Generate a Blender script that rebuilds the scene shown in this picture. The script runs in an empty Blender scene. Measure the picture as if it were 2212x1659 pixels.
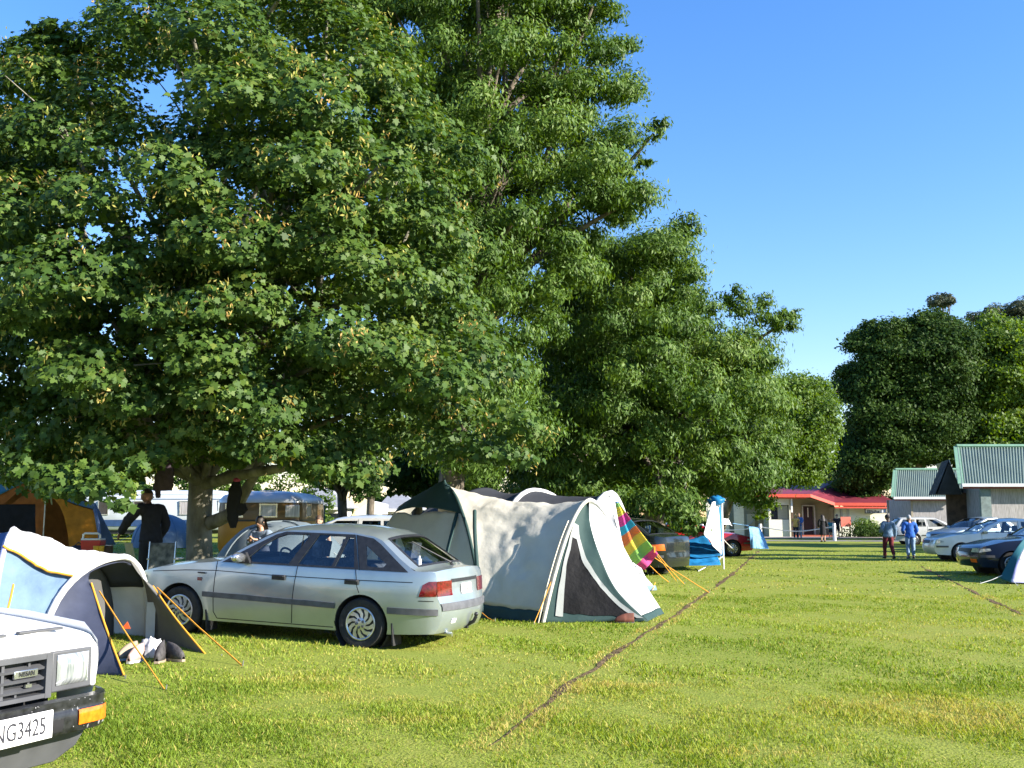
import bpy, bmesh, math, random
import numpy as np
from mathutils import Vector, Matrix
from mathutils.geometry import delaunay_2d_cdt
random.seed(7); rng = np.random.default_rng(7)
S = bpy.context.scene; COL = S.collection
R = math.radians
# ------------------------------------------------------------------ camera
FPX, CX, CY, HZ, CAMH = 2212.0, 1106.0, 829.5, 1115.0, 1.5
TILT = math.atan2(HZ - CY, FPX)
cam = bpy.data.cameras.new('camera'); cam.lens = 36.0; cam.sensor_width = 36.0
cam.clip_start = 0.1; cam.clip_end = 4000
camo = bpy.data.objects.new('camera', cam); COL.objects.link(camo)
camo.location = (0, 0, CAMH); camo.rotation_euler = (math.pi/2 + TILT, 0, 0); S.camera = camo
# ------------------------------------------------------------------ sky, sun, exposure
SUN_EL, SUN_BACK = 24.0, 20.0          # height above the horizon; how far behind the picture plane, from the right
sd = Vector((math.cos(R(SUN_EL))*math.cos(R(SUN_BACK)), -math.cos(R(SUN_EL))*math.sin(R(SUN_BACK)), math.sin(R(SUN_EL))))
w = bpy.data.worlds.new('World'); S.world = w; w.use_nodes = True
nt = w.node_tree; nt.nodes.clear()
sky = nt.nodes.new('ShaderNodeTexSky'); sky.sky_type = 'NISHITA'; sky.sun_disc = False
sky.sun_elevation = R(SUN_EL); sky.sun_rotation = math.atan2(sd.x, sd.y)
sky.air_density = 1.3; sky.dust_density = 0.0; sky.ozone_density = 4.0; sky.altitude = 0
bg = nt.nodes.new('ShaderNodeBackground'); bg.inputs[1].default_value = 0.088
wo = nt.nodes.new('ShaderNodeOutputWorld')
hsv = nt.nodes.new('ShaderNodeHueSaturation'); hsv.inputs['Saturation'].default_value = 1.22
wb = nt.nodes.new('ShaderNodeMixRGB'); wb.blend_type = 'MULTIPLY'; wb.inputs[0].default_value = 1; wb.inputs[2].default_value = (1.0, .925, 1.12, 1)   # the camera's white balance, set for warm evening sun
nt.links.new(sky.outputs[0], hsv.inputs['Color']); nt.links.new(hsv.outputs[0], wb.inputs[1]); nt.links.new(wb.outputs[0], bg.inputs[0]); nt.links.new(bg.outputs[0], wo.inputs[0])
sun = bpy.data.lights.new('sun', 'SUN'); sun.energy = 5.0; sun.angle = R(0.5); sun.color = (1.0, 0.92, 0.80)
suno = bpy.data.objects.new('sun', sun); COL.objects.link(suno)
suno.rotation_euler = sd.to_track_quat('Z', 'Y').to_euler(); suno.location = (40, -10, 30)
S.view_settings.view_transform = 'Standard'; S.view_settings.look = 'None'
S.view_settings.gamma = 1.0; S.view_settings.exposure = 1.65
S.cycles.max_bounces = 6; S.cycles.transparent_max_bounces = 12; S.cycles.use_denoising = True

# ------------------------------------------------------------------ helpers: places
def ray(px, py):
    u = px - CX; v = CY - py
    return Vector((u, FPX*math.cos(TILT) - v*math.sin(TILT), FPX*math.sin(TILT) + v*math.cos(TILT)))
def P(px, py, Y):
    d = ray(px, py); d = d*(Y/d.y); return Vector((d.x, d.y, d.z + CAMH))
def zone(x0, y0, k):                      # a spot read off an enlarged crop -> a point Y metres out
    return lambda u, v, Y: P((x0 + u/k)/1.02712, (y0 + v/k)/1.02712, Y)
ZA = zone(800, 1040, 3.16); ZB = zone(1300, 1040, 4.424); ZC = zone(1700, 960, 3.867)
ZE = zone(0, 980, 4.608); ZK = zone(440, 1000, 4.809); ZD = zone(0, 1000, 2.357); ZO = zone(0, 1020, 7.542)
def gz(x, y):
    s = np.logaddexp(0, -(np.asarray(x, float) + 1.6)*2)/2*0.045
    t = np.clip((np.asarray(y, float) - 8.5)/4.5, 0, 1); t = t*t*(3 - 2*t)
    return 0.38*np.tanh(s*t/0.38)
def gp(x, y, dz=0): return Vector((x, y, float(gz(x, y)) + dz))
# ------------------------------------------------------------------ helpers: objects
def tag(o, label=None, cat=None, group=None, kind=None):
    if label: o['label'] = label
    if cat: o['category'] = cat
    if group: o['group'] = group
    if kind: o['kind'] = kind
    return o
def thing(name, label, cat, loc=(0, 0, 0), rz=0, group=None, rx=0, ry=0):
    o = bpy.data.objects.new(name, None); COL.objects.link(o)
    o.location = loc; o.rotation_euler = (rx, ry, rz); o.empty_display_size = .2
    return tag(o, label, cat, group)
def link(name, me, parent=None):
    o = bpy.data.objects.new(name, me); COL.objects.link(o)
    if parent is not None: o.parent = parent
    return o
def copy_tree(o, parent=None):
    c = o.copy(); COL.objects.link(c)
    if parent is not None: c.parent = parent
    for ch in list(o.children): copy_tree(ch, c)
    return c
class MB:
    def __init__(s): s.v = []; s.f = []; s.mi = []
    def add(s, V, Fs, mi=0):
        n = len(s.v); s.v += [tuple(p) for p in V]; s.f += [tuple(i + n for i in f) for f in Fs]; s.mi += [mi]*len(Fs); return s
    def box(s, c, d, rz=0, mi=0, rot=None):
        M = rot if rot is not None else Matrix.Rotation(rz, 3, 'Z')
        V = [M @ Vector((sx*d[0]/2, sy*d[1]/2, sz*d[2]/2)) + Vector(c) for sx in (-1, 1) for sy in (-1, 1) for sz in (-1, 1)]
        return s.add(V, [(0, 1, 3, 2), (4, 6, 7, 5), (0, 4, 5, 1), (2, 3, 7, 6), (0, 2, 6, 4), (1, 5, 7, 3)], mi)
    def tube(s, pts, r, n=8, cap=True, mi=0):
        pts = [Vector(p) for p in pts]; rr = r if isinstance(r, (list, tuple)) else [r]*len(pts)
        V = []; up = Vector((0, 0, 1)); prev = None
        for i, p in enumerate(pts):
            t = (pts[min(i+1, len(pts)-1)] - pts[max(i-1, 0)])
            if t.length < 1e-9: t = Vector((0, 0, 1))
            t.normalize()
            if prev is None:
                a = t.cross(up) if abs(t.z) < .95 else t.cross(Vector((1, 0, 0)))
            else: a = prev - t*prev.dot(t)
            a.normalize(); prev = a; b = t.cross(a)
            V += [p + (a*math.cos(2*math.pi*k/n) + b*math.sin(2*math.pi*k/n))*rr[i] for k in range(n)]
        Fs = [(i*n+k, i*n+(k+1) % n, (i+1)*n+(k+1) % n, (i+1)*n+k) for i in range(len(pts)-1) for k in range(n)]
        if cap: Fs += [tuple(range(n))[::-1], tuple((len(pts)-1)*n+k for k in range(n))]
        return s.add(V, Fs, mi)
    def lathe(s, prof, n=32, M=None, mi=0):     # prof = [(r, h)], axis = local z of M
        M = M or Matrix.Identity(4); V = []
        for r, h in prof: V += [M @ Vector((r*math.cos(2*math.pi*k/n), r*math.sin(2*math.pi*k/n), h)) for k in range(n)]
        return s.add(V, [(i*n+k, i*n+(k+1) % n, (i+1)*n+(k+1) % n, (i+1)*n+k) for i in range(len(prof)-1) for k in range(n)], mi)
    def grid(s, f, nu, nv, mi=0):
        V = [f(i/nu, j/nv) for i in range(nu+1) for j in range(nv+1)]
        return s.add(V, [(i*(nv+1)+j, (i+1)*(nv+1)+j, (i+1)*(nv+1)+j+1, i*(nv+1)+j+1) for i in range(nu) for j in range(nv)], mi)
    def prism(s, poly, off, mi=0):              # 3-D polygon pushed by a vector
        n = len(poly); off = Vector(off); V = [Vector(p) for p in poly] + [Vector(p)+off for p in poly]
        return s.add(V, [tuple(range(n))[::-1], tuple(range(n, 2*n))] + [(k, (k+1) % n, (k+1) % n + n, k+n) for k in range(n)], mi)
    def ball(s, c, d, nu=16, nv=10, mi=0, M=None):
        M = M or Matrix.Identity(3)
        return s.grid(lambda a, b: Vector(c) + M @ Vector((d[0]*math.cos(2*math.pi*a)*math.sin(math.pi*b), d[1]*math.sin(2*math.pi*a)*math.sin(math.pi*b), d[2]*math.cos(math.pi*b))), nu, nv, mi)
    def build(s, name, mat, parent=None, smooth=40, world=False, solid=0, bevel=0, fixn=True):
        me = bpy.data.meshes.new(name)
        V = s.v
        if world and parent is not None: l = parent.location; V = [(p[0]-l.x, p[1]-l.y, p[2]-l.z) for p in V]
        me.from_pydata(V, [], s.f)
        for m in (mat if isinstance(mat, (list, tuple)) else [mat]): me.materials.append(m)
        if any(s.mi): me.polygons.foreach_set('material_index', s.mi)
        if fixn:
            bm = bmesh.new(); bm.from_mesh(me)
            bmesh.ops.remove_doubles(bm, verts=bm.verts, dist=1e-5)
            bmesh.ops.recalc_face_normals(bm, faces=bm.faces); bm.to_mesh(me); bm.free()
        if smooth:
            me.shade_smooth(); me.set_sharp_from_angle(angle=R(smooth))
        o = link(name, me, parent)
        if solid:
            m = o.modifiers.new('solid', 'SOLIDIFY'); m.thickness = solid; m.offset = 0
        if bevel:
            m = o.modifiers.new('bevel', 'BEVEL'); m.width = bevel; m.segments = 2; m.limit_method = 'ANGLE'
        return o
def vlerp(a, b, t): return a + (b - a)*t
def poly_at(pts, t):                            # point at fraction t of a polyline (by length), smoothed
    pts = [Vector(p) for p in pts]; L = [0]
    for i in range(1, len(pts)): L.append(L[-1] + (pts[i]-pts[i-1]).length)
    d = t*L[-1]
    for i in range(1, len(pts)):
        if d <= L[i] + 1e-9:
            k = (d - L[i-1])/max(L[i]-L[i-1], 1e-9)
            p0 = pts[max(i-2, 0)]; p1 = pts[i-1]; p2 = pts[i]; p3 = pts[min(i+1, len(pts)-1)]
            return 0.5*((2*p1) + (p2-p0)*k + (2*p0-5*p1+4*p2-p3)*k*k + (3*p1-p0-3*p2+p3)*k**3)
    return pts[-1]
from mathutils import noise as mnoise
def loft(a, b, nu=24, nv=24, sag=0, sagdir=(0, 0, -1), wr=0.0, ws=2.0, seed=0, v0=0, v1=1, u0=0, u1=1):
    """cloth between polyline a (u=0) and polyline b (u=1); v runs along them"""
    sg = Vector(sagdir)
    def f(u, v):
        u = u0 + (u1-u0)*u; v = v0 + (v1-v0)*v
        p = vlerp(poly_at(a, v), poly_at(b, v), u) + sg*sag*4*u*(1-u)
        if wr:
            k = min(1, 5*u*(1-u)+.15)
            q = p*ws + Vector((seed, seed*2.3, 0))
            p = p + Vector((mnoise.noise(q), mnoise.noise(q+Vector((7, 1, 3))), mnoise.noise(q+Vector((2, 9, 4)))))*wr*k \
                + Vector((0, 0, mnoise.noise(q*3.1)))*wr*.5*k
        return p
    return f
def in_poly(x, y, poly):
    x = np.asarray(x); y = np.asarray(y); c = np.zeros(x.shape, bool); n = len(poly)
    for i in range(n):
        x0, y0 = poly[i]; x1, y1 = poly[i-1]
        if y0 == y1: continue
        c ^= ((y0 > y) != (y1 > y)) & (x < (x1-x0)*(y-y0)/(y1-y0) + x0)
    return c
def edge_dist(x, y, poly):
    d = np.full(np.shape(x), 1e9)
    for i in range(len(poly)):
        ax, ay = poly[i-1]; bx, by = poly[i]; dx, dy = bx-ax, by-ay; l = dx*dx+dy*dy + 1e-12
        t = np.clip(((x-ax)*dx+(y-ay)*dy)/l, 0, 1); d = np.minimum(d, np.hypot(x-ax-t*dx, y-ay-t*dy))
    return d
def resample(poly, step, closed=True):
    out = []; n = len(poly)
    for i in range(n if closed else n-1):
        a = poly[i]; b = poly[(i+1) % n]; k = max(1, int(math.ceil(math.hypot(b[0]-a[0], b[1]-a[1])/step)))
        out += [(a[0]+(b[0]-a[0])*j/k, a[1]+(b[1]-a[1])*j/k) for j in range(k)]
    if not closed: out.append(tuple(poly[-1]))
    return out
def panel(mb, outer, holes, fn, step=.07, off=0.0, mi=0, flip=False):
    """a patch of the surface fn(u,v) cut to the outline `outer` with `holes` left open"""
    o = resample(outer, step); hs = [resample(h, step) for h in holes]
    pts = list(o); edges = [(i, (i+1) % len(o)) for i in range(len(o))]
    for h in hs:
        n = len(pts); pts += h; edges += [(n+i, n+(i+1) % len(h)) for i in range(len(h))]
    A = np.array(outer); x0, y0 = A.min(0); x1, y1 = A.max(0)
    gx, gy = np.meshgrid(np.arange(x0+step*.6, x1, step), np.arange(y0+step*.6, y1, step)); gx = gx.ravel(); gy = gy.ravel()
    k = in_poly(gx, gy, outer) & (edge_dist(gx, gy, outer) > step*.35)
    for h in holes: k &= ~in_poly(gx, gy, h) & (edge_dist(gx, gy, h) > step*.35)
    pts += list(zip(gx[k], gy[k]))
    vs, es, fs, *_ = delaunay_2d_cdt([Vector(p) for p in pts], edges, [], 0, 1e-6)
    cx = np.array([sum(vs[i].x for i in f)/len(f) for f in fs]); cy = np.array([sum(vs[i].y for i in f)/len(f) for f in fs])
    keep = in_poly(cx, cy, outer)
    for h in holes: keep &= ~in_poly(cx, cy, h)
    V = []
    for p in vs:
        q = Vector(fn(p.x, p.y))
        if off:
            e = 2e-3; n = (Vector(fn(p.x+e, p.y))-Vector(fn(p.x-e, p.y))).cross(Vector(fn(p.x, p.y+e))-Vector(fn(p.x, p.y-e)))
            if n.length > 1e-12: q = q + n.normalized()*off
        V.append(q)
    F_ = [tuple(f)[::-1] if flip else tuple(f) for f, kk in zip(fs, keep) if kk]
    used = sorted({i for f in F_ for i in f}); ix = {i: j for j, i in enumerate(used)}
    return mb.add([V[i] for i in used], [tuple(ix[i] for i in f) for f in F_], mi)
def strip(mb, line, wd, fn, off, mi=0, step=.06):
    """a thin raised band of width wd along a line on the surface fn"""
    L = resample(line, step, closed=False); V = []
    def nor(u, v):
        e = 2e-3; n = (Vector(fn(u+e, v))-Vector(fn(u-e, v))).cross(Vector(fn(u, v+e))-Vector(fn(u, v-e))); return n.normalized() if n.length > 1e-12 else Vector((0, 0, 1))
    for i, p in enumerate(L):
        a = L[max(i-1, 0)]; b = L[min(i+1, len(L)-1)]; t = Vector((b[0]-a[0], b[1]-a[1])).normalized(); n = Vector((-t.y, t.x))*wd/2
        for sg in (-1, 1):
            q = (p[0]+n.x*sg, p[1]+n.y*sg); V += [Vector(fn(*q)) - nor(*q)*abs(off)*.5*(1 if off > 0 else -1), Vector(fn(*q)) + nor(*q)*off]
    Fs = []
    for i in range(len(L)-1):
        a = i*4; b = a+4
        Fs += [(a+1, a+3, b+3, b+1), (a, a+1, b+1, b), (a+2, b+2, b+3, a+3)]
    return mb.add(V, Fs, mi)
# ------------------------------------------------------------------ materials
MATS = {}
def new_mat(name):
    m = bpy.data.materials.new(name); m.use_nodes = True; n = m.node_tree; n.nodes.clear()
    out = n.nodes.new('ShaderNodeOutputMaterial'); MATS[name] = m
    return m, n, out
def N(n, t, **k):
    x = n.nodes.new(t)
    for a, b in k.items(): setattr(x, a, b)
    return x
def ramp(n, fac, stops):
    r = N(n, 'ShaderNodeValToRGB'); e = r.color_ramp.elements
    while len(e) < len(stops): e.new(.5)
    for q, (p, c) in zip(e, stops): q.position = p; q.color = (*c, 1)
    n.links.new(fac, r.inputs[0]); return r.outputs[0]
def mat(name, col, rough=.6, metal=0., var=.12, scale=6., spec=.4, bump=0., bscale=None, coat=0., trans=0., col2=None, det=4, stretch=None):
    """plain surface with mottled colour; trans = share of light that passes through thin cloth or leaf"""
    if name in MATS: return MATS[name]
    m, n, out = new_mat(name); L = n.links.new
    tc = N(n, 'ShaderNodeTexCoord'); vec = tc.outputs['Object']
    if stretch:
        mp = N(n, 'ShaderNodeMapping'); mp.inputs['Scale'].default_value = stretch; L(vec, mp.inputs[0]); vec = mp.outputs[0]
    nz = N(n, 'ShaderNodeTexNoise'); nz.inputs['Scale'].default_value = scale; nz.inputs['Detail'].default_value = det; L(vec, nz.inputs['Vector'])
    c2 = col2 or tuple(max(0, c*(1-2*var)) for c in col); c1 = col if col2 else tuple(min(1, c*(1+var*.6)) for c in col)
    c = ramp(n, nz.outputs[0], [(.32, c2), (.66, c1)])
    p = N(n, 'ShaderNodeBsdfPrincipled'); L(c, p.inputs['Base Color'])
    p.inputs['Roughness'].default_value = rough; p.inputs['Metallic'].default_value = metal; p.inputs['Specular IOR Level'].default_value = spec
    p.inputs['Coat Weight'].default_value = coat; p.inputs['Coat Roughness'].default_value = .04
    if bump:
        b = N(n, 'ShaderNodeBump'); b.inputs['Strength'].default_value = 1.0; b.inputs['Distance'].default_value = bump
        n2 = N(n, 'ShaderNodeTexNoise'); n2.inputs['Scale'].default_value = bscale or scale*4; n2.inputs['Detail'].default_value = 5; L(vec, n2.inputs['Vector'])
        L(n2.outputs[0], b.inputs['Height']); L(b.outputs[0], p.inputs['Normal'])
    sh = p.outputs[0]
    if trans:
        t = N(n, 'ShaderNodeBsdfTranslucent'); L(c, t.inputs[0]); mx = N(n, 'ShaderNodeMixShader'); mx.inputs[0].default_value = trans
        L(sh, mx.inputs[1]); L(t.outputs[0], mx.inputs[2]); sh = mx.outputs[0]
    L(sh, out.inputs[0]); return m
def glass(name, tint=(.8, .85, .85), ior=1.5, rough=.01):
    if name in MATS: return MATS[name]
    m, n, out = new_mat(name); L = n.links.new
    tr = N(n, 'ShaderNodeBsdfTransparent'); tr.inputs[0].default_value = (*tint, 1)
    gl = N(n, 'ShaderNodeBsdfGlossy'); gl.inputs['Roughness'].default_value = rough
    lw = N(n, 'ShaderNodeLayerWeight'); lw.inputs[0].default_value = .5; pw = N(n, 'ShaderNodeMath', operation='POWER'); pw.inputs[1].default_value = 4; L(lw.outputs['Facing'], pw.inputs[0])
    fr = N(n, 'ShaderNodeMath', operation='MULTIPLY_ADD'); fr.inputs[1].default_value = .85; fr.inputs[2].default_value = ((ior-1)/(ior+1))**2*1.6; L(pw.outputs[0], fr.inputs[0])
    ns = N(n, 'ShaderNodeTexNoise'); ns.inputs['Scale'].default_value = 1.5; b = N(n, 'ShaderNodeBump'); b.inputs['Distance'].default_value = .0004
    L(ns.outputs[0], b.inputs['Height']); L(b.outputs[0], gl.inputs['Normal'])
    mx = N(n, 'ShaderNodeMixShader'); L(fr.outputs[0], mx.inputs[0]); L(tr.outputs[0], mx.inputs[1]); L(gl.outputs[0], mx.inputs[2]); L(mx.outputs[0], out.inputs[0])
    return m
def leaf_mat(name, stops, trans=.35, rough=.45, spec=.45):
    rough = max(rough, .55); spec = .08 if 'evergreen' in name else min(spec, .24)
    m, n, out = new_mat(name); L = n.links.new
    at = N(n, 'ShaderNodeAttribute', attribute_name='tint'); c = ramp(n, at.outputs['Fac'], stops)
    p = N(n, 'ShaderNodeBsdfPrincipled'); L(c, p.inputs['Base Color']); p.inputs['Roughness'].default_value = rough; p.inputs['Specular IOR Level'].default_value = spec
    t = N(n, 'ShaderNodeBsdfTranslucent'); hs = N(n, 'ShaderNodeHueSaturation'); hs.inputs['Hue'].default_value = .485; hs.inputs['Saturation'].default_value = 1.15; hs.inputs['Value'].default_value = 1.5
    L(c, hs.inputs['Color']); L(hs.outputs[0], t.inputs[0])
    mx = N(n, 'ShaderNodeMixShader'); mx.inputs[0].default_value = trans; L(p.outputs[0], mx.inputs[1]); L(t.outputs[0], mx.inputs[2]); L(mx.outputs[0], out.inputs[0])
    return m
def fast_mesh(name, V, K, mat_, parent=None, tint=None, smooth=False):
    """V = (n*K, 3): n separate K-sided faces"""
    V = np.ascontiguousarray(V, np.float32).reshape(-1, 3); n = len(V)//K
    me = bpy.data.meshes.new(name); me.vertices.add(len(V)); me.vertices.foreach_set('co', V.ravel())
    me.loops.add(len(V)); me.loops.foreach_set('vertex_index', np.arange(len(V), dtype=np.int32))
    me.polygons.add(n); me.polygons.foreach_set('loop_start', np.arange(0, len(V), K, dtype=np.int32))
    if tint is not None:
        a = me.attributes.new('tint', 'FLOAT', 'POINT'); a.data.foreach_set('value', np.repeat(np.asarray(tint, np.float32), K))
    me.update(calc_edges=True); me.materials.append(mat_)
    return link(name, me, parent)
def text(name, body, size, mat_, parent, M, ext=.001, sx=1., align='CENTER'):
    cu = bpy.data.curves.new(name, 'FONT'); cu.body = body; cu.size = size; cu.extrude = ext; cu.align_x = align; cu.align_y = 'CENTER'
    t = bpy.data.objects.new(name, cu); COL.objects.link(t); bpy.context.view_layer.update()
    me = bpy.data.meshes.new_from_object(t); bpy.data.objects.remove(t); me.materials.clear(); me.materials.append(mat_)
    for v in me.vertices: v.co.x *= sx
    me.transform(M); return link(name, me, parent)
# ------------------------------------------------------------------ ground, trenches, path, grass
def ground_mat():
    m, n, out = new_mat('turf'); L = n.links.new
    tc = N(n, 'ShaderNodeTexCoord'); v = tc.outputs['Object']
    def nz(s, d=5, dist=0):
        x = N(n, 'ShaderNodeTexNoise'); x.inputs['Scale'].default_value = s; x.inputs['Detail'].default_value = d; x.inputs['Distortion'].default_value = dist; L(v, x.inputs['Vector']); return x.outputs[0]
    c1 = ramp(n, nz(.55, 6), [(.36, (0.131, 0.194, 0.021)), (.50, (0.191, 0.246, 0.032)), (.62, (0.280, 0.273, 0.052)), (.74, (0.305, 0.246, 0.069))])
    c2 = ramp(n, nz(38, 4), [(.30, (0.085, 0.114, 0.016)), (.62, (0.263, 0.290, 0.058))])
    c3 = ramp(n, nz(7, 5, .6), [(.30, (0.144, 0.189, 0.026)), (.55, (0.229, 0.260, 0.040)), (.72, (0.339, 0.282, 0.086))])
    m1 = N(n, 'ShaderNodeMixRGB'); m1.inputs[0].default_value = .5; L(c1, m1.inputs[1]); L(c3, m1.inputs[2])
    m2 = N(n, 'ShaderNodeMixRGB'); m2.inputs[0].default_value = .55; L(m1.outputs[0], m2.inputs[1]); L(c2, m2.inputs[2])
    p = N(n, 'ShaderNodeBsdfPrincipled'); p.inputs['Roughness'].default_value = .9; p.inputs['Specular IOR Level'].default_value = .1; L(m2.outputs[0], p.inputs['Base Color'])
    b = N(n, 'ShaderNodeBump'); b.inputs['Distance'].default_value = .012; L(nz(45, 6), b.inputs['Height']); L(b.outputs[0], p.inputs['Normal']); L(p.outputs[0], out.inputs[0])
    return m
TURF = ground_mat()
SOIL = mat('soil', (.165, .115, .062), .95, var=.38, scale=9, bump=.03, bscale=40, spec=.1)
xs = np.concatenate([-np.geomspace(60, 2500, 22)[::-1], np.linspace(-59, 59, 160), np.geomspace(60, 2500, 22)])
ys = np.concatenate([[-300, -60, -12], np.linspace(-4, 90, 190), np.geomspace(92, 3000, 24)])
GX, GY = np.meshgrid(xs, ys, indexing='ij')
def micro(x, y):
    return .012*np.sin(x*1.9+np.sin(y*1.3))*np.sin(y*2.3+.7*x) * np.clip((y-2)/4, 0, 1)
def gz2(x, y): return gz(x, y) + micro(np.asarray(x, float), np.asarray(y, float))
GZ = gz2(GX, GY)
me = bpy.data.meshes.new('ground'); nx, ny = GX.shape
me.from_pydata(np.stack([GX, GY, GZ], -1).reshape(-1, 3).tolist(), [], [(i*ny+j, (i+1)*ny+j, (i+1)*ny+j+1, i*ny+j+1) for i in range(nx-1) for j in range(ny-1)])
me.materials.append(TURF); me.shade_smooth(); tag(link('ground', me), kind='structure')
def gpix(px, py):
    d = ray(px, py); p = Vector((0, 0, CAMH)); k = -CAMH/d.z; q = p + d*k
    for _ in range(6): k = (float(gz(q.x, q.y)) - CAMH)/d.z; q = p + d*k
    return q
TR = [[gpix(*q) for q in l] for l in (
    [(1060, 1612), (1105, 1580), (1185, 1517), (1235, 1473), (1290, 1440), (1360, 1390), (1450, 1336), (1520, 1285), (1570, 1250), (1612, 1215), (1640, 1190)],
    [(2330, 1392), (2212, 1330), (2130, 1292), (2070, 1262), (2030, 1244), (1990, 1224)])]
for ti, l in enumerate(TR):
    mb = MB(); n = 260; V = []; wbase = (.058, .042)[ti]
    for i in range(n+1):
        p = poly_at(l, i/n); q = poly_at(l, min(1, i/n+.01)) if i < n else p; t = (poly_at(l, min(1, i/n+.005))-poly_at(l, max(0, i/n-.005))); t.z = 0; t.normalize(); s = Vector((-t.y, t.x, 0))
        a = mnoise.noise(Vector((i*.23, ti*5, 0))); b = mnoise.noise(Vector((i*.31, 9+ti, 3)))
        fade = min(1, i/18+.1)
        for k in (-1, -.5, 0, .5, 1):
            ww = wbase*max(.05, min(1.7, .62+1.5*mnoise.noise(Vector((i*.055, ti*3+40, 7)))+1.0*(a if k < 0 else b)))*fade
            x, y = (p + s*ww*k).xy; V.append((x, y, float(gz2(x, y)) + .006 + .012*(1-k*k)*max(0, mnoise.noise(Vector((x*9, y*9, 1))))))
    mb.add(V, [(i*5+k, i*5+k+1, (i+1)*5+k+1, (i+1)*5+k) for i in range(n) for k in range(4)])
    tag(mb.build('dirt_trench', SOIL, smooth=80), kind='structure')
ASPH = mat('asphalt', (.17, .165, .16), .9, var=.15, scale=3, bump=.01)
CONC = mat('pink concrete', (.42, .34, .29), .9, var=.12, scale=2)
mb = MB(); pts = [(2, 63.0), (16, 62.2), (24, 61.0), (60, 58)]
mb.add([(x, y+d, .006) for x, y in pts for d in (0, 3.6)], [(i*2, i*2+2, i*2+3, i*2+1) for i in range(3)])
tag(mb.build('driveway', ASPH, smooth=0), kind='structure')
mb = MB(); mb.box((25.5, 71.3, .03), (17, 3.0, .07)); tag(mb.build('footpath', CONC, smooth=0, bevel=.01), kind='structure')
BARE = [(gpix(*a).x, gpix(*a).y, b, c) for a, b, c in (((640, 1470), .9, .28), ((760, 1505), .7, .22), ((560, 1525), .6, .2), ((760, 1560), .9, .16), ((1980, 1520), 1.0, .5), ((2120, 1560), .8, .5), ((1350, 1480), .5, .2), ((1660, 1630), .5, .15))]
# grass blades
GRASS = leaf_mat('grass blades', [(0, (0.102, 0.167, 0.016)), (.40, (0.174, 0.255, 0.026)), (.66, (0.271, 0.317, 0.046)), (1, (0.407, 0.334, 0.098))], trans=.3, rough=.6, spec=.2)
def blades(n, y0, y1, hmin, hmax, wd, pw):
    u = rng.random(n); y = (y0**pw + u*(y1**pw - y0**pw))**(1/pw)
    x = (rng.random(n)*2-1)*(y*.60+2.2)
    d = np.full(n, 9.)
    for l, wdt in zip(TR, (.036, .028)):
        q = np.array([[p.x, p.y] for p in l])
        for a, b in zip(q[:-1], q[1:]):
            e = b-a; t = np.clip(((x-a[0])*e[0]+(y-a[1])*e[1])/(e@e), 0, 1); d = np.minimum(d, np.hypot(x-a[0]-t*e[0], y-a[1]-t*e[1]) - wdt*.8)
    # thin, dry spots: tufts and bare patches from summed sines
    f = np.sin(x*2.1+1.3*np.sin(y*1.7))+np.sin(y*2.7+1.1*np.sin(x*1.9))+.8*np.sin(x*5.3+y*3.1)+.7*np.sin(x*11+2*np.sin(y*7))
    dry = np.sin(x*.9+2+.8*np.sin(y*.6))+np.sin(y*.8+x*.5)
    k = (d + rng.normal(0, .025, n) > 0) & (rng.random(n) < np.clip(.72+.14*f-.10*dry, .10, 1))
    x, y, f, dry, d = x[k], y[k], f[k], dry[k], d[k]; n = len(x)
    h = (hmin + (hmax-hmin)*rng.random(n)**1.6)*(1+.2*f)*np.where(rng.random(n) < .04, 1.5, 1)*.9; az = rng.random(n)*6.283; lean = h*(.25+.9*rng.random(n)); la = rng.random(n)*6.283
    b = np.stack([x, y, gz2(x, y)-.006], -1); s = np.stack([np.cos(az), np.sin(az), 0*az], -1)*(wd*(.6+.8*rng.random(n)))[:, None]*.5
    l = np.stack([np.cos(la)*lean, np.sin(la)*lean, h], -1)
    m = l*.55; m[:, 2] = h*.7
    V = np.stack([b-s, b+s, b+m+s*.75, b+l, b+m-s*.75], 1)
    for px_, py_, ax, ay in BARE:
        w_ = np.exp(-((x-px_)/ax)**2-((y-py_)/ay)**2); q_ = rng.random(len(x)) > w_*.55; 
        dry = dry + 3.2*w_
    tint = np.clip(.44+.16*rng.normal(size=n)+.12*dry-.03*f, 0, 1); tint[rng.random(n) < .06] = .95; nd_ = d[:n] < .16; tint[nd_ & (rng.random(n) < .55)] = .97
    return V, tint
A = [blades(420000, 3.4, 9.5, .014, .043, .0062, 1.3), blades(250000, 9.5, 20, .013, .040, .011, 1.35), blades(95000, 20, 46, .014, .04, .028, 1.5)]
tag(fast_mesh('grass', np.concatenate([a[0].reshape(-1, 3) for a in A]), 5, GRASS, tint=np.concatenate([a[1] for a in A])),
    'short sunlit lawn grass covering the camp ground', 'grass', kind='stuff')
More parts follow.
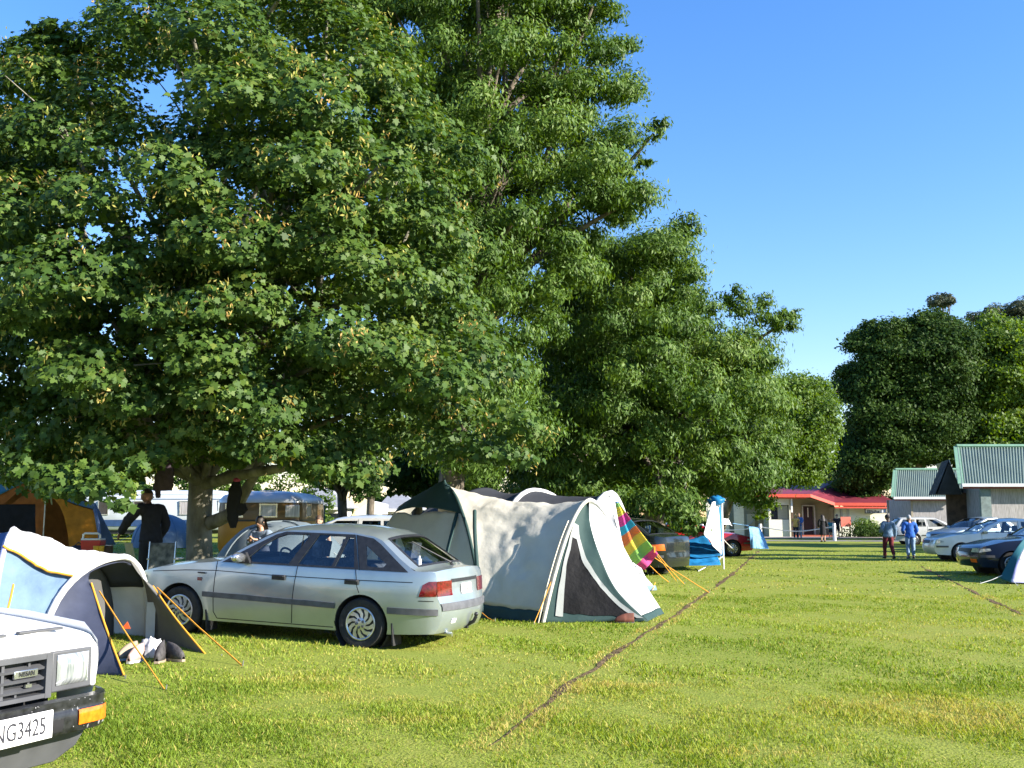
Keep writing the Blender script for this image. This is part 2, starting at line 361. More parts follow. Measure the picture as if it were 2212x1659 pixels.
# ------------------------------------------------------------------ trees
BARK = mat('maple bark', (.25, .235, .185), .9, var=.35, scale=5, bump=.02, bscale=22, stretch=(1, 1, .5), col2=(.095, .09, .065))
BARK2 = mat('ash bark', (.15, .125, .095), .9, var=.35, scale=6, bump=.02, bscale=18, stretch=(1, 1, .35))
MAPLE = leaf_mat('maple leaf', [(0, (.026, .058, .010)), (.40, (.050, .100, .016)), (.75, (.088, .142, .022)), (1, (.16, .19, .035))], trans=.26, rough=.55, spec=.3)
SEED = leaf_mat('maple keys', [(0, (.30, .33, .08)), (.6, (.42, .38, .11)), (1, (.50, .33, .12))], trans=.35, rough=.7, spec=.1)
ASH = leaf_mat('ash leaf', [(0, (.030, .068, .010)), (.45, (.070, .132, .020)), (.8, (.115, .185, .030)), (1, (.17, .225, .055))], trans=.26, rough=.5, spec=.35)
LIME = leaf_mat('bright leaf', [(0, (.040, .088, .010)), (.5, (.085, .15, .018)), (1, (.145, .21, .03))], trans=.35, rough=.42)
DARK = leaf_mat('evergreen leaf', [(0, (.016, .038, .009)), (.5, (.036, .072, .014)), (1, (.065, .105, .022))], trans=.22, rough=.5)
PINE = leaf_mat('pine needle', [(0, (.03, .045, .022)), (.5, (.055, .07, .03)), (1, (.09, .085, .04))], trans=.15, rough=.6)
SHAPES = {
 'maple': np.array([(0, -.42), (.16, -.30), (.44, -.34), (.33, -.10), (.55, .12), (.24, .14), (.20, .34), (0, .58), (-.20, .34), (-.24, .14), (-.55, .12), (-.33, -.10), (-.44, -.34), (-.16, -.30)]),
 'lance': np.array([(0, -.5), (.17, -.05), (0, .5), (-.17, -.05)]),
 'oval': np.array([(0, -.5), (.27, -.12), (.2, .28), (0, .5), (-.2, .28), (-.27, -.12)])}
def leaves(name, pos, nrm, size, shape, tint, mat_, parent, droop=.5, fold=.12):
    n = len(pos); sh = SHAPES[shape]; K = len(sh)
    nrm = nrm/np.linalg.norm(nrm, axis=1, keepdims=True)
    t = rng.normal(size=(n, 3))*.6; t[:, 2] -= droop
    t -= nrm*(t*nrm).sum(1, keepdims=True); t /= np.linalg.norm(t, axis=1, keepdims=True) + 1e-9
    s = np.cross(t, nrm)
    V = pos[:, None, :] + size[:, None, None]*(s[:, None, :]*sh[None, :, :1] + t[:, None, :]*sh[None, :, 1:] - nrm[:, None, :]*(fold*np.abs(sh[:, 0])*2 + .18*sh[:, 1]**2)[None, :, None])
    V = V - np.array(parent.location)[None, None, :]
    return fast_mesh(name, V.reshape(-1, 3), K, mat_, parent, tint)
def lobes_in(poly, Y, dep, n, rad, holes=(), front=.62, sep=.62, rref=None, ylim=None, seed=1, keepin=.8, hk=.3, shell=None):
    """clump centres filling a crown whose outline, seen from the path, is poly"""
    g = np.random.default_rng(seed); A = np.array(poly, float); x0, y0 = A.min(0); x1, y1 = A.max(0); out = []
    rref = rref or .5*min(x1-x0, y1-y0)
    for _ in range(n*60):
        if len(out) >= n: break
        px, py = g.uniform(x0, x1), g.uniform(y0, y1)
        if not in_poly(px, py, poly): continue
        d = float(edge_dist(px, py, poly)); r = g.uniform(*rad)
        th = dep*math.sqrt(min(1, (d+12)/rref)); u = g.uniform(-1, 1)
        if g.random() < front: u = -g.uniform(.35, 1.0)
        if shell: u = g.uniform(*shell)*(-1 if g.random() < front else 1)
        y = Y + th*u
        if ylim: y = max(ylim[0], min(ylim[1], y))
        rpx = r*FPX/y
        if d < rpx*keepin: continue
        if any(in_poly(px, py, h) or float(edge_dist(px, py, h)) < hk*rpx for h in holes): continue
        c = P(px, py, y)
        if any((c-o).length < sep*(r+q) for o, q in out): continue
        out.append((c, r))
    return out
def crown(lobes, per, ctr, size, shape, mat_, parent, seed=3, name='crown', flat=.75, reach=1.0, up=.45, droop=.5, inner=.35, tuft=0, tlo=.0, thi=1., rnd=.5, lw=.7):
    g = np.random.default_rng(seed); Pp = []; Nn = []; Tt = []
    for c, r in lobes:
        c = np.array(c); n = int(per*(r/.8)**2*g.uniform(.75, 1.2)); co = c - np.array(ctr); co /= np.linalg.norm(co)+1e-6
        d = g.normal(size=(n, 3)); d /= np.linalg.norm(d, axis=1, keepdims=True)
        d = np.where(((d @ co) < -.35)[:, None] & (g.random(n) < .6)[:, None], -d, d)
        rr = r*(1 - inner*g.random(n)**1.5)*(1+.22*np.sin(d[:, 0]*5+c[0]*3)*np.sin(d[:, 2]*6+c[2]*2))
        if tuft:                                   # twigs: leaves gather along short sprays
            k = max(3, n//tuft); td = g.normal(size=(k, 3)); td /= np.linalg.norm(td, axis=1, keepdims=True); td[:, 2] = td[:, 2]*.8+.1
            ii = g.integers(0, k, n); rr = r*(.45+.75*g.random(n)); d = td[ii] + g.normal(size=(n, 3))*.17
        e = d*rr[:, None]*np.array([1, 1, flat*g.uniform(.8, 1.15)])
        if reach != 1: h = co*np.array([1, 1, .25]); h = h/(np.linalg.norm(h)+1e-6); al = e @ h; e = e + al[:, None]*h*(reach-1); e[:, 2] -= .35*np.maximum(al, 0)*(reach-.6)
        p = c + e; p[:, 2] -= .12*r*np.maximum(0, (d[:, 0]**2+d[:, 1]**2))
        Pp.append(p); Nn.append(d*lw + co*(1.1-lw) + np.array([0, 0, up]) + g.normal(size=(n, 3))*rnd)
        Tt.append(np.clip(g.normal(.45, .17, n) + g.normal(0, .08), tlo, thi))
    Pp = np.concatenate(Pp); Nn = np.concatenate(Nn); Tt = np.concatenate(Tt)
    sz = size*(.5+.85*g.random(len(Pp)))
    return leaves(name, Pp, Nn, sz, shape, Tt, mat_, parent, droop), Pp, Nn
def trunk_limbs(parent, base, fork, r, lobes, mat_, nlimb=26, seed=5, extra=(), wob=.25):
    """tapered stem to the fork, then limbs running out to a share of the clumps"""
    g = random.Random(seed); mb = MB(); b = Vector(base); f = Vector(fork)
    mid = vlerp(b, f, .5) + Vector((g.uniform(-.1, .1), g.uniform(-.1, .1), 0))
    mb.tube([b-Vector((0, 0, .15)), b+Vector((0, 0, .12)), vlerp(b, f, .2), mid, f], [r*1.4, r*1.22, r*1.05, r*.97, r*.94], 14)
    for c, q in g.sample(list(lobes), min(nlimb, len(lobes))):
        c = Vector(c); s = vlerp(vlerp(b, f, .55), f, g.uniform(.4, 1)); L = (c-s).length
        k = vlerp(s, c, .4) + Vector((g.uniform(-1, 1), g.uniform(-1, 1), g.uniform(.1, .9)))*wob*L*.35
        k2 = vlerp(s, c, .75) + Vector((g.uniform(-1, 1), g.uniform(-1, 1), g.uniform(0, .6)))*wob*L*.2
        r0 = r*g.uniform(.28, .5); mb.tube([poly_at([s, k, k2, c], t/9) for t in range(10)], [r0*(1-t/10)**.8+.012 for t in range(10)], 7)
        for _ in range(3):
            t0 = g.uniform(.4, .9); p = poly_at([s, k, k2, c], t0); e = p + Vector((g.gauss(0, 1), g.gauss(0, 1), g.gauss(.2, .7)))*q*1.0
            mb.tube([p, vlerp(p, e, .5)+Vector((0, 0, .08)), e], [r0*(1-t0)*.6+.014, .016, .007], 5)
    for pts, r0, r1 in extra: mb.tube([poly_at(pts, t/11) for t in range(12)], [r0+(r1-r0)*t/11 for t in range(12)], 9)
    return mb.build('trunk', mat_, parent, world=True, smooth=70)
def px_poly(*p): return list(p)

# --- the big maple over the silver car
tb = gp(*P(432, 1205, 18.6).xy)
t1 = thing('maple_tree', 'broad maple with mottled trunk and lobed leaves, spreading over the silver hatchback', 'tree', tb)
poly1 = [(-330, 60), (-60, 95), (60, 45), (105, 22), (160, 40), (205, 75), (240, -40), (330, -190), (520, -260), (700, -150), (790, 15), (880, 70), (935, 130), (960, 190), (1020, 225), (1055, 290), (1020, 350), (1040, 430),
         (1000, 545), (1060, 620), (1100, 660), (1122, 760), (1135, 850), (1120, 930), (1095, 1010), (1010, 1042), (930, 1010), (850, 985), (800, 1030), (735, 1045), (690, 1035), (650, 985), (560, 975), (480, 960), (400, 960), (330, 985), (300, 1050), (262, 1075), (205, 1060), (130, 1040), (60, 1030), (-40, 1010), (-330, 960)]
holes1 = [[(300, 160), (372, 110), (385, 240), (330, 290), (290, 240)], [(255, 330), (310, 350), (322, 470), (275, 520), (240, 440)]]
lb1 = lobes_in(poly1, 18.8, 5.2, 330, (.45, .95), holes1, front=.66, sep=.56, rref=330, ylim=(13.2, 25), seed=11, keepin=.62, hk=.2)
def pix(c): d = (c.x, c.y*math.cos(TILT)+(c.z-CAMH)*math.sin(TILT), -c.y*math.sin(TILT)+(c.z-CAMH)*math.cos(TILT)); return CX+FPX*d[0]/d[1], CY-FPX*d[2]/d[1]
lb1 = [(c, r) for c, r in lb1 if not (pix(c)[0] < 235 and pix(c)[1] - 1.15*r*FPX/c.y < np.interp(pix(c)[0], [-330, 0, 60, 105, 160, 205, 235], [230, 85, 50, 25, 35, 70, 20]))]
# leafy edges that hang low in front, as over the small dome tent
for px, py, y, r in [(430, 900, 15.2, .6), (525, 935, 15.0, .5), (360, 940, 15.3, .5), (600, 945, 15, .5), (480, 820, 14.6, .7), (560, 860, 14.6, .65), (640, 970, 15.4, .42), (250, 940, 15, .5), (300, 850, 14.8, .6), (410, 965, 17.2, .4), (455, 945, 16.2, .4), (300, 985, 16, .4), (500, 975, 16.5, .36), (200, 985, 15.2, .42), (690, 1000, 15.6, .4), (800, 1000, 15.6, .35), (272, 1050, 13.6, .19), (258, 1085, 13.4, .15), (272, 1094, 13.3, .10), (215, 1050, 13.7, .25), (170, 1055, 13.8, .26), (120, 1050, 13.9, .28), (105, 1028, 14, .3), (165, 1022, 14, .3),  (235, 1022, 14, .3),
                     (300, 1000, 14.2, .2), (345, 985, 14.6, .2), (700, 1010, 15, .3), (660, 1000, 15.2, .28), (765, 1030, 15, .22), (1085, 970, 15.6, .45), (1105, 905, 15.6, .45), (55, 1020, 14.4, .3), (20, 985, 14.6, .4),
                     (112, 58, 17, .26), (140, 78, 17, .3), (85, 75, 17.1, .28), (60, 100, 17.2, .36), (175, 98, 17.3, .3), (120, 100, 17, .36), (20, 120, 17.4, .4), (150, 130, 17.2, .45), (200, 150, 17.3, .4), (80, 140, 17, .45)]:
    lb1.append((P(px, py, y), r))
ctr1 = P(480, 560, 19.6)
small = [l for l in lb1 if l[1] < .35]; big = [l for l in lb1 if l[1] >= .35]
_, pp, nn = crown(big, 900, ctr1, .102, 'maple', MAPLE, t1, seed=21, up=.6, droop=.75, flat=.6, reach=1.3)
crown(small, 1100, ctr1, .118, 'maple', MAPLE, t1, seed=22, name='low_branch', up=.4, droop=1.0, inner=.8)
g = np.random.default_rng(4); k = g.choice(len(pp), 2300, replace=False); fr = nn[k][:, 1] < .3; k = k[fr]
q = np.repeat(pp[k] + np.array([.03, -.06, -.03]) + .05*nn[k]/np.linalg.norm(nn[k], axis=1, keepdims=True), 11, 0) + g.normal(size=(len(k)*11, 3))*np.array([.055, .055, .075])
leaves('seed_clusters', q, g.normal(size=q.shape), .06+.035*g.random(len(q)), 'lance', np.clip(np.repeat(g.random(len(k)), 11)+g.normal(0, .15, len(q)), 0, 1), SEED, t1, droop=1.2)
f1 = P(437, 985, 18.5)
trunk_limbs(t1, tb, f1, .225, [l for l in big if (l[0]-f1).length > 2.5], BARK, 46, seed=8, wob=.3, extra=[
    ([P(455, 1130, 18.55), P(500, 1108, 18.2), P(525, 1070, 17.9), P(548, 1030, 17.6), P(575, 970, 17.4)], .13, .07),
    ([f1-Vector((0, 0, .3)), P(405, 900, 18.2), P(375, 790, 17.6), P(345, 690, 17.2), P(330, 600, 17)], .2, .08),
    ([f1-Vector((0, 0, .3)), P(462, 860, 18.3), P(480, 760, 18), P(520, 560, 18.2)], .19, .08),
    ([P(300, 960, 17), P(215, 855, 16.4), P(160, 760, 16), P(120, 640, 15.8)], .10, .05),
    ([P(380, 990, 18.2), P(300, 960, 17), P(240, 900, 16.6)], .13, .09),
    ([f1, P(600, 950, 17.4), P(665, 925, 16.9), P(740, 900, 16.4)], .09, .035)])
print('maple', len(lb1), len(pp))
# --- tall ash behind it
b2 = gp(*P(960, 1150, 29).xy)
t2 = thing('ash_tree', 'tallest ash, its tufted crown running out of the top of the photo', 'tree', b2, group='ash trees behind the tents')
poly2 = [(640, -60), (700, -330), (1000, -460), (1250, -330), (1335, -60), (1330, 20), (1300, 55), (1368, 62), (1372, 85), (1340, 100), (1360, 130), (1385, 215), (1370, 245), (1300, 238), (1345, 262), (1400, 240), (1440, 278), (1425, 322), (1390, 300), (1392, 350), (1408, 430), (1370, 475), (1318, 500),
         (1280, 470), (1295, 560), (1240, 640), (1190, 800), (1180, 1000), (1000, 1070), (900, 1000), (840, 700), (800, 300), (720, 60)]
holes2 = [[(870, 40), (925, 45), (920, 90), (880, 90)], [(1050, 130), (1100, 130), (1120, 230), (1062, 240)], [(1180, 130), (1225, 135), (1220, 165), (1185, 165)], [(1270, 200), (1335, 215), (1310, 300), (1280, 330)], [(1330, 330), (1378, 300), (1385, 385), (1345, 400)], [(1120, 240), (1150, 250), (1140, 290), (1115, 285)]]
lb2 = lobes_in(poly2, 29, 4.6, 240, (.5, 1.15), holes2, front=.62, sep=.80, rref=240, seed=31, keepin=.42, shell=(.62, 1.0)) + lobes_in(poly2, 29, 4.6, 170, (.5, .9), holes2, front=.5, sep=.58, rref=240, seed=33, keepin=.8, shell=(0, .5))
for px, py, y, r in [(1360, 430, 28.5, .6), (1330, 465, 28.5, .55), (1385, 405, 28.5, .45), (1300, 420, 28.5, .7), (1412, 288, 28, .36), (1425, 268, 28, .3), (1270, 520, 29, .7), (1250, 590, 29, .8), (1300, 350, 28.6, .6), (1345, 365, 28.4, .5), (1388, 345, 28.4, .32), (1355, 90, 28.3, .42), (1362, 180, 28.3, .5), (1310, 30, 28.3, .5)]: lb2.append((P(px, py, y), r))
ctr2 = P(1080, 430, 30)
crown(lb2, 1700, ctr2, .155, 'lance', ASH, t2, seed=32, tuft=22, up=.25, droop=1.0, lw=.95)
f2 = P(1010, 640, 29.4)
trunk_limbs(t2, b2, f2, .36, lb2, BARK2, 60, seed=9, extra=[([f2, P(990, 330, 29.2), P(960, 120, 29.2), P(900, 45, 29)], .22, .1), ([P(1000, 400, 29.3), P(1130, 240, 28.6), P(1190, 205, 28.2), P(1300, 190, 28)], .12, .05), ([P(960, 200, 29.2), P(975, 60, 28.7)], .14, .06)])
# --- lower ash to its right, sweeping to the ground
b3 = gp(*P(1420, 1150, 35).xy)
t3 = thing('ash_tree', 'wide drooping ash whose branches hang over the red car', 'tree', b3, group='ash trees behind the tents')
poly3 = [(1290, 520), (1340, 520), (1400, 470), (1460, 500), (1470, 540), (1500, 580), (1530, 640), (1555, 665), (1560, 690), (1590, 700), (1640, 705), (1690, 690), (1700, 705), (1660, 740), (1690, 790), (1700, 870), (1690, 970), (1680, 1035), (1655, 1072), (1590, 1062), (1548, 1075), (1512, 1100), (1502, 1150), (1470, 1158), (1440, 1120), (1390, 1112), (1330, 1090), (1250, 1100), (1150, 1085), (1080, 1070), (1110, 930), (1150, 760), (1200, 640)]
lb3 = lobes_in(poly3, 34.5, 5.6, 260, (.5, 1.25), [], front=.7, sep=.80, rref=220, seed=41, keepin=.42, ylim=(28.8, 41), shell=(.66, 1.0)) + lobes_in(poly3, 34.5, 5.6, 110, (.6, 1.0), [], front=.5, sep=.62, rref=220, seed=43, keepin=1.0, ylim=(30, 41), shell=(0, .42))
for px, py, y, r in [(1300, 545, 33, .85), (1230, 620, 33, .85), (1345, 560, 33, .8), (1275, 590, 32.5, .8), (1600, 1030, 32, .7), (1640, 1010, 32.5, .7), (1655, 960, 33, .7), (1610, 985, 32, .7), (1570, 1020, 31.5, .6), (1440, 1085, 29.2, .6), (1480, 1085, 29.3, .5), (1390, 1085, 29.5, .6), (1330, 1070, 30, .6), (1260, 1050, 30.5, .7), (1200, 1040, 31, .7), (1480, 480, 33, .5), (1455, 520, 33, .6), (1495, 500, 33, .4), (1590, 640, 33, .45), (1600, 665, 33, .55), (1650, 650, 33.5, .4), (1655, 680, 33.5, .55), (1705, 678, 34, .38), (1690, 700, 34, .5), (1480, 1130, 29.2, .5), (1496, 1122, 29.0, .3), (1455, 1100, 29.2, .55), (1497, 1148, 29.2, .3)]: lb3.append((P(px, py, y), r))
ctr3 = P(1400, 830, 35.5)
crown(lb3, 1800, ctr3, .162, 'lance', ASH, t3, seed=42, tuft=22, up=.25, droop=1.1, lw=.95)
trunk_limbs(t3, b3, P(1400, 900, 35), .34, lb3, BARK2, 46, seed=10)
print('ash', len(lb2), len(lb3))
# --- round bright tree by the red-roofed building
b4 = gp(*P(1548, 1150, 62).xy)
t4 = thing('oak_tree', 'rounded bright green tree with lit lumpy foliage just left of the dark tree', 'tree', b4)
poly4 = [(1660, 850), (1690, 800), (1720, 782), (1748, 800), (1790, 815), (1812, 870), (1815, 930), (1795, 985), (1800, 1000), (1785, 1035), (1750, 1060), (1715, 1055), (1690, 1065), (1650, 1075), (1640, 1000), (1640, 900)]
lb4 = lobes_in(poly4, 60, 3.6, 130, (.6, 1.1), [], front=.62, sep=.45, rref=80, seed=51, keepin=.75)
for px, py, y, r in [(1650, 1085, 60, .75), (1635, 1060, 60, .8), (1645, 1115, 60, .45), (1612, 1075, 60.5, .8), (1590, 1060, 60.5, .8)]: lb4.append((P(px, py, y), r))
crown(lb4, 1000, P(1720, 930, 61.5), .17, 'oval', LIME, t4, seed=52, up=.3, tuft=14, rnd=.8)
trunk_limbs(t4, b4, P(1600, 1010, 61), .24, lb4, BARK2, 20, seed=12)
# --- dark evergreen at right and its lit neighbour
def far_tree(name, label, base, fork, r, poly, Y, dep, n, rad, per, size, shape, m, seed, holes=(), limbs=24, keepin=.75, group=None, up=.35, tuft=0, front=.6, sep=.47, rnd=.6, ylim=None):
    b = gp(*P(*base, Y).xy); t = thing(name, label, 'tree', b, group=group)
    lb = lobes_in(poly, Y, dep, n, rad, holes, front=front, sep=sep, seed=seed, keepin=keepin, ylim=ylim)
    c = np.array(poly, float).mean(0); crown(lb, per, P(c[0], c[1], Y+dep*.25), size, shape, m, t, seed=seed+1, up=up, tuft=tuft, rnd=rnd)
    trunk_limbs(t, b, P(*fork, Y), r, lb, BARK2, limbs, seed=seed); return t
far_tree('evergreen_tree', 'huge dark shaded evergreen tree in front of the red-roofed building', (2010, 1150), (1975, 970), .55,
    [(1800, 800), (1822, 745), (1840, 715), (1870, 690), (1920, 672), (1960, 690), (1985, 660), (2020, 650), (2075, 690), (2110, 715), (2125, 800), (2115, 900), (2100, 975), (2050, 1010), (1990, 1015), (1930, 1040), (1900, 1080), (1860, 1112), (1835, 1110), (1815, 1060), (1790, 1080), (1800, 1000), (1825, 940), (1812, 860)],
    80, 6.5, 300, (.7, 1.8), 800, .24, 'oval', DARK, 61, tuft=16, rnd=.8, sep=.42, ylim=(75.6, 95), holes=[[(1836, 868), (1852, 868), (1850, 900), (1838, 900)], [(1842, 770), (1856, 765), (1856, 790), (1842, 795)]], keepin=.7)
far_tree('evergreen_tree', 'tall sunlit broadleaf tree behind the corrugated cabin roofs at far right', (2150, 1130), (2150, 1000), .5,
    [(2080, 720), (2110, 690), (2150, 675), (2190, 690), (2225, 680), (2280, 720), (2330, 800), (2320, 1060), (2200, 1060), (2090, 1050), (2060, 1000), (2050, 900), (2060, 780)],
    82, 6.5, 170, (.8, 1.8), 800, .26, 'oval', LIME, 71, keepin=.6, tuft=16, rnd=.8)
far_tree('pine_tree', 'flat-topped pine showing just above the huge dark tree', (2035, 1120), (2033, 700), .35,
    [(2000, 655), (2010, 640), (2030, 632), (2052, 640), (2062, 652), (2040, 664), (2015, 664)], 115, 2.5, 14, (.5, .9), 260, .4, 'lance', PINE, 81, limbs=10, keepin=.4, up=.9, group='pines on the skyline')
far_tree('pine_tree', 'dark pine on the skyline at the right edge of the photo', (2190, 1120), (2190, 720), .4,
    [(2165, 672), (2175, 655), (2200, 645), (2240, 640), (2290, 660), (2300, 740), (2230, 750), (2190, 720)], 112, 4, 40, (.8, 1.5), 260, .42, 'lance', PINE, 85, limbs=16, keepin=.45, up=.9, group='pines on the skyline')
far_tree('pine_tree', 'thin wispy pine on the skyline between the two darker pines', (2120, 1120), (2120, 720), .3,
    [(2085, 690), (2095, 672), (2125, 672), (2142, 655), (2152, 640), (2160, 660), (2150, 690), (2110, 700)], 108, 2.5, 18, (.5, .9), 150, .4, 'lance', PINE, 88, limbs=12, keepin=.4, up=.9, group='pines on the skyline')
far_tree('conifer_tree', 'dark conifer in the gap beside the red roof', (1785, 1140), (1785, 1060), .3,
    [(1765, 1080), (1775, 1040), (1790, 1000), (1800, 1045), (1815, 1085)], 105, 2, 26, (.6, 1.0), 240, .4, 'lance', DARK, 91, limbs=8, keepin=.3)
# --- behind the caravans
far_tree('garden_tree', 'slim tree with bare lower trunk beyond the white estate car', (738, 1135), (738, 1060), .19,
    [(668, 985), (700, 930), (780, 930), (812, 985), (800, 1040), (770, 1062), (745, 1050), (700, 1062), (680, 1040)], 40, 2.2, 46, (.4, .7), 300, .22, 'oval', LIME, 95, limbs=18, keepin=.6)
far_tree('cypress_tree', 'narrow dark cypress beside the pale house wall', (802, 1130), (802, 1060), .2,
    [(785, 1062), (790, 1000), (806, 960), (822, 1010), (824, 1050), (812, 1075), (795, 1075)], 52, 1.1, 26, (.4, .6), 420, .2, 'lance', DARK, 97, limbs=6, keepin=.4)
far_tree('garden_tree', 'dark leafy tree right of the pale house, behind the cream tent', (905, 1130), (900, 1050), .25,
    [(828, 1040), (850, 960), (930, 930), (1020, 960), (1080, 1010), (1075, 1080), (980, 1090), (900, 1075), (850, 1062)], 44, 2.6, 60, (.5, .9), 340, .25, 'oval', DARK, 99, limbs=12, keepin=.6)
def hedge(label, x0, x1, y, h, d, n, per, m, seed, name='hedge', size=.16):
    o = thing(name, label, 'hedge', gp((x0+x1)/2, y)); g = random.Random(seed)
    lb = []
    for _ in range(n):
        x = g.uniform(x0, x1); z = g.uniform(.2, h)*(1 if g.random() < .9 else 1.12); lb.append((Vector((x, y+g.uniform(-d, d), z + float(gz(x, y)))), g.uniform(.45, .8)))
    crown(lb, per, ((x0+x1)/2, y+6, h*.4), size, 'oval', m, o, seed=seed, name='foliage', up=.3)
    return o
hedge('tall bright green hedge behind the white caravan and the trunk', -24, -9.5, 55, 5.4, .9, 150, 300, LIME, 111)
hedge('deep shaded hedge behind the orange frame tent', -40, -21, 54, 6.5, 1.4, 230, 260, DARK, 113)
hedge('low clipped shrub row in front of the reception wall', 23.4, 26.4, 72.2, .55, .5, 34, 220, DARK, 115, 'shrub', .12)
hedge('taller yellow green bush beside the orange board', 24.4, 25.3, 72.5, 1.0, .4, 16, 260, LIME, 117, 'shrub', .13)
hedge('leafy hedge between the red-roofed building and the cabins', 28.5, 37, 88, 3.6, 1.0, 70, 260, LIME, 119, size=.22)
hedge('distant tree belt closing the view behind the ash trees', -12, 20, 92, 4.0, 2.2, 170, 240, DARK, 121, size=.3)
hedge('far tree line behind the caravans and houses at left', -75, -12, 96, 8.0, 3.0, 260, 200, DARK, 131, size=.42)
# trees standing out of the photo at right: their long shadows cross the lawn
for i, (x, y, h, r) in enumerate(((24.5, 31.5, 7.5, .9), (27.5, 34.0, 9.5, 1.2), (31, 38.5, 9, 1.0))):
    t = thing('garden_tree', 'tree outside the right edge whose long shadow crosses the lawn', 'tree', (x, y, 0), group='trees outside the right edge'); g = random.Random(200+i)
    lb = [(Vector((x+g.gauss(0, r*.5), y+g.gauss(0, r*.5), g.uniform(1.6, h))), g.uniform(.5, .9)) for _ in range(34)]
    crown(lb, 330, (x, y, h*.5), .24, 'oval', LIME, t, seed=210+i); trunk_limbs(t, Vector((x, y, 0)), Vector((x, y, h*.4)), .2, lb, BARK2, 10, seed=i)
# ------------------------------------------------------------------ cars
RUB = mat('tyre rubber', (.025, .025, .026), .85, var=.25, scale=14, bump=.004, bscale=60)
BLK = mat('black plastic', (.022, .023, .026), .45, var=.2, scale=20)
GREYP = mat('grey plastic', (.085, .088, .095), .55, var=.15, scale=12)
SEAM = mat('panel gap', (.012, .012, .013), .9)
DARKIN = mat('cabin trim', (.045, .05, .06), .8, var=.3, scale=10)
SEAT = mat('seat cloth', (.055, .065, .085), .9, var=.3, scale=25)
CHROME = mat('wheel alloy', (.56, .57, .58), .3, .75, var=.12, scale=20)
STEEL = mat('bright metal', (.62, .63, .64), .22, .9, var=.1)
REDL = mat('red lamp lens', (.13, .003, .006), .15, var=.3, scale=30, coat=.8)
ORL = mat('amber lamp lens', (.85, .16, .01), .18, var=.15, scale=40, coat=.8)
WHL = mat('headlamp lens', (.62, .66, .66), .08, .25, var=.3, scale=25, coat=1.)
PLATE = mat('white plate', (.78, .78, .76), .45, var=.04)
GLS = glass('car glass', (.90, .94, .94), 1.75)
GLSD = glass('dark car glass', (.30, .36, .38), 1.6)
def paint(name, col, metal=0., rough=.28):
    return mat(name, col, rough, metal, var=.06, scale=3, coat=.7, col2=tuple(c*.86 for c in col), bump=.0006, bscale=6)
def interp(xs, ys, x): return float(np.interp(x, xs, ys))
def wheel(parent, x, y, R_, side, rimr, wd, style='turbine', rimmat=None):
    rimmat = rimmat or CHROME
    M = Matrix.Translation((x, y, R_)) @ Matrix.Rotation(-side*math.pi/2, 4, 'X')    # local +z points outward
    h = wd/2; b = MB()
    b.lathe([(rimr*.9, -h), (rimr*1.02, -h), (R_*.93, -h*.98), (R_*.985, -h*.72), (R_, -h*.35), (R_, h*.35), (R_*.985, h*.72), (R_*.93, h*.98), (rimr*1.1, h*1.0), (rimr*1.02, h*.92), (rimr*.98, h*.6)], 44, M)
    for k in range(3):
        z = (k-1)*h*.45; b.lathe([(R_*1.003, z-.004), (R_*1.006, z), (R_*1.003, z+.004)], 44, M)
    w_ = b.build('wheel', RUB, parent)
    b = MB(); b.lathe([(rimr*.97, h*.80), (rimr, h*.96), (rimr*.95, h*1.0), (rimr*.88, h*.90), (rimr*.85, h*.72), (.0, h*.70)], 44, M, 1)
    b.lathe([(rimr*1.0, h*.82), (rimr*1.0, h*.97), (rimr*.94, h*1.02), (rimr*.88, h*.93), (rimr*.87, h*.78)], 44, M, 0)
    if style == 'turbine': nsp, r0, r1, sw, tw = 10, .30, .90, .62, .55
    elif style == 'five': nsp, r0, r1, sw, tw = 5, .15, .90, .40, .0
    elif style == 'mesh': nsp, r0, r1, sw, tw = 12, .2, .9, .3, .2
    else: nsp, r0, r1, sw, tw = 8, .3, .9, .7, .1
    for k in range(nsp):
        a0 = 2*math.pi*k/nsp; pw = 2*math.pi/nsp*sw
        pts = []
        for r, a, ww in [(r0, a0, pw*(1.1 if style != 'five' else 1.9)), ((r0+r1)/2, a0+tw*.45, pw), (r1, a0+tw, pw*(.95 if style != 'five' else .8))]:
            pts.append((r*rimr, a-ww/2)); pts.append((r*rimr, a+ww/2))
        V = []
        for zz in (.74, .92):
            for i, (r, a) in enumerate(pts): V.append(M @ Vector((r*math.cos(a), r*math.sin(a), h*(zz+(.06 if i < 2 and zz > .8 else 0)))))
        b.add(V, [(6, 7, 9, 8), (8, 9, 11, 10), (0, 6, 8, 2), (2, 8, 10, 4), (1, 3, 9, 7), (3, 5, 11, 9)], 0)
    b.lathe([(rimr*.36, h*.74), (rimr*.36, h*.95), (rimr*.30, h*1.02), (rimr*.1, h*1.05), (0, h*1.05)], 28, M, 0)
    for k in range(5 if style != 'mesh' else 4):
        a = 2*math.pi*k/5; q = M @ Vector((rimr*.24*math.cos(a), rimr*.24*math.sin(a), h*1.03)); b.lathe([(.016, 0), (.016, .012), (.009, .014), (0, .010)], 8, Matrix.Translation(q) @ M.to_3x3().to_4x4(), 2)
    b.build('rim', [rimmat, BLK, GREYP], w_, smooth=35)
    return w_
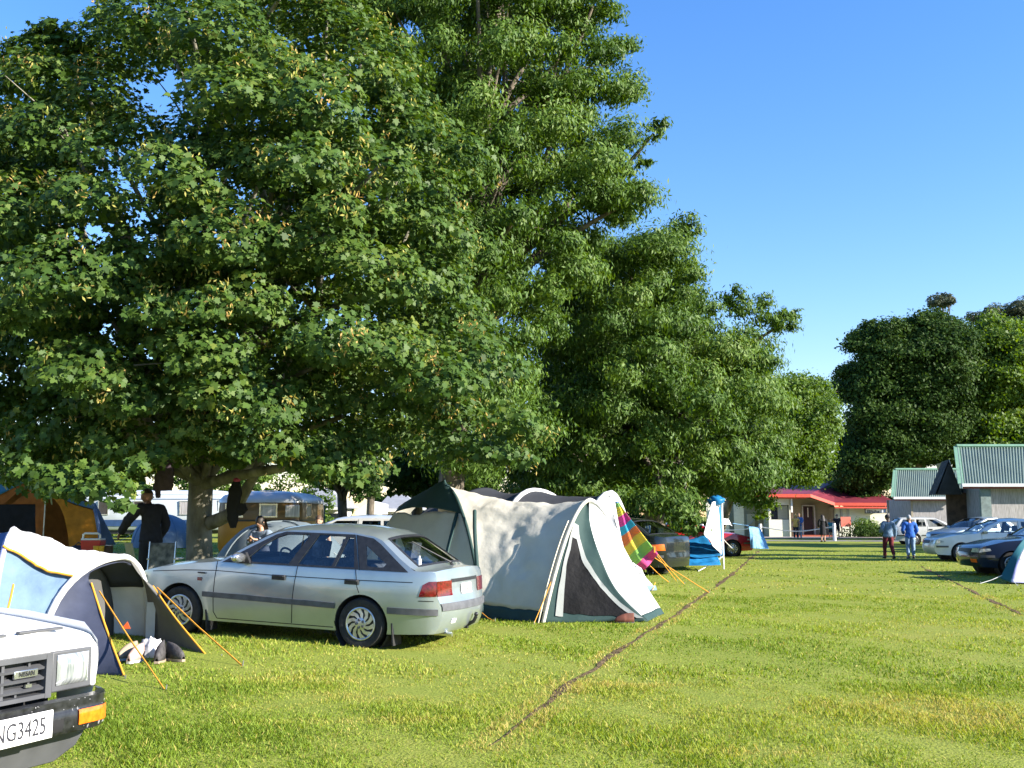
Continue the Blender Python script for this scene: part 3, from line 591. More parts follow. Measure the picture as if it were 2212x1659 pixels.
def car(name, label, cat, loc, yaw, sp, pitch=0., group=None):
    """body skin: two sides y=f(x,z) cut to the outline, and one skin laid across between their upper edges"""
    t = thing(name, label, cat, loc, yaw, group, ry=pitch)
    pm = sp['paint']; wb = sp['wb']; R_ = sp.get('R', .285); ra = sp.get('ra', R_*1.17); zs = sp.get('sill', .22); hw = sp['width']/2
    top = sp['top']; xf = max(p[0] for p in top); xr = min(p[0] for p in top); zbelt = sp['belt']; ztop = max(p[1] for p in top); rin = sp.get('roofin', .74)
    wz = [0, zs, .45, .55, zbelt*.8, zbelt, zbelt+.02, ztop*.97, ztop+.05]; wv = [.90, .945, .995, 1.0, .995, .965, .955, rin+.02, rin-.02]
    nose = sp.get('nose', .17); tail = sp.get('tail', .13)
    def f(x, z):
        y = hw*interp(wz, wv, z)
        a = max(0., (x-(wb+.05))/(xf-wb-.05)); b = max(0., (-.25-x)/(-.25-xr))
        y *= 1 - nose*a**2.4 - tail*b**2.6
        y -= .07*max(0., (x-(xf-.16))/.16)**2 + .06*max(0., ((xr+.14)-x)/.14)**2
        return max(y, .05)
    SL = lambda x, z: Vector((x, f(x, z), z)); SR = lambda x, z: Vector((x, -f(x, z), z))
    def arch(cx): return [(cx + ra*math.cos(a), R_*.98 + ra*math.sin(a)) for a in np.linspace(math.asin(max(-1, (zs-R_*.98)/ra)), math.pi-math.asin(max(-1, (zs-R_*.98)/ra)), 22)]
    ends = sp.get('ends', zs)
    xy = [(p[0], p[1]) for p in top]
    af = arch(wb)[::-1]; ar = arch(0)[::-1]       # run front-to-back reversed: rear arch first when coming from the tail
    outline = xy + [p for p in ar] + [p for p in af]
    # wheel openings run from the tail forward along the sill
    side_holes = sp.get('glass', []); blk = sp.get('black', [])
    b = MB()
    for Sf, fl in ((SL, False), (SR, True)): panel(b, outline, [g[1] for g in side_holes], Sf, step=sp.get('step', .075), flip=not fl)
    # across skin
    cum = [0]
    for i in range(1, len(top)): cum.append(cum[-1] + math.hypot(top[i][0]-top[i-1][0], top[i][1]-top[i-1][1]))
    tx = [p[0] for p in top]; tz = [p[1] for p in top]; cxs = [p[2] for p in top]; czs = [p[3] for p in top]
    def X(s, tt):
        x = interp(cum, tx, s); z = interp(cum, tz, s); k = 1-abs(tt)**2.4
        return Vector((x + interp(cum, cxs, s)*k, f(x, z)*tt, z + interp(cum, czs, s)*k))
    wins = []
    for i0, i1, w0, w1, m0, m1 in sp['screens']:      # (from point, to point, half-width there, margins)
        s0, s1 = cum[i0]+m0, cum[i1]-m1
        wins.append([(s0, -w0), (s0, w0), (s1, w1), (s1, -w1)])
    step = .085
    # u scaled so that the triangulation is even
    XS = lambda u, v: X(u, -v/hw)
    panel(b, [(0, -hw), (cum[-1], -hw), (cum[-1], hw), (0, hw)], [[(s, tt*hw) for s, tt in w_] for w_ in wins], XS, step=step)
    body = b.build('body', pm, t, smooth=sp.get('smooth', 32))
    bi = MB()                                          # dark lining inside the skin
    for Sf, fl in ((SL, False), (SR, True)): panel(bi, outline, [g[1] for g in side_holes], Sf, step=.12, off=(-.022 if fl else .022), flip=fl)
    panel(bi, [(0, -hw), (cum[-1], -hw), (cum[-1], hw), (0, hw)], [[(s, tt*hw) for s, tt in w_] for w_ in wins], XS, step=.13, off=-.022 if sp.get('xin', True) else .022)
    L0 = outline and min(zs, .25)
    bi.box(((xf+xr)/2, 0, L0+.05), (xf-xr-.35, hw*1.62, .05))
    for cx_ in (0, wb):
        for sgn in (1, -1):
            M = Matrix.Translation((cx_, sgn*hw*.60, R_*.98)) @ Matrix.Rotation(-sgn*math.pi/2, 4, 'X'); bi.lathe([(0, 0), (ra+.012, 0), (ra+.012, hw*.35)], 28, M)
    bi.build('lining', DARKIN, t, smooth=40, fixn=False)
    gm = sp.get('gm', GLS)
    for nm, g in side_holes:
        for Sf, o in ((SL, .006), (SR, -.006)):
            q = MB(); panel(q, g, [], Sf, step=.12, off=o); q.build(nm, gm, t)
    for k, w_ in enumerate(wins):
        q = MB(); panel(q, [(s, tt*hw) for s, tt in w_], [], XS, step=.12, off=-.006)
        wn = q.build(('windscreen', 'rear_window')[k], gm, t)
        q = MB(); cl = [(s, tt*hw) for s, tt in w_]; strip(q, cl+[cl[0]], .035, XS, .004); q.build('window_seal', BLK, wn)
    for nm, g, holes in blk:
        for Sf, o in ((SL, -.004), (SR, .004)):
            q = MB(); panel(q, g, holes, Sf, step=.08, off=o); q.build(nm, BLK, t)
    q = MB()
    for l in sp.get('seams', []):
        for Sf, o in ((SL, -.0022), (SR, .0022)): strip(q, l, .009, Sf, o)
    for l in sp.get('xseams', []): strip(q, [(s, tt*hw) for s, tt in l], .009, XS, .0022)
    if q.f: q.build('panel_gaps', SEAM, body, fixn=False)
    for l, wd in sp.get('mould', []):
        for Sf, o in ((SL, -.014), (SR, .014)): q = MB(); strip(q, l, wd, Sf, o); q.build('rubbing_strip', sp.get('mouldm', GREYP), t, fixn=False)
    for nm, side, cross, mm in sp.get('lights', []):
        for sgn, Sf, o in ((1, SL, -.007), (-1, SR, .007)):
            q = MB()
            if side: panel(q, side, [], Sf, step=.05, off=o)
            if cross: panel(q, [(s, sgn*tt*hw) for s, tt in cross], [], XS, step=.05, off=.007)
            q.build(nm, mm, t, smooth=60)
    for hx, hz in sp.get('handles', []):
        for Sf, sg in ((SL, 1), (SR, -1)):
            q = MB(); c = Sf(hx, hz); q.box((c.x, c.y+sg*.012, c.z), (.175, .03, .06)); q.box((c.x, c.y+sg*.030, c.z+.012), (.15, .014, .022)); q.build('door_handle', sp.get('handlem', BLK), t, bevel=.006)
    if 'mirror' in sp:
        mx, mz = sp['mirror']
        for sg in (1, -1):
            c = Vector((mx, sg*(f(mx, mz)-.01), mz)); q = MB(); q.ball(c+Vector((.02, sg*.13, .04)), (.055, .115, .062), 16, 10); mo = q.build('mirror', sp.get('mirrorm', pm), t, smooth=60)
            q = MB(); q.prism([c+Vector((.10, 0, -.03)), c+Vector((-.10, 0, -.03)), c+Vector((-.03, 0, .10))], (0, sg*.045, 0)); q.box(c+Vector((0, sg*.05, .01)), (.06, .06, .05)); q.build('mirror_foot', BLK, mo)
            q = MB(); q.ball(c+Vector((-.022, sg*.13, .04)), (.02, .10, .052), 14, 8); q.build('mirror_glass', STEEL, mo)
    for cx_, sty in ((wb, 1), (0, 1)):
        for sg in (1, -1): wheel(t, cx_, sg*(hw*.985-sp.get('tw', .18)/2), R_, sg, sp.get('rim', .185), sp.get('tw', .18), sp.get('style', 'turbine'), sp.get('rimm'))
    if sp.get('seats', True):
        zf = sp.get('seatz', .26)
        def seat(x, y, w_, nm='seat'):
            q = MB(); q.box((x+.02, y, zf+.12), (.50, w_, .16), rot=Matrix.Rotation(-.12, 3, 'Y')); q.box((x-.30, y, zf+.42), (.13, w_, .56), rot=Matrix.Rotation(-.24, 3, 'Y'))
            s_ = q.build(nm, SEAT, t, bevel=.05)
            for yy in ([y] if w_ < .8 else [y-.36, y+.36]):
                q = MB(); q.box((x-.42, yy, zf+.83), (.10, .27, .19), rot=Matrix.Rotation(-.15, 3, 'Y')); q.tube([(x-.37, yy-.06, zf+.66), (x-.41, yy-.06, zf+.8)], .008, 6); q.tube([(x-.37, yy+.06, zf+.66), (x-.41, yy+.06, zf+.8)], .008, 6); q.build('headrest', SEAT, s_, bevel=.035)
        sx = sp.get('seatx', 1.22)
        for y in (.36, -.36): seat(sx, y, .50)
        seat(sx-.88, 0, 1.22, 'rear_seat')
        q = MB(); q.box((sx+.78, 0, zbelt-.10), (.42, hw*1.6, .22)); q.box((sx+.62, -.36 if sp.get('rhd', True) else .36, zbelt-.02), (.2, .42, .10)); q.build('dashboard', DARKIN, t, bevel=.04)
        q = MB(); c = Vector((sx+.45, -.36, zbelt-.02)); M = Matrix.Translation(c) @ Matrix.Rotation(-1.1, 4, 'Y')
        q.tube([M @ Vector((.19*math.cos(a), .19*math.sin(a), 0)) for a in np.linspace(0, 2*math.pi, 25)], .014, 6); q.tube([c, c+Vector((.2, 0, -.12))], .03, 8); q.build('steering_wheel', BLK, t)
    sp['X'] = X; sp['f'] = f; sp['cum'] = cum; sp['hw'] = hw; return t
# --- the silver hatchback
SIL = paint('silver green paint', (.36, .415, .42), .6, .28)
hatch = dict(paint=SIL, wb=2.455, width=1.68, R=.29, ra=.335, sill=.19, belt=.885, rim=.187, tw=.185, step=.06, roofin=.73,
 top=[(3.10, .20, .10, 0), (3.17, .30, .12, 0), (3.20, .45, .13, 0), (3.19, .58, .13, 0), (3.16, .64, .13, 0), (3.12, .70, .12, .01), (3.05, .735, .10, .02), (2.75, .80, .05, .045), (2.35, .855, .03, .055), (2.05, .885, .02, .055), (1.93, .905, .02, .05),
      (1.66, 1.07, .14, .045), (1.38, 1.225, .12, .055), (1.26, 1.275, .08, .065), (1.05, 1.305, .0, .075), (.65, 1.318, 0, .08), (.25, 1.305, 0, .08), (-.02, 1.275, 0, .075), (-.14, 1.235, -.06, .06), (-.42, 1.04, -.13, .05), (-.62, .915, -.12, .045), (-.72, .905, -.10, .04), (-.80, .915, -.08, .035), (-.855, .90, -.07, .03), (-.875, .84, -.06, 0), (-.885, .66, -.07, 0), (-.905, .585, -.08, 0), (-.93, .52, -.09, 0), (-.935, .40, -.09, 0), (-.90, .28, -.08, 0), (-.86, .22, -.06, 0)],
 screens=[(10, 13, .90, .86, .05, .03), (18, 20, .82, .84, .02, .05)],
 glass=[('side_window', [(1.60, .915), (.99, .915), (.80, 1.262), (1.12, 1.255), (1.24, 1.215), (1.40, 1.115)]), ('side_window', [(.87, .915), (.42, .915), (.33, 1.262), (.685, 1.268)]),
        ('quarter_window', [(.375, .915), (.125, .915), (.225, 1.25), (.287, 1.255)]), ('quarter_window', [(.045, 1.17), (-.02, .955), (-.05, .935), (-.24, .93), (-.27, .97)])],
 black=[('window_frame', [(1.90, .893), (.06, .893), (.215, 1.285), (1.14, 1.285), (1.27, 1.245), (1.62, 1.055)], [[(1.60, .915), (.99, .915), (.80, 1.262), (1.12, 1.255), (1.24, 1.215), (1.40, 1.115)], [(.87, .915), (.42, .915), (.33, 1.262), (.685, 1.268)], [(.375, .915), (.125, .915), (.225, 1.25), (.287, 1.255)]]),
        ('rear_pillar', [(.045, .893), (-.56, .893), (-.40, 1.005), (-.14, 1.19), (-.03, 1.25), (.20, 1.283)], [[(.045, 1.17), (-.02, .955), (-.05, .935), (-.24, .93), (-.27, .97)]])],
 seams=[[(1.965, .90), (1.975, .60), (1.98, .30), (1.93, .225)], [(.90, 1.28), (.86, .89), (.885, .62), (.905, .235)], [(.10, .89), (.06, .70), (.03, .635)], [(.20, 1.285), (.05, .89)], [(2.0, .79), (1.2, .775), (.2, .775), (-.62, .785)], [(2.9, .735), (2.4, .775), (1.98, .79)], [(.34, .30), (.33, .24)], [(-.70, .585), (-.86, .585)], [(1.93, .225), (.36, .225)]],
 xseams=[[(3.95-.0, -.86), (3.95, .86)]],
 mould=[([(2.13, .505), (.33, .475)], .062), ([(-.335, .462), (-.90, .462)], .07), ([(2.80, .47), (3.12, .47)], .07)],
 handles=[(1.09, .755), (.13, .755)], mirror=(1.60, .925), mirrorm=STEEL, style='turbine', seatx=1.22,
 lights=[('tail_light', [(-.70, .63), (-.735, .76), (-.80, .80), (-.8755, .805), (-.884, .638)], None, REDL), ('side_repeater', [(2.215, .66), (2.215, .70), (2.15, .70), (2.15, .66)], None, REDL), ('headlight', [(3.0, .59), (3.0, .68), (3.13, .67), (3.16, .60)], None, WHL)])
cz = float(gz(-1.475, 12.72)); cf = float(gz(-1.475+2.455*math.cos(R(161.2)), 12.72+2.455*math.sin(R(161.2))))
silver = car('hatchback', 'silver green five-door hatchback parked on the grass under the maple', 'car', (-1.475, 12.72, cz-.02), R(161.2), hatch, pitch=-math.atan2(cf-cz, 2.455))
X, cum, hw = hatch['X'], hatch['cum'], hatch['hw']
def xpatch(s0, s1, t0, t1, nm, m, off=.008, par=None, sp=hatch):
    q = MB(); XS = lambda u, v: sp['X'](u, -v/sp['hw']); panel(q, [(s0, t0*sp['hw']), (s1, t0*sp['hw']), (s1, t1*sp['hw']), (s0, t1*sp['hw'])], [], XS, step=.05, off=off); return q.build(nm, m, par or silver, smooth=60)
si = {i: cum[i] for i in range(len(cum))}
for sg in (1, -1): xpatch(si[24]+.035, si[25]+.025, min(sg*.56, sg*1.0), max(sg*.56, sg*1.0), 'tail_light', REDL)
xpatch(si[24]+.02, si[24]+.06, -.56, .56, 'boot_trim', BLK)
pl = xpatch(si[24]+.085, si[24]+.205, -.225, .225, 'number_plate', PLATE, off=.012)
for k in range(6): xpatch(si[24]+.115, si[24]+.172, -.17+k*.062, -.17+k*.062+.034, 'plate_mark', GREYP, off=.015, par=pl)
xpatch(si[26]+.03, si[27]+.045, -.99, .99, 'bumper_strip', GREYP, off=.014)
xpatch(si[28]+.02, si[28]+.075, -.70, -.56, 'reflector', PLATE, off=.006)
q = MB(); XS = lambda s, tt: X(s, tt)
a = X(si[20]+.02, .05)+Vector((-.01, 0, .03)); b_ = X(si[18]+.16, .45)+Vector((-.02, 0, .03)); q.tube([a, vlerp(a, b_, .4), b_], [.014, .009, .007], 6); q.tube([X(si[20]+.05, .02), a], .018, 8); q.build('rear_wiper', BLK, silver)
q = MB(); q.tube([(-.78, -.1, .25), (-.96, -.1, .26), (-1.03, -.1, .30), (-1.06, -.1, .36)], .022, 8); q.ball((-1.06, -.1, .385), (.027, .027, .027), 10, 8); q.box((-.86, -.1, .24), (.2, .05, .05)); q.build('tow_bar', BLK, silver)
q = MB(); q.tube([(-.6, .42, .2), (-.97, .42, .2)], .027, 10); q.build('exhaust_pipe', STEEL, silver)
for x in (-.40, 2.07):
    for sg in (1, -1): q = MB(); q.box((x, sg*.71, .195), (.016, .22, .25), rot=Matrix.Rotation(.12, 3, 'Y')); q.build('mud_flap', RUB, silver)
q = MB(); q.box((2.16, .848, .755), (.10, .006, .018)); q.build('wing_badge', BLK, silver)
q = MB(); q.ball((.05, .0, .93), (.10, .45, .02), 12, 6); q.box((-.25, 0, .90), (.55, 1.2, .03)); q.build('parcel_shelf', DARKIN, silver)
q = MB(); q.box((1.12, 0, 1.24), (.03, .22, .06)); q.build('rear_view_mirror', BLK, silver, bevel=.02)
q = MB(); q.lathe([(.03, 0), (.03, .11), (.015, .125), (.012, .15), (0, .15)], 12, Matrix.Translation((-.52, .42, .915)), 0); q.build('bottle', PLATE, silver)
# --- simpler outlines for the other cars
def simple_top(xf, xr, bon, cowl, roof0, roof1, tail0, decz, zr, zb, zn, zbump=.22):
    """front end, rear end, bonnet height at the nose, cowl (x,z), roof from/to x, rear glass foot x, deck height, roof z"""
    return [(xf-.10, zbump, .06, 0), (xf-.02, zbump+.12, .09, 0), (xf, .45, .10, 0), (xf-.02, .55, .10, 0), (xf-.06, zn, .08, 0), (xf-.14, zn+.05, .06, .02), ((xf*.5+cowl[0]*.5), (zn+.06+cowl[1])/2+.025, .03, .05), (cowl[0]+.12, cowl[1]-.02, .02, .05), (cowl[0], cowl[1], .02, .05),
            ((cowl[0]+roof0)/2, (cowl[1]+zr)/2+.03, .12, .05), (roof0, zr-.03, .06, .06), (roof0-.25, zr, 0, .07), ((roof0+roof1)/2, zr+.01, 0, .075), (roof1, zr-.03, 0, .07), ((roof1+tail0)/2, (zr+decz)/2, -.09, .04), (tail0, decz, -.07, .03),
            ((tail0+xr)/2-.02, decz-.005, -.05, .03), (xr+.03, decz-.04, -.05, .02), (xr+.01, decz-.12, -.05, 0), (xr+.015, .56, -.05, 0), (xr, .5, -.06, 0), (xr, .38, -.06, 0), (xr+.06, zbump, -.05, 0)]
def sedan(pm, wb=2.6, width=1.70, xf=3.45, xr=-1.05, cowl=(2.05, .93), roof0=1.25, roof1=.15, tail0=-.45, decz=.93, zr=1.36, zn=.72, belt=.93, wagon=False, **kw):
    top = simple_top(xf, xr, 0, cowl, roof0, roof1, tail0, decz, zr, 0, zn)
    if wagon: roof1, tail0 = xr+.45, xr+.12
    if wagon: top = simple_top(xf, xr, 0, cowl, roof0, roof1, tail0, decz, zr, 0, zn)
    B = belt+.02; T = zr-.05; ax = lambda z: cowl[0]-.06+(roof0-cowl[0])*(z-belt)/(zr-belt); cx = lambda z: tail0+.16+(roof1-tail0)*(z-decz)/(zr-decz)
    m = (roof0+roof1)/2+.0 if not wagon else roof0-.55
    gl = [('side_window', [(ax(B)-.12, B), (m+.06, B), (m+.02, T), (ax(T)-.06, T)]), ('side_window', [(m-.06, B), ((cx(B)+.08) if not wagon else .12, B), ((cx(T)+.03) if not wagon else .17, T), (m-.10, T)])]
    if wagon: gl.append(('rear_side_window', [(.05, B), (cx(B), B), (cx(T)-.02, T), (.10, T)]))
    cu = [0]
    for i in range(1, len(top)): cu.append(cu[-1] + math.hypot(top[i][0]-top[i-1][0], top[i][1]-top[i-1][1]))
    d = dict(paint=pm, wb=wb, nose=.11, xmould=[([(cu[2]+.03, -.99), (cu[2]+.03, .99)], .05)], width=width, belt=belt, top=top, R=.30, ra=.345, sill=.2, rim=.19, tw=.19, step=.1, glass=gl, black=[], screens=[(8, 10, .88, .84, .05, .04), (13, 15, .84, .86, .05, .05)],
        seams=[[(m, T+.03), (m, .6), (m+.02, .26)], [(cowl[0]-.12, B), (cowl[0]-.1, .3)]], mould=[([(wb-.40, .5), (.40, .5)], .05), ([(-.38, .49), (xr+.06, .49)], .06), ([(wb+.42, .49), (xf-.06, .49)], .06)],
        lights=[('headlight', [(xf-.30, zn-.06), (xf-.28, zn-.005), (xf-.07, zn-.01), (xf-.035, .585)], [(cu[3]+.035, .58), (cu[3]+.035, .995), (cu[4]-.005, .995), (cu[4]-.005, .58)], WHL), ('grille', None, [(cu[3]+.04, .0), (cu[3]+.04, .5), (cu[4]-.01, .5), (cu[4]-.01, .0)], BLK), ('tail_light', [(xr+.22, .66), (xr+.22, .82), (xr+.035, .80), (xr+.02, .66)], None, REDL)],
        handles=[(m+.16, .80), (.14, .80)], mirror=(cowl[0]-.22, B+.01), seatx=m+.42, roofin=.74)
    d.update(kw); return d
WHT = paint('white car paint', (.60, .62, .63), 0, .3); WHT2 = paint('off white car paint', (.55, .55, .52), 0, .35)
REDP = paint('red car paint', (.40, .010, .018), 0, .25); NAVY = paint('navy car paint', (.012, .022, .055), .2, .25)
SBLUE = paint('silver blue paint', (.20, .27, .34), .2, .32); GRNG = paint('grey green paint', (.014, .018, .018), .1, .2)
def put(px, py, Y=None):
    q = gpix(px, py); return q
def amber_front(t, sp, z0=.36, z1=.44):
    for sg in (1, -1):
        q = MB(); XS_ = lambda u, v: sp['X'](u, -v/sp['hw']); s = sp['cum'][2]
        panel(q, [(s-.12, sg*.60*sp['hw']), (s-.12, sg*.95*sp['hw']), (s-.03, sg*.95*sp['hw']), (s-.03, sg*.60*sp['hw'])], [], XS_, step=.06, off=.008); q.build('indicator', ORL, t)
# right-hand row of cars, noses to the left
sp = sedan(WHT, style='five', rim=.2, zn=.70); p = gpix(2084, 1213)
wsed = car('sedan', 'white sedan with five-spoke wheels, nose pointing left, behind the navy car', 'car', (p.x+2.62*math.cos(R(-6)), p.y+.85+2.62*math.sin(R(-6)), 0), R(174), sp, group='cars parked on the right')
amber = None
sp = sedan(NAVY, zn=.69, style='steel', xf=3.40); p = gpix(2190, 1245)
ncar = car('sedan', 'dark navy car with its nose showing between white sedan and purple tent', 'car', (p.x+2.62*math.cos(R(-2)), p.y+.85+2.62*math.sin(R(-2)), 0), R(178), sp, group='cars parked on the right'); amber_front(ncar, sp)
sp = sedan(SBLUE, zn=.73, style='steel', belt=.95, cowl=(2.1, .96), zr=1.40); p = P(2105, 1150, 44)
scar = car('sedan', 'silver blue sedan partly hidden behind the white five-spoke sedan, amber lamp at its corner', 'car', (p.x+2.3, 46.9, 0), R(202), sp, group='cars parked on the right'); amber_front(scar, sp)
sp = sedan(WHT, wagon=True, style='steel', zr=1.38, rim=.19); p = gpix(1988, 1177)
wwag = car('hatchback', 'white hatchback parked across the grass beyond the two walkers', 'car', (p.x-.2, p.y+.9, 0), R(-4), sp, group='cars parked on the right')
# the red coupe under the ash
sp = sedan(REDP, wagon=False, style='mesh', roof0=1.2, roof1=.35, tail0=-.55, decz=.92, zr=1.24, cowl=(1.95, .9), zn=.66, belt=.88, xr=-1.0, gm=GLSD, handlem=REDP, rimm=STEEL); p = gpix(1582, 1202)
rcar = car('coupe', 'red coupe under the drooping ash with a blue cloth over its end', 'car', (p.x-2.58, p.y+.85, 0), R(0), sp)
red_x, red_y = p.x, p.y
# dark rounded car, tail lamp facing the camera
sp = sedan(GRNG, wagon=False, zr=1.38, decz=1.0, roof1=.0, tail0=-.62, belt=.95, style='steel', xr=-1.05, width=1.74, tail=.30,
    lights=[('tail_light', [(-.66, .62), (-.70, .78), (-1.0, .80), (-1.02, .64)], None, ORL)], gm=GLSD); p = gpix(1415, 1246)
dcar = car('sedan', 'dark grey car with a glowing orange tail lamp, between rainbow towel and blue tarpaulin', 'car', (p.x-.1, p.y+1.3, 0), R(140), sp)
# behind the silver hatchback: white estate with roof seen over it, and a small car by the houses
sp = sedan(WHT2, wagon=True, zr=1.36, style='steel', gm=GLSD); p = P(735, 1140, 24.0)
est = car('estate_car', 'white estate car whose roof and windows show above the silver hatchback', 'car', (p.x+1.2, 24.6, float(gz(p.x, 24))-.02), R(172), sp)
sp = sedan(WHT, wagon=True, zr=1.36, style='steel', zn=.6); p = P(806, 1133, 45)
fcar = car('hatchback', 'small white hatchback far off by the pale house, tail towards us', 'car', (p.x-.35, 46, float(gz(p.x, 45))-.05), R(78), sp)
q = MB(); q.box((-1.06, .0, .76), (.02, .5, .1)); q.build('number_plate', BLK, fcar)
# ------------------------------------------------------------------ the white off-roader at the lower left corner
GUTTG = mat('chipped grey', (.35, .35, .36), .6)
LENS = mat('ribbed lamp lens', (.72, .75, .75), .06, .45, scale=5, stretch=(1, 9, 1), col2=(.22, .25, .26), coat=1.)
def suv():
    ang = math.atan2(-.40, .917)                       # nose direction
    fx = Vector((math.cos(ang), math.sin(ang), 0)); ly = Vector((-fx.y, fx.x, 0))
    c = P(207, 1420, 5.35); c.z = .075                    # left front corner of the wings
    o = c - ly*.80
    t = thing('off_road_car', 'white off-roader with black bumper and square headlamp, cut off by the lower left corner', 'car', o, ang)
    # local: x forward, 0 = front of the grille; y left
    b = MB()
    def hood(u, v):                                   # u along, v across
        x = -.0 - u*1.25; yy = (v*2-1)*.80
        z = .815 + .135*(u**.6) + .035*(1-(v*2-1)**2) + .015*math.exp(-((abs(v*2-1)-.62)/.10)**2) - .075*max(0, abs(v*2-1)-.90)*8*.1
        if u < .06: z -= (.06-u)**2*9
        return Vector((x, yy, z))
    b.grid(hood, 26, 30)
    b.grid(lambda u, v: Vector((.0 - .02*v, (u*2-1)*.80, hood(0, u).z - v*.055)), 30, 3)
    for sg in (1, -1):
        R0, cxw = .43, -.68
        prof = [(-1.3, .40), (cxw-R0, .40)] + [(cxw+R0*math.cos(a), .40+R0*math.sin(a)) for a in np.linspace(math.pi, .12, 20)] + [(-.13, .44), (-.03, .48), (.0, .60), (-.0, .80), (-.10, .885), (-.5, .93), (-1.3, .955)]
        def side(x, z, sg=sg): return Vector((x, sg*(.80 + .035*math.exp(-((z-.70)/.16)**2) - .02*max(0, (x+.12)*8)**2), z))
        panel(b, prof, [], side, step=.06, flip=sg < 0)
    # cab behind (mostly outside the photo)
    b.box((-2.55, 0, .82), (2.5, 1.66, .62)); b.box((-2.75, 0, 1.62), (2.0, 1.40, .06))
    for x, y in ((-1.75, .68), (-1.75, -.68), (-3.72, .68), (-3.72, -.68)): b.tube([(x+(.38 if x > -2 else 0), y*1.12, 1.1), (x, y, 1.6)], .045, 6)
    b.build('body', mat('white 4x4 paint', (.80, .80, .79), .3, 0, var=.03, scale=3, coat=.6), t, smooth=45)
    q = MB(); q.add([(-1.33, .74, 1.12), (-1.33, -.74, 1.12), (-1.74, -.64, 1.6), (-1.74, .64, 1.6)], [(0, 1, 2, 3)]); q.build('windscreen', GLSD, t, smooth=0)
    for y0, y1 in ((.36, .62), (.06, .29), (-.29, -.06), (-.62, -.36)):      # bonnet slots
        q = MB(); q.box((-.055, (y0+y1)/2, hood(.045, .5+(y0+y1)/3.2).z+.003), (.028, y1-y0, .012)); q.build('bonnet_slot', GREYP, t, bevel=.004)
    # grille
    q = MB(); q.box((-.05, 0, .665), (.03, .98, .20)); gr = q.build('grille', BLK, t)
    q = MB(); gm = mat('grey grille plastic', (.075, .078, .085), .5, var=.1)
    q.box((-.005, 0, .758), (.05, 1.02, .025)); q.box((-.005, 0, .575), (.05, 1.02, .02))
    for y in (.49, -.49): q.box((-.006, y, .665), (.055, .035, .205))
    for z in (.71, .662, .615): q.box((-.008, 0, z), (.036, .95, .011), rot=Matrix.Rotation(.35, 3, 'Y'))
    for y in (.24, 0, -.24): q.box((-.012, y, .665), (.034, .016, .17))
    for y, z in ((.40, .735), (.33, .688), (.40, .638), (.33, .595), (.16, .735), (.09, .688), (.16, .638), (.09, .595), (-.10, .735), (-.16, .688)): q.box((-.02, y, z), (.02, .012, .045))
    q.build('grille_bars', gm, gr)
    M = Matrix.Translation((.018, .365, .690)) @ Matrix(((0, 0, 1, 0), (1, 0, 0, 0), (0, 1, 0, 0), (0, 0, 0, 1)))
    q = MB(); q.box((.006, .365, .690), (.016, .135, .038)); bd = q.build('maker_badge', STEEL, gr, bevel=.004)
    text('badge_letters', 'NISSAN', .032, BLK, bd, M, sx=.82)
    q = MB(); q.box((.004, .385, .632), (.012, .035, .015)); q.build('grille_badge', STEEL, gr)
    for sg in (1, -1):
        q = MB(); q.box((-.02, sg*.645, .674), (.05, .25, .195)); hs = q.build('headlight_surround', gm, t, bevel=.008)
        q = MB(); q.grid(lambda u, v: Vector((.010+.028*(1-(2*u-1)**4)*(1-(2*v-1)**4), sg*(.645)+(u-.5)*.195, .680+(v-.5)*.145)), 14, 12); q.build('headlight', LENS, hs, smooth=70)
        q = MB(); q.box((-.055, sg*.80, .672), (.10, .035, .20)); q.build('corner_lamp', PLATE, t, bevel=.012)
    # bumper
    def bump(u, v):
        y = (u*2-1)*.87; e = max(0, abs(y)-.66)/.21; x = .155 - .22*e**2.2
        pr = [(-.06, .565), (.0, .562), (.0, .545), (-.004, .515), (.004, .50), (.006, .44), (-.012, .405), (-.10, .395)]
        k = v*(len(pr)-1); i = min(int(k), len(pr)-2); a, b_ = pr[i], pr[i+1]; dx = a[0]+(b_[0]-a[0])*(k-i); z = a[1]+(b_[1]-a[1])*(k-i)
        return Vector((x + dx*(1-.3*e), y, z + .0*e))
    bm_ = mat('scuffed black bumper', (.018, .019, .021), .38, var=.35, scale=26, coat=.3, bump=.0012, bscale=70)
    q = MB(); q.grid(bump, 44, 14); bp = q.build('bumper', bm_, t, smooth=50)
    for sg in (1, -1):
        q = MB()
        def ln(u, v): 
            p = bump(.5+sg*(.315+.12*u), .50+.22*v); return p + Vector((.008, 0, 0))
        q.grid(ln, 8, 4); q.build('indicator', ORL, bp)
        q = MB(); q.grid(lambda u, v: bump(.5+sg*(.18+.085*u), .62+.17*v)+Vector((.003, 0, 0)), 6, 3); q.build('bumper_slot', SEAM, bp, fixn=False)
    g = random.Random(3); q = MB()
    for _ in range(34):
        p = bump(g.uniform(.55, .98), g.uniform(.15, .8)); q.ball(p+Vector((.001, 0, 0)), (.0015, g.uniform(.001, .0032), g.uniform(.001, .003)), 5, 4)
    for y, z in ((.62, .43), (.69, .435), (.52, .50), (.55, .505)): q.ball((.145, y, z), (.012, .006, .022), 6, 5)
    q.build('paint_chips', GUTTG, bp)
    # number plate
    q = MB(); q.box((.178, .20, .475), (.008, .36, .125)); pl_ = q.build('number_plate', PLATE, t, bevel=.003)
    M = Matrix.Translation((.184, .20, .472)) @ Matrix(((0, 0, 1, 0), (1, 0, 0, 0), (0, 1, 0, 0), (0, 0, 0, 1)))
    text('plate_letters', 'NG3425', .108, mat('plate ink', (.02, .02, .03), .6), pl_, M, sx=.74, ext=.0006)
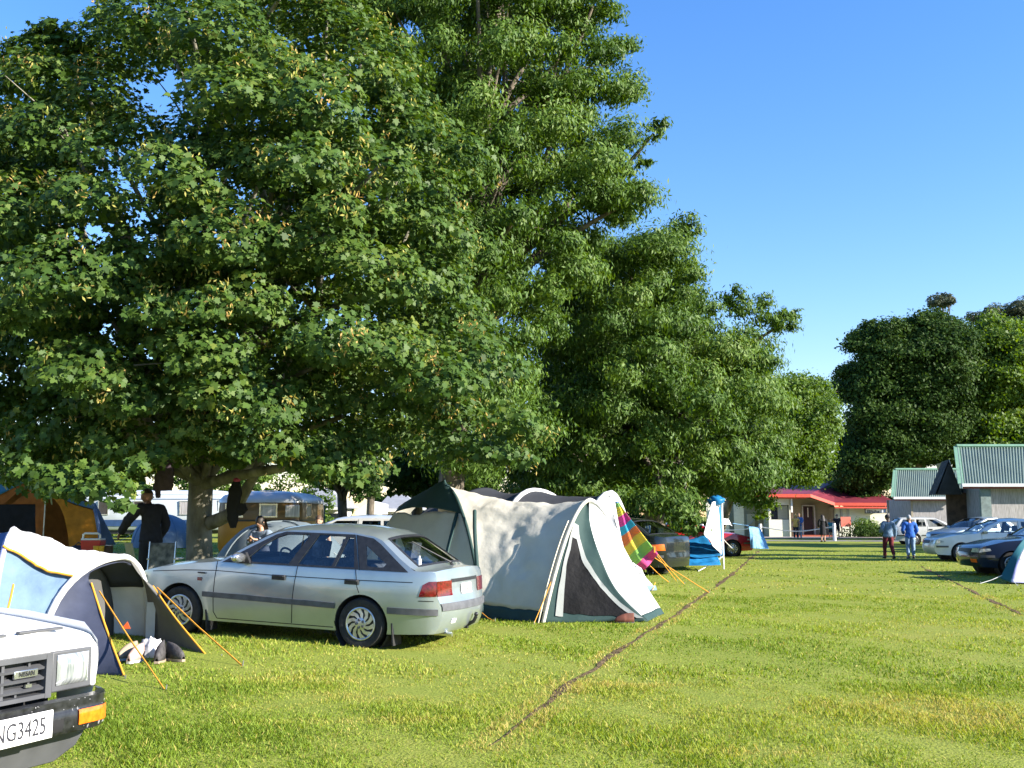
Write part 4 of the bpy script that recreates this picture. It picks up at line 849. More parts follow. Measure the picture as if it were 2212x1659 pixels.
    q = MB(); q.prism([(.02, .76, .40), (.0, .70, .30), (-.06, .62, .23), (-.06, -.62, .23), (.0, -.70, .30), (.02, -.76, .40)], (-.05, 0, 0)); q.build('apron', gm, t, bevel=.01)
    q = MB(); q.box((-1.8, 0, .50), (3.3, 1.3, .35)); q.build('underbody', SEAM, t)
    for x in (-.68, -3.2):
        for sg in (1, -1): wheel(t, x, sg*.70, .345, sg, .20, .22, 'steel')
    return t
suv()
# ------------------------------------------------------------------ tents
def cloth(name, col, trans=.18, rough=.7, var=.05, bump=.004, scale=5, **k): return mat(name, col, rough, 0, var=var, scale=scale, spec=.25, bump=bump, bscale=14, trans=trans, **k)
CREAM = cloth('cream canvas', (.58, .555, .475), bump=.006, var=.03); TGREEN = cloth('dark green nylon', (.034, .070, .066)); WHITEC = cloth('white nylon', (.68, .68, .67)); GREYW = cloth('pale grey nylon', (.52, .54, .58))
DGREY = cloth('charcoal nylon', (.05, .053, .062)); NAVYC = cloth('navy nylon', (.045, .053, .085), trans=.1, var=.1); PALEB = cloth('pale blue nylon', (.17, .26, .36), bump=.008); MIDB = cloth('mid blue nylon', (.11, .17, .32))
LILAC = cloth('lilac sleeve', (.45, .45, .68)); GREYC = cloth('grey nylon', (.17, .168, .16)); MESH = cloth('black mesh', (.005, .005, .006), trans=.03, var=.3, rough=.75, bump=.01); BLUET = cloth('bright blue tarpaulin', (.022, .21, .46), trans=.25, rough=.35, var=.12)
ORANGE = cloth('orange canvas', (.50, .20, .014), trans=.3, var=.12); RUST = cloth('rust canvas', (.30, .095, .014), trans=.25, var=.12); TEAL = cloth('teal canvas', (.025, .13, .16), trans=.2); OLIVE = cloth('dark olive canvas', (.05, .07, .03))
PEWTER = cloth('grey blue nylon', (.17, .21, .235), trans=.15); ROPE_O = mat('orange cord', (.75, .33, .03), .7, var=.1); ROPE_W = mat('white cord', (.7, .7, .68), .7, var=.1); PEG = mat('steel peg', (.35, .35, .36), .4, .8)
POLE = mat('tent pole', (.55, .5, .38), .4, .2)
def lean_hoop(a, top, b, q=1.7, n=17):      # legs lean in nearly straight to a rounded top
    a, top, b = Vector(a), Vector(top), Vector(b); out = []
    for i in range(n):
        k = i/(n-1); m = vlerp(a, top, 2*k) if k < .5 else vlerp(top, b, 2*k-1); g_ = vlerp(a, b, k)
        out.append(Vector((m.x, m.y, g_.z + (top.z-(a.z+b.z)/2)*(1-abs(2*k-1)**q))))
    return out
def hoop(a, top, b, n=17, p=.75):
    a, top, b = Vector(a), Vector(top), Vector(b); out = []
    for i in range(n):
        th = math.pi*i/(n-1); c = math.cos(th); s = math.sin(th)
        k = (1-c)/2
        m = vlerp(a, top, 2*k) if k < .5 else vlerp(top, b, 2*k-1)
        h = top.z - (a.z+b.z)/2; q = vlerp(a, b, k); base = Vector((m.x, m.y, q.z)); out.append(base + Vector((0, 0, h*s**p)))
    return out
def cloth_obj(name, m, t, f, nu, nv, thick=.006, smooth=180):
    q = MB(); q.grid(f, nu, nv); o = q.build(name, m, t, smooth=smooth, world=True); 
    if thick: md = o.modifiers.new('thickness', 'SOLIDIFY'); md.thickness = thick; md.offset = 0
    return o
def edge(name, pts, r, m, t, n=6):
    q = MB(); q.tube([poly_at(pts, k/24) for k in range(25)], r, n); return q.build(name, m, t, world=True, smooth=80)
def guy(t, a, b, m=ROPE_O, r=.008, name='guy_rope', peg=True):
    a, b = Vector(a), Vector(b); q = MB(); q.tube([a, vlerp(a, b, .5)-Vector((0, 0, .015)), b], r, 6); o = q.build(name, m, t, world=True)
    if peg: q = MB(); q.tube([b+Vector((0, 0, -.05)), b+Vector((.012, 0, .05))], .006, 6); q.build('peg', PEG, t, world=True)
    return o
def half(h, which, n=9): return h[:len(h)//2+1] if which == 0 else h[len(h)//2:][::-1]      # both run foot -> top
def sub(pts, a, b, n=12): return [poly_at(pts, a+(b-a)*k/n) for k in range(n+1)]
# --- cream and green tunnel tent
def cream_tent():
    t = thing('tunnel_tent', 'large cream and dark green tent with black mesh door, just behind the silver hatchback', 'tent', (0, 16, 0))
    H2 = lean_hoop((.43, 14.82, 0), (1.17, 15.58, 1.75), (2.0, 16.2, 0), 1.75)
    n1 = [Vector((-.47, 15.4, 0)), ZA(835, 840, 15.42), ZA(800, 640, 15.6), ZA(758, 450, 15.9), ZA(718, 320, 16.2), ZA(665, 190, 16.6), ZA(606, 116, 17.0)]
    f1 = [Vector((-1.2, 19.3, .02)), Vector((-1.35, 18.9, .9)), Vector((-1.3, 18.2, 1.65)), ZA(606, 116, 17.0)]
    a2, b2 = half(H2, 0), half(H2, 1)
    side0 = loft(n1, a2, wr=.04, ws=2.6, sag=.07, sagdir=(.25, 1, -.1), seed=1)
    side = lambda u, v: side0(u, v) + Vector((0, 0, -.15*4*u*(1-u)*max(0, v)**3)) + Vector((.10, .25, 0))*(.10*mnoise.noise(Vector((u*3+v*5, v*9-u*6, 2)))*min(1, 4*u*(1-u)))
    q = lambda v0, v1: (lambda u, v: side(u, v0+(v1-v0)*v))
    cloth_obj('side_wall', CREAM, t, q(.085, 1), 46, 44); cloth_obj('mud_wall', TGREEN, t, q(0, .085), 40, 5)
    cloth_obj('far_wall', CREAM, t, (lambda g_: (lambda u, v: g_(u, v) + Vector((0, 0, -.15*4*u*(1-u)*max(0, v)**3))))(loft(f1, b2, wr=.03, sag=.06, seed=2)), 24, 24)
    # end of the living room, facing left: green cap over cream walls
    ap = ZA(606, 116, 17.0); e0 = ZA(704, 306, 16.25); e1 = ZA(238, 308, 17.6); back = Vector((-2.6, 18.9, 1.2))
    capn = [n1[4], n1[5], n1[6]]; capf = [e1, ZA(330, 225, 17.7), ZA(470, 150, 17.4), ap]
    cloth_obj('roof_cap', TGREEN, t, loft(capn, capf, wr=.02, sag=-.10, sagdir=(.4, .6, -1), seed=3), 20, 16)
    g0 = Vector((-.50, 15.38, 0)); g1 = Vector((-2.75, 16.9, 0.02))
    cloth_obj('end_wall', CREAM, t, loft([g0, n1[2], e0], [g1, vlerp(g1, e1, .55)+Vector((-.05, 0, 0)), e1], wr=.05, ws=2.2, sag=.05, sagdir=(.5, .8, 0), seed=4), 30, 20)
    cloth_obj('back_wall', CREAM, t, loft([g1, vlerp(g1, e1, .55), e1, ZA(330, 225, 17.7), ap], [Vector((-2.9, 19.2, 0)), Vector((-2.4, 19, .9)), Vector((-1.9, 18.7, 1.5)), Vector((-1.5, 18.2, 1.85)), ap], wr=.03, seed=5), 16, 18)
    edge('hoop_sleeve', [p+Vector((-.005, -.015, .005)) for p in n1], .028, TGREEN, t); edge('seam_band', [ZA(676, 312, 16.33), ZA(640, 450, 16.0), ZA(598, 620, 15.75)], .03, TGREEN, t)
    edge('seam_band', [ZA(800, 295, 16.02), ZA(800, 420, 15.7), ZA(808, 560, 15.5), ZA(830, 830, 15.32), Vector((-.42, 15.3, .02))], .03, TGREEN, t)
    edge('hoop_sleeve', [p+Vector((.01, -.02, 0)) for p in a2], .030, CREAM, t); edge('hoop_sleeve', b2, .03, WHITEC, t)
    edge('tent_pole', [p+Vector((-.06, -.03, 0)) for p in a2[:6]], .012, POLE, t)
    # front porch
    s = [Vector((1.93, 14.85, .02)), ZA(1795, 850, 15.0), ZA(1675, 600, 15.2), ZA(1610, 380, 15.42), H2[8]+Vector((0, -.02, .0))]
    rt = [Vector((2.36, 16.2, 0)), Vector((2.02, 16.05, .5)), Vector((1.68, 15.9, 1.08)), Vector((1.36, 15.72, 1.58)), H2[8]]
    door = loft(a2, s, wr=.03, ws=3.2, sag=.05, sagdir=(-.3, .6, -.2), seed=6)
    dw = cloth_obj('door_panel', TGREEN, t, door, 34, 30)
    tri = [(.20, .09), (.20, .64), (.36, .64), (.72, .33), (.93, .05)]
    def onto(poly, holes, off, m, name):
        q = MB(); panel(q, poly, holes, door, step=.045, off=off); o = q.build(name, m, dw, smooth=180, fixn=False)
        for v in o.data.vertices: v.co -= t.location
        return o
    sgn = 1 if ((door(.51, .3)-door(.5, .3)).cross(door(.5, .31)-door(.5, .3))).y < 0 else -1
    onto(tri, [], .012*sgn, MESH, 'mesh_window')
    big = [(.12, .06), (.12, .74), (.40, .74), (.80, .36), (.99, .05), (.93, .05), (.72, .33), (.36, .64), (.20, .64), (.20, .06)]
    onto(big, [], .018*sgn, cloth('grey trim tape', (.36, .38, .36)), 'window_trim')
    cloth_obj('porch_sheet', WHITEC, t, loft(s, rt, wr=.025, ws=2, sag=.05, sagdir=(-.5, .8, -.4), seed=7, v0=.075), 24, 30)
    cloth_obj('mud_wall', TGREEN, t, loft(s, rt, wr=.02, ws=3, seed=8, v0=0, v1=.075), 16, 4)
    guy(t, ZA(850, 1010, 15.2), Vector((-.25, 14.95, .01)), ROPE_O, .006); guy(t, a2[2], Vector((.30, 14.6, 0)), ROPE_O, .006)
    return t
cream_tent()
# --- charcoal and white tunnel tent behind
def charcoal_tent():
    t = thing('tunnel_tent', 'tent with charcoal roof and white front beyond the cream tent', 'tent', (1.5, 22, 0))
    A_ = hoop((-1.6, 20.9, 0), ZA(878, 132, 23), (.3, 25, 0), p=.75); B_ = hoop((-.3, 20.6, 0), ZA(1222, 155, 21.9), (1.6, 23.6, 0), p=.75); C_ = lean_hoop((1.05, 20.0, 0), ZA(1752, 172, 21.0), (2.75, 22.3, 0), 1.9); Z_ = hoop((-2.4, 21.8, 0), ZA(640, 230, 23.6), (-.8, 25.2, 0), p=.75)
    for nm, m, a, b in (('roof', DGREY, A_, B_), ('roof', DGREY, B_, C_), ('roof', DGREY, Z_, A_)):
        cloth_obj(nm, m, t, loft(sub(a, .22, .78), sub(b, .22, .78), wr=.02, sag=.10, seed=11), 22, 26); cloth_obj('side_wall', GREYW, t, loft(sub(a, 0, .22), sub(b, 0, .22), wr=.02, seed=12), 16, 8); cloth_obj('side_wall', GREYW, t, loft(sub(a, .78, 1), sub(b, .78, 1), wr=.02, seed=13), 16, 8)
    for h in (B_, C_): edge('hoop_sleeve', [p+Vector((0, 0, .015)) for p in h], .055, WHITEC, t)
    top = C_[8]; front = [Vector((1.75, 19.6, 0)), Vector((2.5, 20.3, .01)), Vector((3.02, 22.3, .01))]
    na, nb = half(C_, 0), half(C_, 1); s = [Vector((2.95, 21.3, .02)), ZA(1890, 620, 20.9), ZA(1790, 380, 20.8), top]
    cloth_obj('front_panel', GREYW, t, loft(na, s, wr=.06, ws=1.8, sag=.08, sagdir=(-.6, .6, -.2), seed=14), 26, 26)
    cloth_obj('front_panel', WHITEC, t, loft(s, nb, wr=.04, ws=1.8, sag=-.05, sagdir=(-.6, .6, -.4), seed=15), 18, 24)
    cloth_obj('mud_wall', PALEB, t, loft([Vector((1.9, 20.0, .0)), Vector((1.9, 20, .10))], [Vector((2.96, 21.28, .0)), Vector((2.93, 21.25, .10))], wr=.01), 12, 3)
    q = MB(); p = ZA(1715, 460, 20.6); q.add([p, p+Vector((.28, .1, -.02)), p+Vector((.22, .1, -.13)), p+Vector((.05, .02, -.08))], [(0, 1, 2, 3)]); q.build('vent', DGREY, t, world=True, smooth=0, solid=.02)
    edge('zip', [ZA(1640, 250, 20.7), ZA(1680, 420, 20.6), ZA(1725, 540, 20.5)], .012, DGREY, t)
    guy(t, ZA(1830, 470, 20.9), Vector((3.9, 20.6, 0)), ROPE_O, .010); guy(t, ZA(2075, 590, 20.6), gpix(1478, 1262), ROPE_O, .008)
    guy(t, ZA(2030, 680, 20.6), gpix(1445, 1258), ROPE_O, .007); guy(t, top, gpix(1462, 1256), ROPE_O, .007); guy(t, Vector((2.93, 21.3, .15)), gpix(1408, 1277), ROPE_O, .008)
charcoal_tent()
# --- rainbow towel hung over its guy rope
def towel():
    a = [ZA(1783, 228, 20.75), ZA(1830, 480, 20.72), ZA(1880, 620, 20.7), ZA(1995, 712, 20.6)]; b = [ZA(1806, 232, 20.72), ZA(1890, 350, 20.65), ZA(1985, 470, 20.6), ZA(2082, 598, 20.55)]
    t = thing('beach_towel', 'rainbow striped beach towel with dark motifs drying on the guy ropes', 'towel', a[3])
    m, n, out = new_mat('rainbow towel'); L = n.links.new
    uv = N(n, 'ShaderNodeUVMap'); sp = N(n, 'ShaderNodeSeparateXYZ'); L(uv.outputs[0], sp.inputs[0])
    cols = [(.72, .06, .22), (.72, .06, .22), (.28, .55, .08), (.80, .62, .03), (.82, .20, .02), (.02, .45, .66), (.72, .05, .30), (.78, .66, .03), (.22, .50, .10), (.10, .30, .55)]
    r = N(n, 'ShaderNodeValToRGB'); r.color_ramp.interpolation = 'CONSTANT'; e = r.color_ramp.elements
    pos = [0, .06, .14, .27, .42, .54, .66, .78, .88, .95]
    while len(e) < len(pos): e.new(.5)
    for q, p_, c in zip(e, pos, cols): q.position = p_; q.color = (*c, 1)
    L(sp.outputs[1], r.inputs[0])
    mp = N(n, 'ShaderNodeMapping'); mp.inputs['Scale'].default_value = (3.2, 7.6, 1); L(uv.outputs[0], mp.inputs[0])
    vo = N(n, 'ShaderNodeTexVoronoi'); vo.inputs['Randomness'].default_value = .25; L(mp.outputs[0], vo.inputs['Vector'])
    nz = N(n, 'ShaderNodeTexNoise'); nz.inputs['Scale'].default_value = 9; L(mp.outputs[0], nz.inputs['Vector'])
    ad = N(n, 'ShaderNodeMath', operation='MULTIPLY_ADD'); ad.inputs[1].default_value = .5; L(nz.outputs[0], ad.inputs[0]); L(vo.outputs['Distance'], ad.inputs[2])
    lt = N(n, 'ShaderNodeMath', operation='LESS_THAN'); lt.inputs[1].default_value = .60; L(ad.outputs[0], lt.inputs[0])
    k = N(n, 'ShaderNodeMath', operation='MULTIPLY'); k.inputs[1].default_value = .75; L(lt.outputs[0], k.inputs[0])
    mx = N(n, 'ShaderNodeMixRGB'); L(k.outputs[0], mx.inputs[0]); L(r.outputs[0], mx.inputs[1]); mx.inputs[2].default_value = (.06, .06, .14, 1)
    p = N(n, 'ShaderNodeBsdfPrincipled'); p.inputs['Roughness'].default_value = .95; L(mx.outputs[0], p.inputs['Base Color'])
    tr = N(n, 'ShaderNodeBsdfTranslucent'); L(mx.outputs[0], tr.inputs[0]); ms = N(n, 'ShaderNodeMixShader'); ms.inputs[0].default_value = .15; L(p.outputs[0], ms.inputs[1]); L(tr.outputs[0], ms.inputs[2]); L(ms.outputs[0], out.inputs[0])
    nu, nv = 24, 50; q = MB(); f0 = loft(a, b, wr=.035, ws=3, seed=21)
    q.grid(lambda u, v: f0(u, v) + Vector((.0, .035*math.sin(u*9+v*3)*(.4+v), 0)), nu, nv); o = q.build('cloth', m, t, world=True, smooth=180, fixn=False)
    ul = o.data.uv_layers.new(name='UVMap'); co = [(i/nu, 1-j/nv) for i in range(nu+1) for j in range(nv+1)]
    for l in o.data.loops: ul.data[l.index].uv = co[l.vertex_index]
    o.modifiers.new('thickness', 'SOLIDIFY').thickness = .008
    q = MB(); c = ZA(2062, 566, 20.5); q.box(c, (.03, .03, .12)); q.build('clothes_peg', ROPE_O, t, world=True)
towel()
# --- small blue and white dome tent in the left foreground
def dome_front():
    t = thing('dome_tent', 'blue and white dome tent with open dark porch flaps and orange guy ropes', 'tent', (-5, 11, 0))
    A_ = hoop((-4.92, 9.9, 0), ZD(72, 420, 11.3), (-6.1, 12.9, .1), p=.72); B_ = hoop((-4.52, 10.08, 0), ZD(625, 566, 11.35), (-4.27, 12.25, .06), p=.70); C_ = hoop((-6.5, 9.7, 0), ZD(-160, 470, 11.5), (-7.4, 12.6, .2), p=.72)
    f = loft(A_, B_, wr=.05, ws=2.0, sag=.05, seed=31)
    sb = lambda g, v0, v1, off=0: (lambda u, v: g(u, v0+(v1-v0)*v) + Vector((0, -off*.4, off)))
    cloth_obj('side_wall', PALEB, t, sb(f, 0, .36), 32, 18); cloth_obj('fly_sheet', WHITEC, t, sb(loft(A_, B_, wr=.07, ws=3.2, sag=.06, seed=32), .30, .78, .05), 40, 34); cloth_obj('far_wall', WHITEC, t, sb(f, .78, 1), 24, 10)
    g_ = loft(C_, A_, wr=.035, ws=3.2, seed=33)
    cloth_obj('side_wall', MIDB, t, sb(g_, 0, .32), 30, 16); cloth_obj('roof', MIDB, t, sb(g_, .32, .5), 24, 10); cloth_obj('roof', GREYW, t, sb(g_, .5, 1), 24, 16)
    edge('hoop_sleeve', [p+Vector((0, -.01, .01)) for p in A_], .03, LILAC, t); edge('hoop_sleeve', [p+Vector((0, 0, .02)) for p in B_], .035, WHITEC, t)
    edge('fly_edging', [sb(loft(A_, B_, wr=.07, ws=3.2, sag=.06, seed=32), .30, .78, .06)(u/20, 0) for u in range(21)], .013, ROPE_O, t)
    tl = Vector((-3.62, 9.82, .03)); tr = Vector((-3.27, 11.22, .03))
    pl = ZD(478, 694, 10.72); pr = ZD(800, 708, 11.85)
    na = sub(B_, 0, .40); fa = sub(B_[::-1], 0, .36)
    cloth_obj('porch_flap', NAVYC, t, loft(na, [tl, vlerp(tl, pl, .5)+Vector((-.03, .03, .0)), pl], wr=.03, ws=2.5, sag=.07, sagdir=(-.8, .5, -.3), seed=34), 22, 22)
    cloth_obj('porch_flap', GREYC, t, loft(fa, [tr, vlerp(tr, pr, .5)+Vector((-.05, .05, .0)), pr], wr=.015, ws=2.5, sag=.04, sagdir=(-.8, .5, -.3), seed=35), 22, 22)
    edge('flap_edging', [tl, vlerp(tl, pl, .5)+Vector((-.02, .02, 0)), pl], .011, ROPE_O, t); edge('flap_edging', [tr, vlerp(tr, pr, .5)+Vector((-.04, .04, 0)), pr], .010, ROPE_O, t)
    # inner tent seen through the opening
    I_ = [p*1 + Vector((-.38, -.02, -.06*(i not in (0, 16)))) for i, p in enumerate(B_)]; mid = [Vector((-4.82, 11.05, .03)), Vector((-4.84, 11.15, .5)), I_[8]]
    cloth_obj('inner_door', NAVYC, t, loft(half(I_, 0), mid, wr=.03, seed=36), 14, 14); cloth_obj('inner_wall', cloth('dark grey lining', (.10, .10, .10), trans=.1), t, loft(mid, half(I_, 1), wr=.03, seed=37), 14, 14)
    cloth_obj('inner_ceiling', NAVYC, t, loft(sub(I_, .2, .8), [p-Vector((0, 0, .035)) for p in sub(B_, .2, .8)], wr=.01, seed=38), 8, 14)
    q = MB(); c = ZD(662, 915, 11.0); q.add([c+Vector((-.05, -.02, -.03)), c+Vector((.05, -.02, -.03)), c+Vector((.015, -.02, .045))], [(0, 1, 2)]); q.build('maker_emblem', mat('orange emblem', (.7, .12, .03), .6), t, world=True, smooth=0, solid=.006)
    q = MB(); c = ZD(788, 890, 12.0); q.box(c, (.10, .008, .42)); q.build('clear_window', WHITEC, t, world=True)
    guy(t, ZD(520, 735, 10.85), gpix(357, 1492)); guy(t, ZD(822, 716, 11.85), gpix(523, 1438)); guy(t, tr, tr+Vector((.18, -.08, -.03)), DGREY, .005); guy(t, tl, tl+Vector((.05, -.12, -.03)), DGREY, .005)
    guy(t, ZD(70, 700, 9.95), ZD(40, 830, 9.4), ROPE_O, .010, peg=False)
dome_front()
# --- orange frame tent at the left edge
def frame_tent():
    Y = 31.; t = thing('frame_tent', 'orange canvas frame tent with teal roof under the maple at the left edge', 'tent', (P(60, 1115, Y).x, Y, float(gz(-15, 31))))
    Zf = lambda u, v: ZO(u, v, Y)
    def flat(u, v): p = Zf(u, v); return p + Vector((0, .03*mnoise.noise(Vector((u*.004, v*.004, 1))), 0))
    G = 1560
    wall = [(-900, 1040), (0, 592), (600, 285), (960, 622), (1240, 758), (1560, 848), (1690, G), (-900, G)]
    door = [(742, G-1), (738, 690), (800, 640), (905, 655), (1000, 780), (1075, 950), (1120, 1180), (1165, G-1)]
    win = [(-640, 752), (590, 742), (600, 1230), (-640, 1240)]
    def fl(name, poly, holes, m, off=0):
        q = MB(); panel(q, poly, holes, lambda u, v: flat(u, v)+Vector((0, -off, 0)), step=60); return q.build(name, m, t, world=True, smooth=180, fixn=False)
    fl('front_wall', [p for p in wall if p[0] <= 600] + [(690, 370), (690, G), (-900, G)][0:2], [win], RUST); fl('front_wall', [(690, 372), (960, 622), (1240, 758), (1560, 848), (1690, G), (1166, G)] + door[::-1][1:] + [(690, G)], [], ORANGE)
    wn = fl('mesh_window', win, [], MESH, -.03)
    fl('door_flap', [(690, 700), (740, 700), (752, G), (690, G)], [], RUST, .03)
    q = MB(); q.box(Zf(745, 1150)+Vector((0, -.05, 0)), (.03, .03, 1.8)); q.build('tent_pole', POLE, t, world=True)
    bk = lambda u, v: ZO(u, v, Y+2.4)
    fe = [Zf(-900, 1020), Zf(0, 575), Zf(605, 268)]; be = [bk(-900, 115), bk(100, 100), bk(560, 92)]
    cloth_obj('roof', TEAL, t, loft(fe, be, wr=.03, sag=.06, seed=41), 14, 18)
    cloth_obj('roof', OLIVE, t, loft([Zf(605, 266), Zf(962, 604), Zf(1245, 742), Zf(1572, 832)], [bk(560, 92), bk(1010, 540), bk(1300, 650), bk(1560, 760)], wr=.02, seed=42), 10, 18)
    cloth_obj('roof_edging', TEAL, t, loft([Zf(-900, 1040)+Vector((0, -.04, 0)), Zf(0, 592)+Vector((0, -.04, 0)), Zf(605, 285)+Vector((0, -.04, 0))], [p+Vector((0, -.04, 0)) for p in fe]), 2, 14)
    cloth_obj('side_wall', ORANGE, t, loft([Zf(1690, G), Zf(1560, 848)], [bk(1640, 1450), bk(1560, 770)], wr=.02), 8, 8)
    q = MB(); q.add([bk(-900, 115), bk(560, 92), bk(1560, 760), bk(1640, 1450), bk(-900, 1450)], [(0, 1, 2, 3, 4)]); q.build('back_wall', RUST, t, world=True, smooth=0)
    q = MB(); q.tube([Zf(1580, 820), Zf(1640, 1050), Zf(1700, G)], .045, 6); q.build('corner_roll', MIDB, t, world=True)
frame_tent()
def pup():
    Y = 34; t = thing('tent_fly', 'pale blue pitched fly between the orange frame tent and the white caravan', 'tent', (P(225, 1150, Y).x, Y, float(gz(-13, 34))))
    a = [ZO(1690, 1440, Y), ZO(1640, 1050, Y), ZO(1585, 720, Y)]; b = [ZO(1940, 1420, Y-.4), ZO(1760, 1050, Y-.2), ZO(1600, 725, Y)]
    cloth_obj('near_side', PALEB, t, loft(a, b, wr=.03, seed=43), 10, 14); cloth_obj('far_side', PALEB, t, loft(a, [ZO(1500, 1400, Y+2), ZO(1500, 1050, Y+1.8), ZO(1450, 700, Y+2)], wr=.03, seed=44), 10, 14)
    cloth_obj('top', PALEB, t, loft([ZO(1585, 720, Y), ZO(1450, 700, Y+2)], [ZO(1600, 725, Y), ZO(1620, 730, Y+2)]), 4, 4)
pup()
def dome(name, label, cx, cy, r, h, m, seed, ry=None, ridge=None, rot=0):
    z0 = float(gz(cx, cy)); t = thing(name, label, 'tent', (cx, cy, z0)); ry = ry or r
    def f(u, v):
        a = 2*math.pi*u; th = v*math.pi/2; k = math.cos(th)**.85; s = math.sin(th)
        p = Vector((r*math.cos(a)*k, ry*math.sin(a)*k, h*s)); n = mnoise.noise(p*2+Vector((seed, 0, 0)))*.04
        return p*(1+n*.8)*1 + Vector((0, 0, 0))
    q = MB(); q.grid(f, 40, 16); o = q.build('fly_sheet', m, t, smooth=180)
    for a in (math.pi/4, -math.pi/4):
        q = MB(); q.tube([Vector((r*1.01*math.cos(a)*math.cos(th)**.85*(1 if th < math.pi/2 else -1) if th <= math.pi/2 else -r*1.01*math.cos(a)*abs(math.cos(th))**.85, (ry*1.01*math.sin(a)*math.cos(th)**.85 if th <= math.pi/2 else -ry*1.01*math.sin(a)*abs(math.cos(th))**.85), h*1.01*math.sin(th))) for th in np.linspace(0, math.pi, 25)], .014, 6); q.build('pole_sleeve', m, t)
    for sg in (1, -1): guy(t, Vector((cx+sg*r*.8, cy-ry*.3, z0+h*.5)), Vector((cx+sg*r*1.5, cy-ry*.6, z0)), ROPE_W, .006)
    return t
dome('dome_tent', 'grey blue dome tent behind the bonnet of the silver hatchback', -4.95, 22.3, 1.45, 1.24, PEWTER, 1)
dm = dome('dome_tent', 'small pale blue dome tent behind the standing man', P(352, 1150, 39).x, 39, 1.15, 1.22, PALEB, 3)
# --- teal gazebo by the amber caravan
def gazebo():
    Y = 37; t = thing('gazebo', 'teal shade gazebo with a blue side sheet beyond the amber caravan', 'gazebo', (P(690, 1115, Y).x, Y, float(gz(-7, 37))))
    k = lambda u, v, d=0: ZK(u, v, Y+d); ap = k(1060, 452, 1.3); z = lambda p, dz: Vector((p.x, p.y, dz))
    c = [k(900, 560), k(1345, 585), k(1300, 560, 2.6), k(930, 545, 2.6)]
    q = MB(); q.add([ap]+c, [(0, 1, 2), (0, 2, 3), (0, 3, 4), (0, 4, 1)]); q.build('canopy', TEAL, t, world=True, smooth=0, solid=.01)
    q = MB(); d = Vector((0, 0, -.14)); q.add(c+[p+d for p in c], [(i, (i+1) % 4, (i+1) % 4+4, i+4) for i in range(4)]); q.build('valance', TEAL, t, world=True, smooth=0, solid=.01)
    for p in c: q = MB(); q.tube([z(p, float(gz(p.x, p.y))-.02), p], .035, 6); q.build('post', mat('teal post', (.02, .09, .10), .5), t, world=True)
    q = MB(); a, b = k(1090, 575, .1), k(1180, 575, .1); q.add([a, b, z(b, .2), z(a, .2)], [(0, 1, 2, 3)]); q.build('side_sheet', BLUET, t, world=True, smooth=0, solid=.01)
    q = MB(); a, b = k(1190, 590, .2), k(1330, 690, .2); q.add([a, b, z(b, .3), z(a, .3)], [(0, 1, 2, 3)]); q.build('side_curtain', CREAM, t, world=True, smooth=0, solid=.01)
gazebo()
# --- blue tarpaulin shelter and windbreak under the ash
def tarp():
    Y = 29.5; k = lambda u, v, d=0: ZB(u, v, Y+d); t = thing('tarpaulin_shelter', 'bright blue tarpaulin shelter with a tall white sheet, before the red coupe', 'shelter', (P(1510, 1115, Y).x, Y, 0))
    cloth_obj('upright_sheet', WHITEC, t, loft([k(1332, 850, .3), k(1318, 600, .4), k(1300, 335, .4)], [k(1160, 640, -.9), k(1195, 500, -.7), k(1238, 330, -.4)], wr=.05, seed=51), 14, 22)
    cloth_obj('sheet_border', BLUET, t, loft([k(1362, 850, .55), k(1345, 600, .6), k(1318, 335, .55)], [k(1334, 850, .31), k(1320, 600, .41), k(1300, 335, .41)], wr=.01, seed=52), 4, 18)
    q = MB(); q.grid(lambda u, v: k(1275, 312, .2) + Vector((math.cos(6.2832*u)*math.sin(3.1416*v)*.26, math.sin(6.2832*u)*math.sin(3.1416*v)*.2, math.cos(3.1416*v)*.13))*(1+.5*mnoise.noise(Vector((u*7, v*5, 3)))), 20, 12); q.build('rolled_top', BLUET, t, world=True, smooth=180)
    cloth_obj('awning', BLUET, t, loft([k(890, 720, 1.0), k(1030, 690, 1.1), k(1180, 640, 1.2)], [k(960, 845, -.3), k(1090, 872, -.4), k(1340, 850, -.1)], wr=.07, ws=1.7, sag=.10, seed=53), 26, 26)
    cloth_obj('low_wall', BLUET, t, loft([k(905, 830, 0), k(1100, 845, -.1), k(1285, 850, 0)], [k(925, 948, -.7), k(1100, 950, -.75), k(1322, 948, -.6)], wr=.05, ws=2.4, seed=54), 20, 24)
    cloth_obj('groundsheet', BLUET, t, loft([k(905, 830, .0), k(1285, 850, 0)], [k(900, 800, 2.2), k(1285, 800, 2.2)], wr=.04, seed=55), 10, 12)
    q = MB(); p = k(1335, 340, .2); q.tube([Vector((p.x, p.y, 0)), p], .025, 8); q.build('post', ROPE_W, t, world=True)
    for a, b in (((1310, 345), (1556, 1210)), ((1345, 690), (1590, 1192)), ((1345, 770), (1535, 1226)), ((1345, 860), (1508, 1234))): guy(t, k(*a, .2), gpix(*b), ROPE_W, .012)
    guy(t, k(1750, 650, 6), gpix(1682, 1180), ROPE_O, .012) if False else None
tarp()
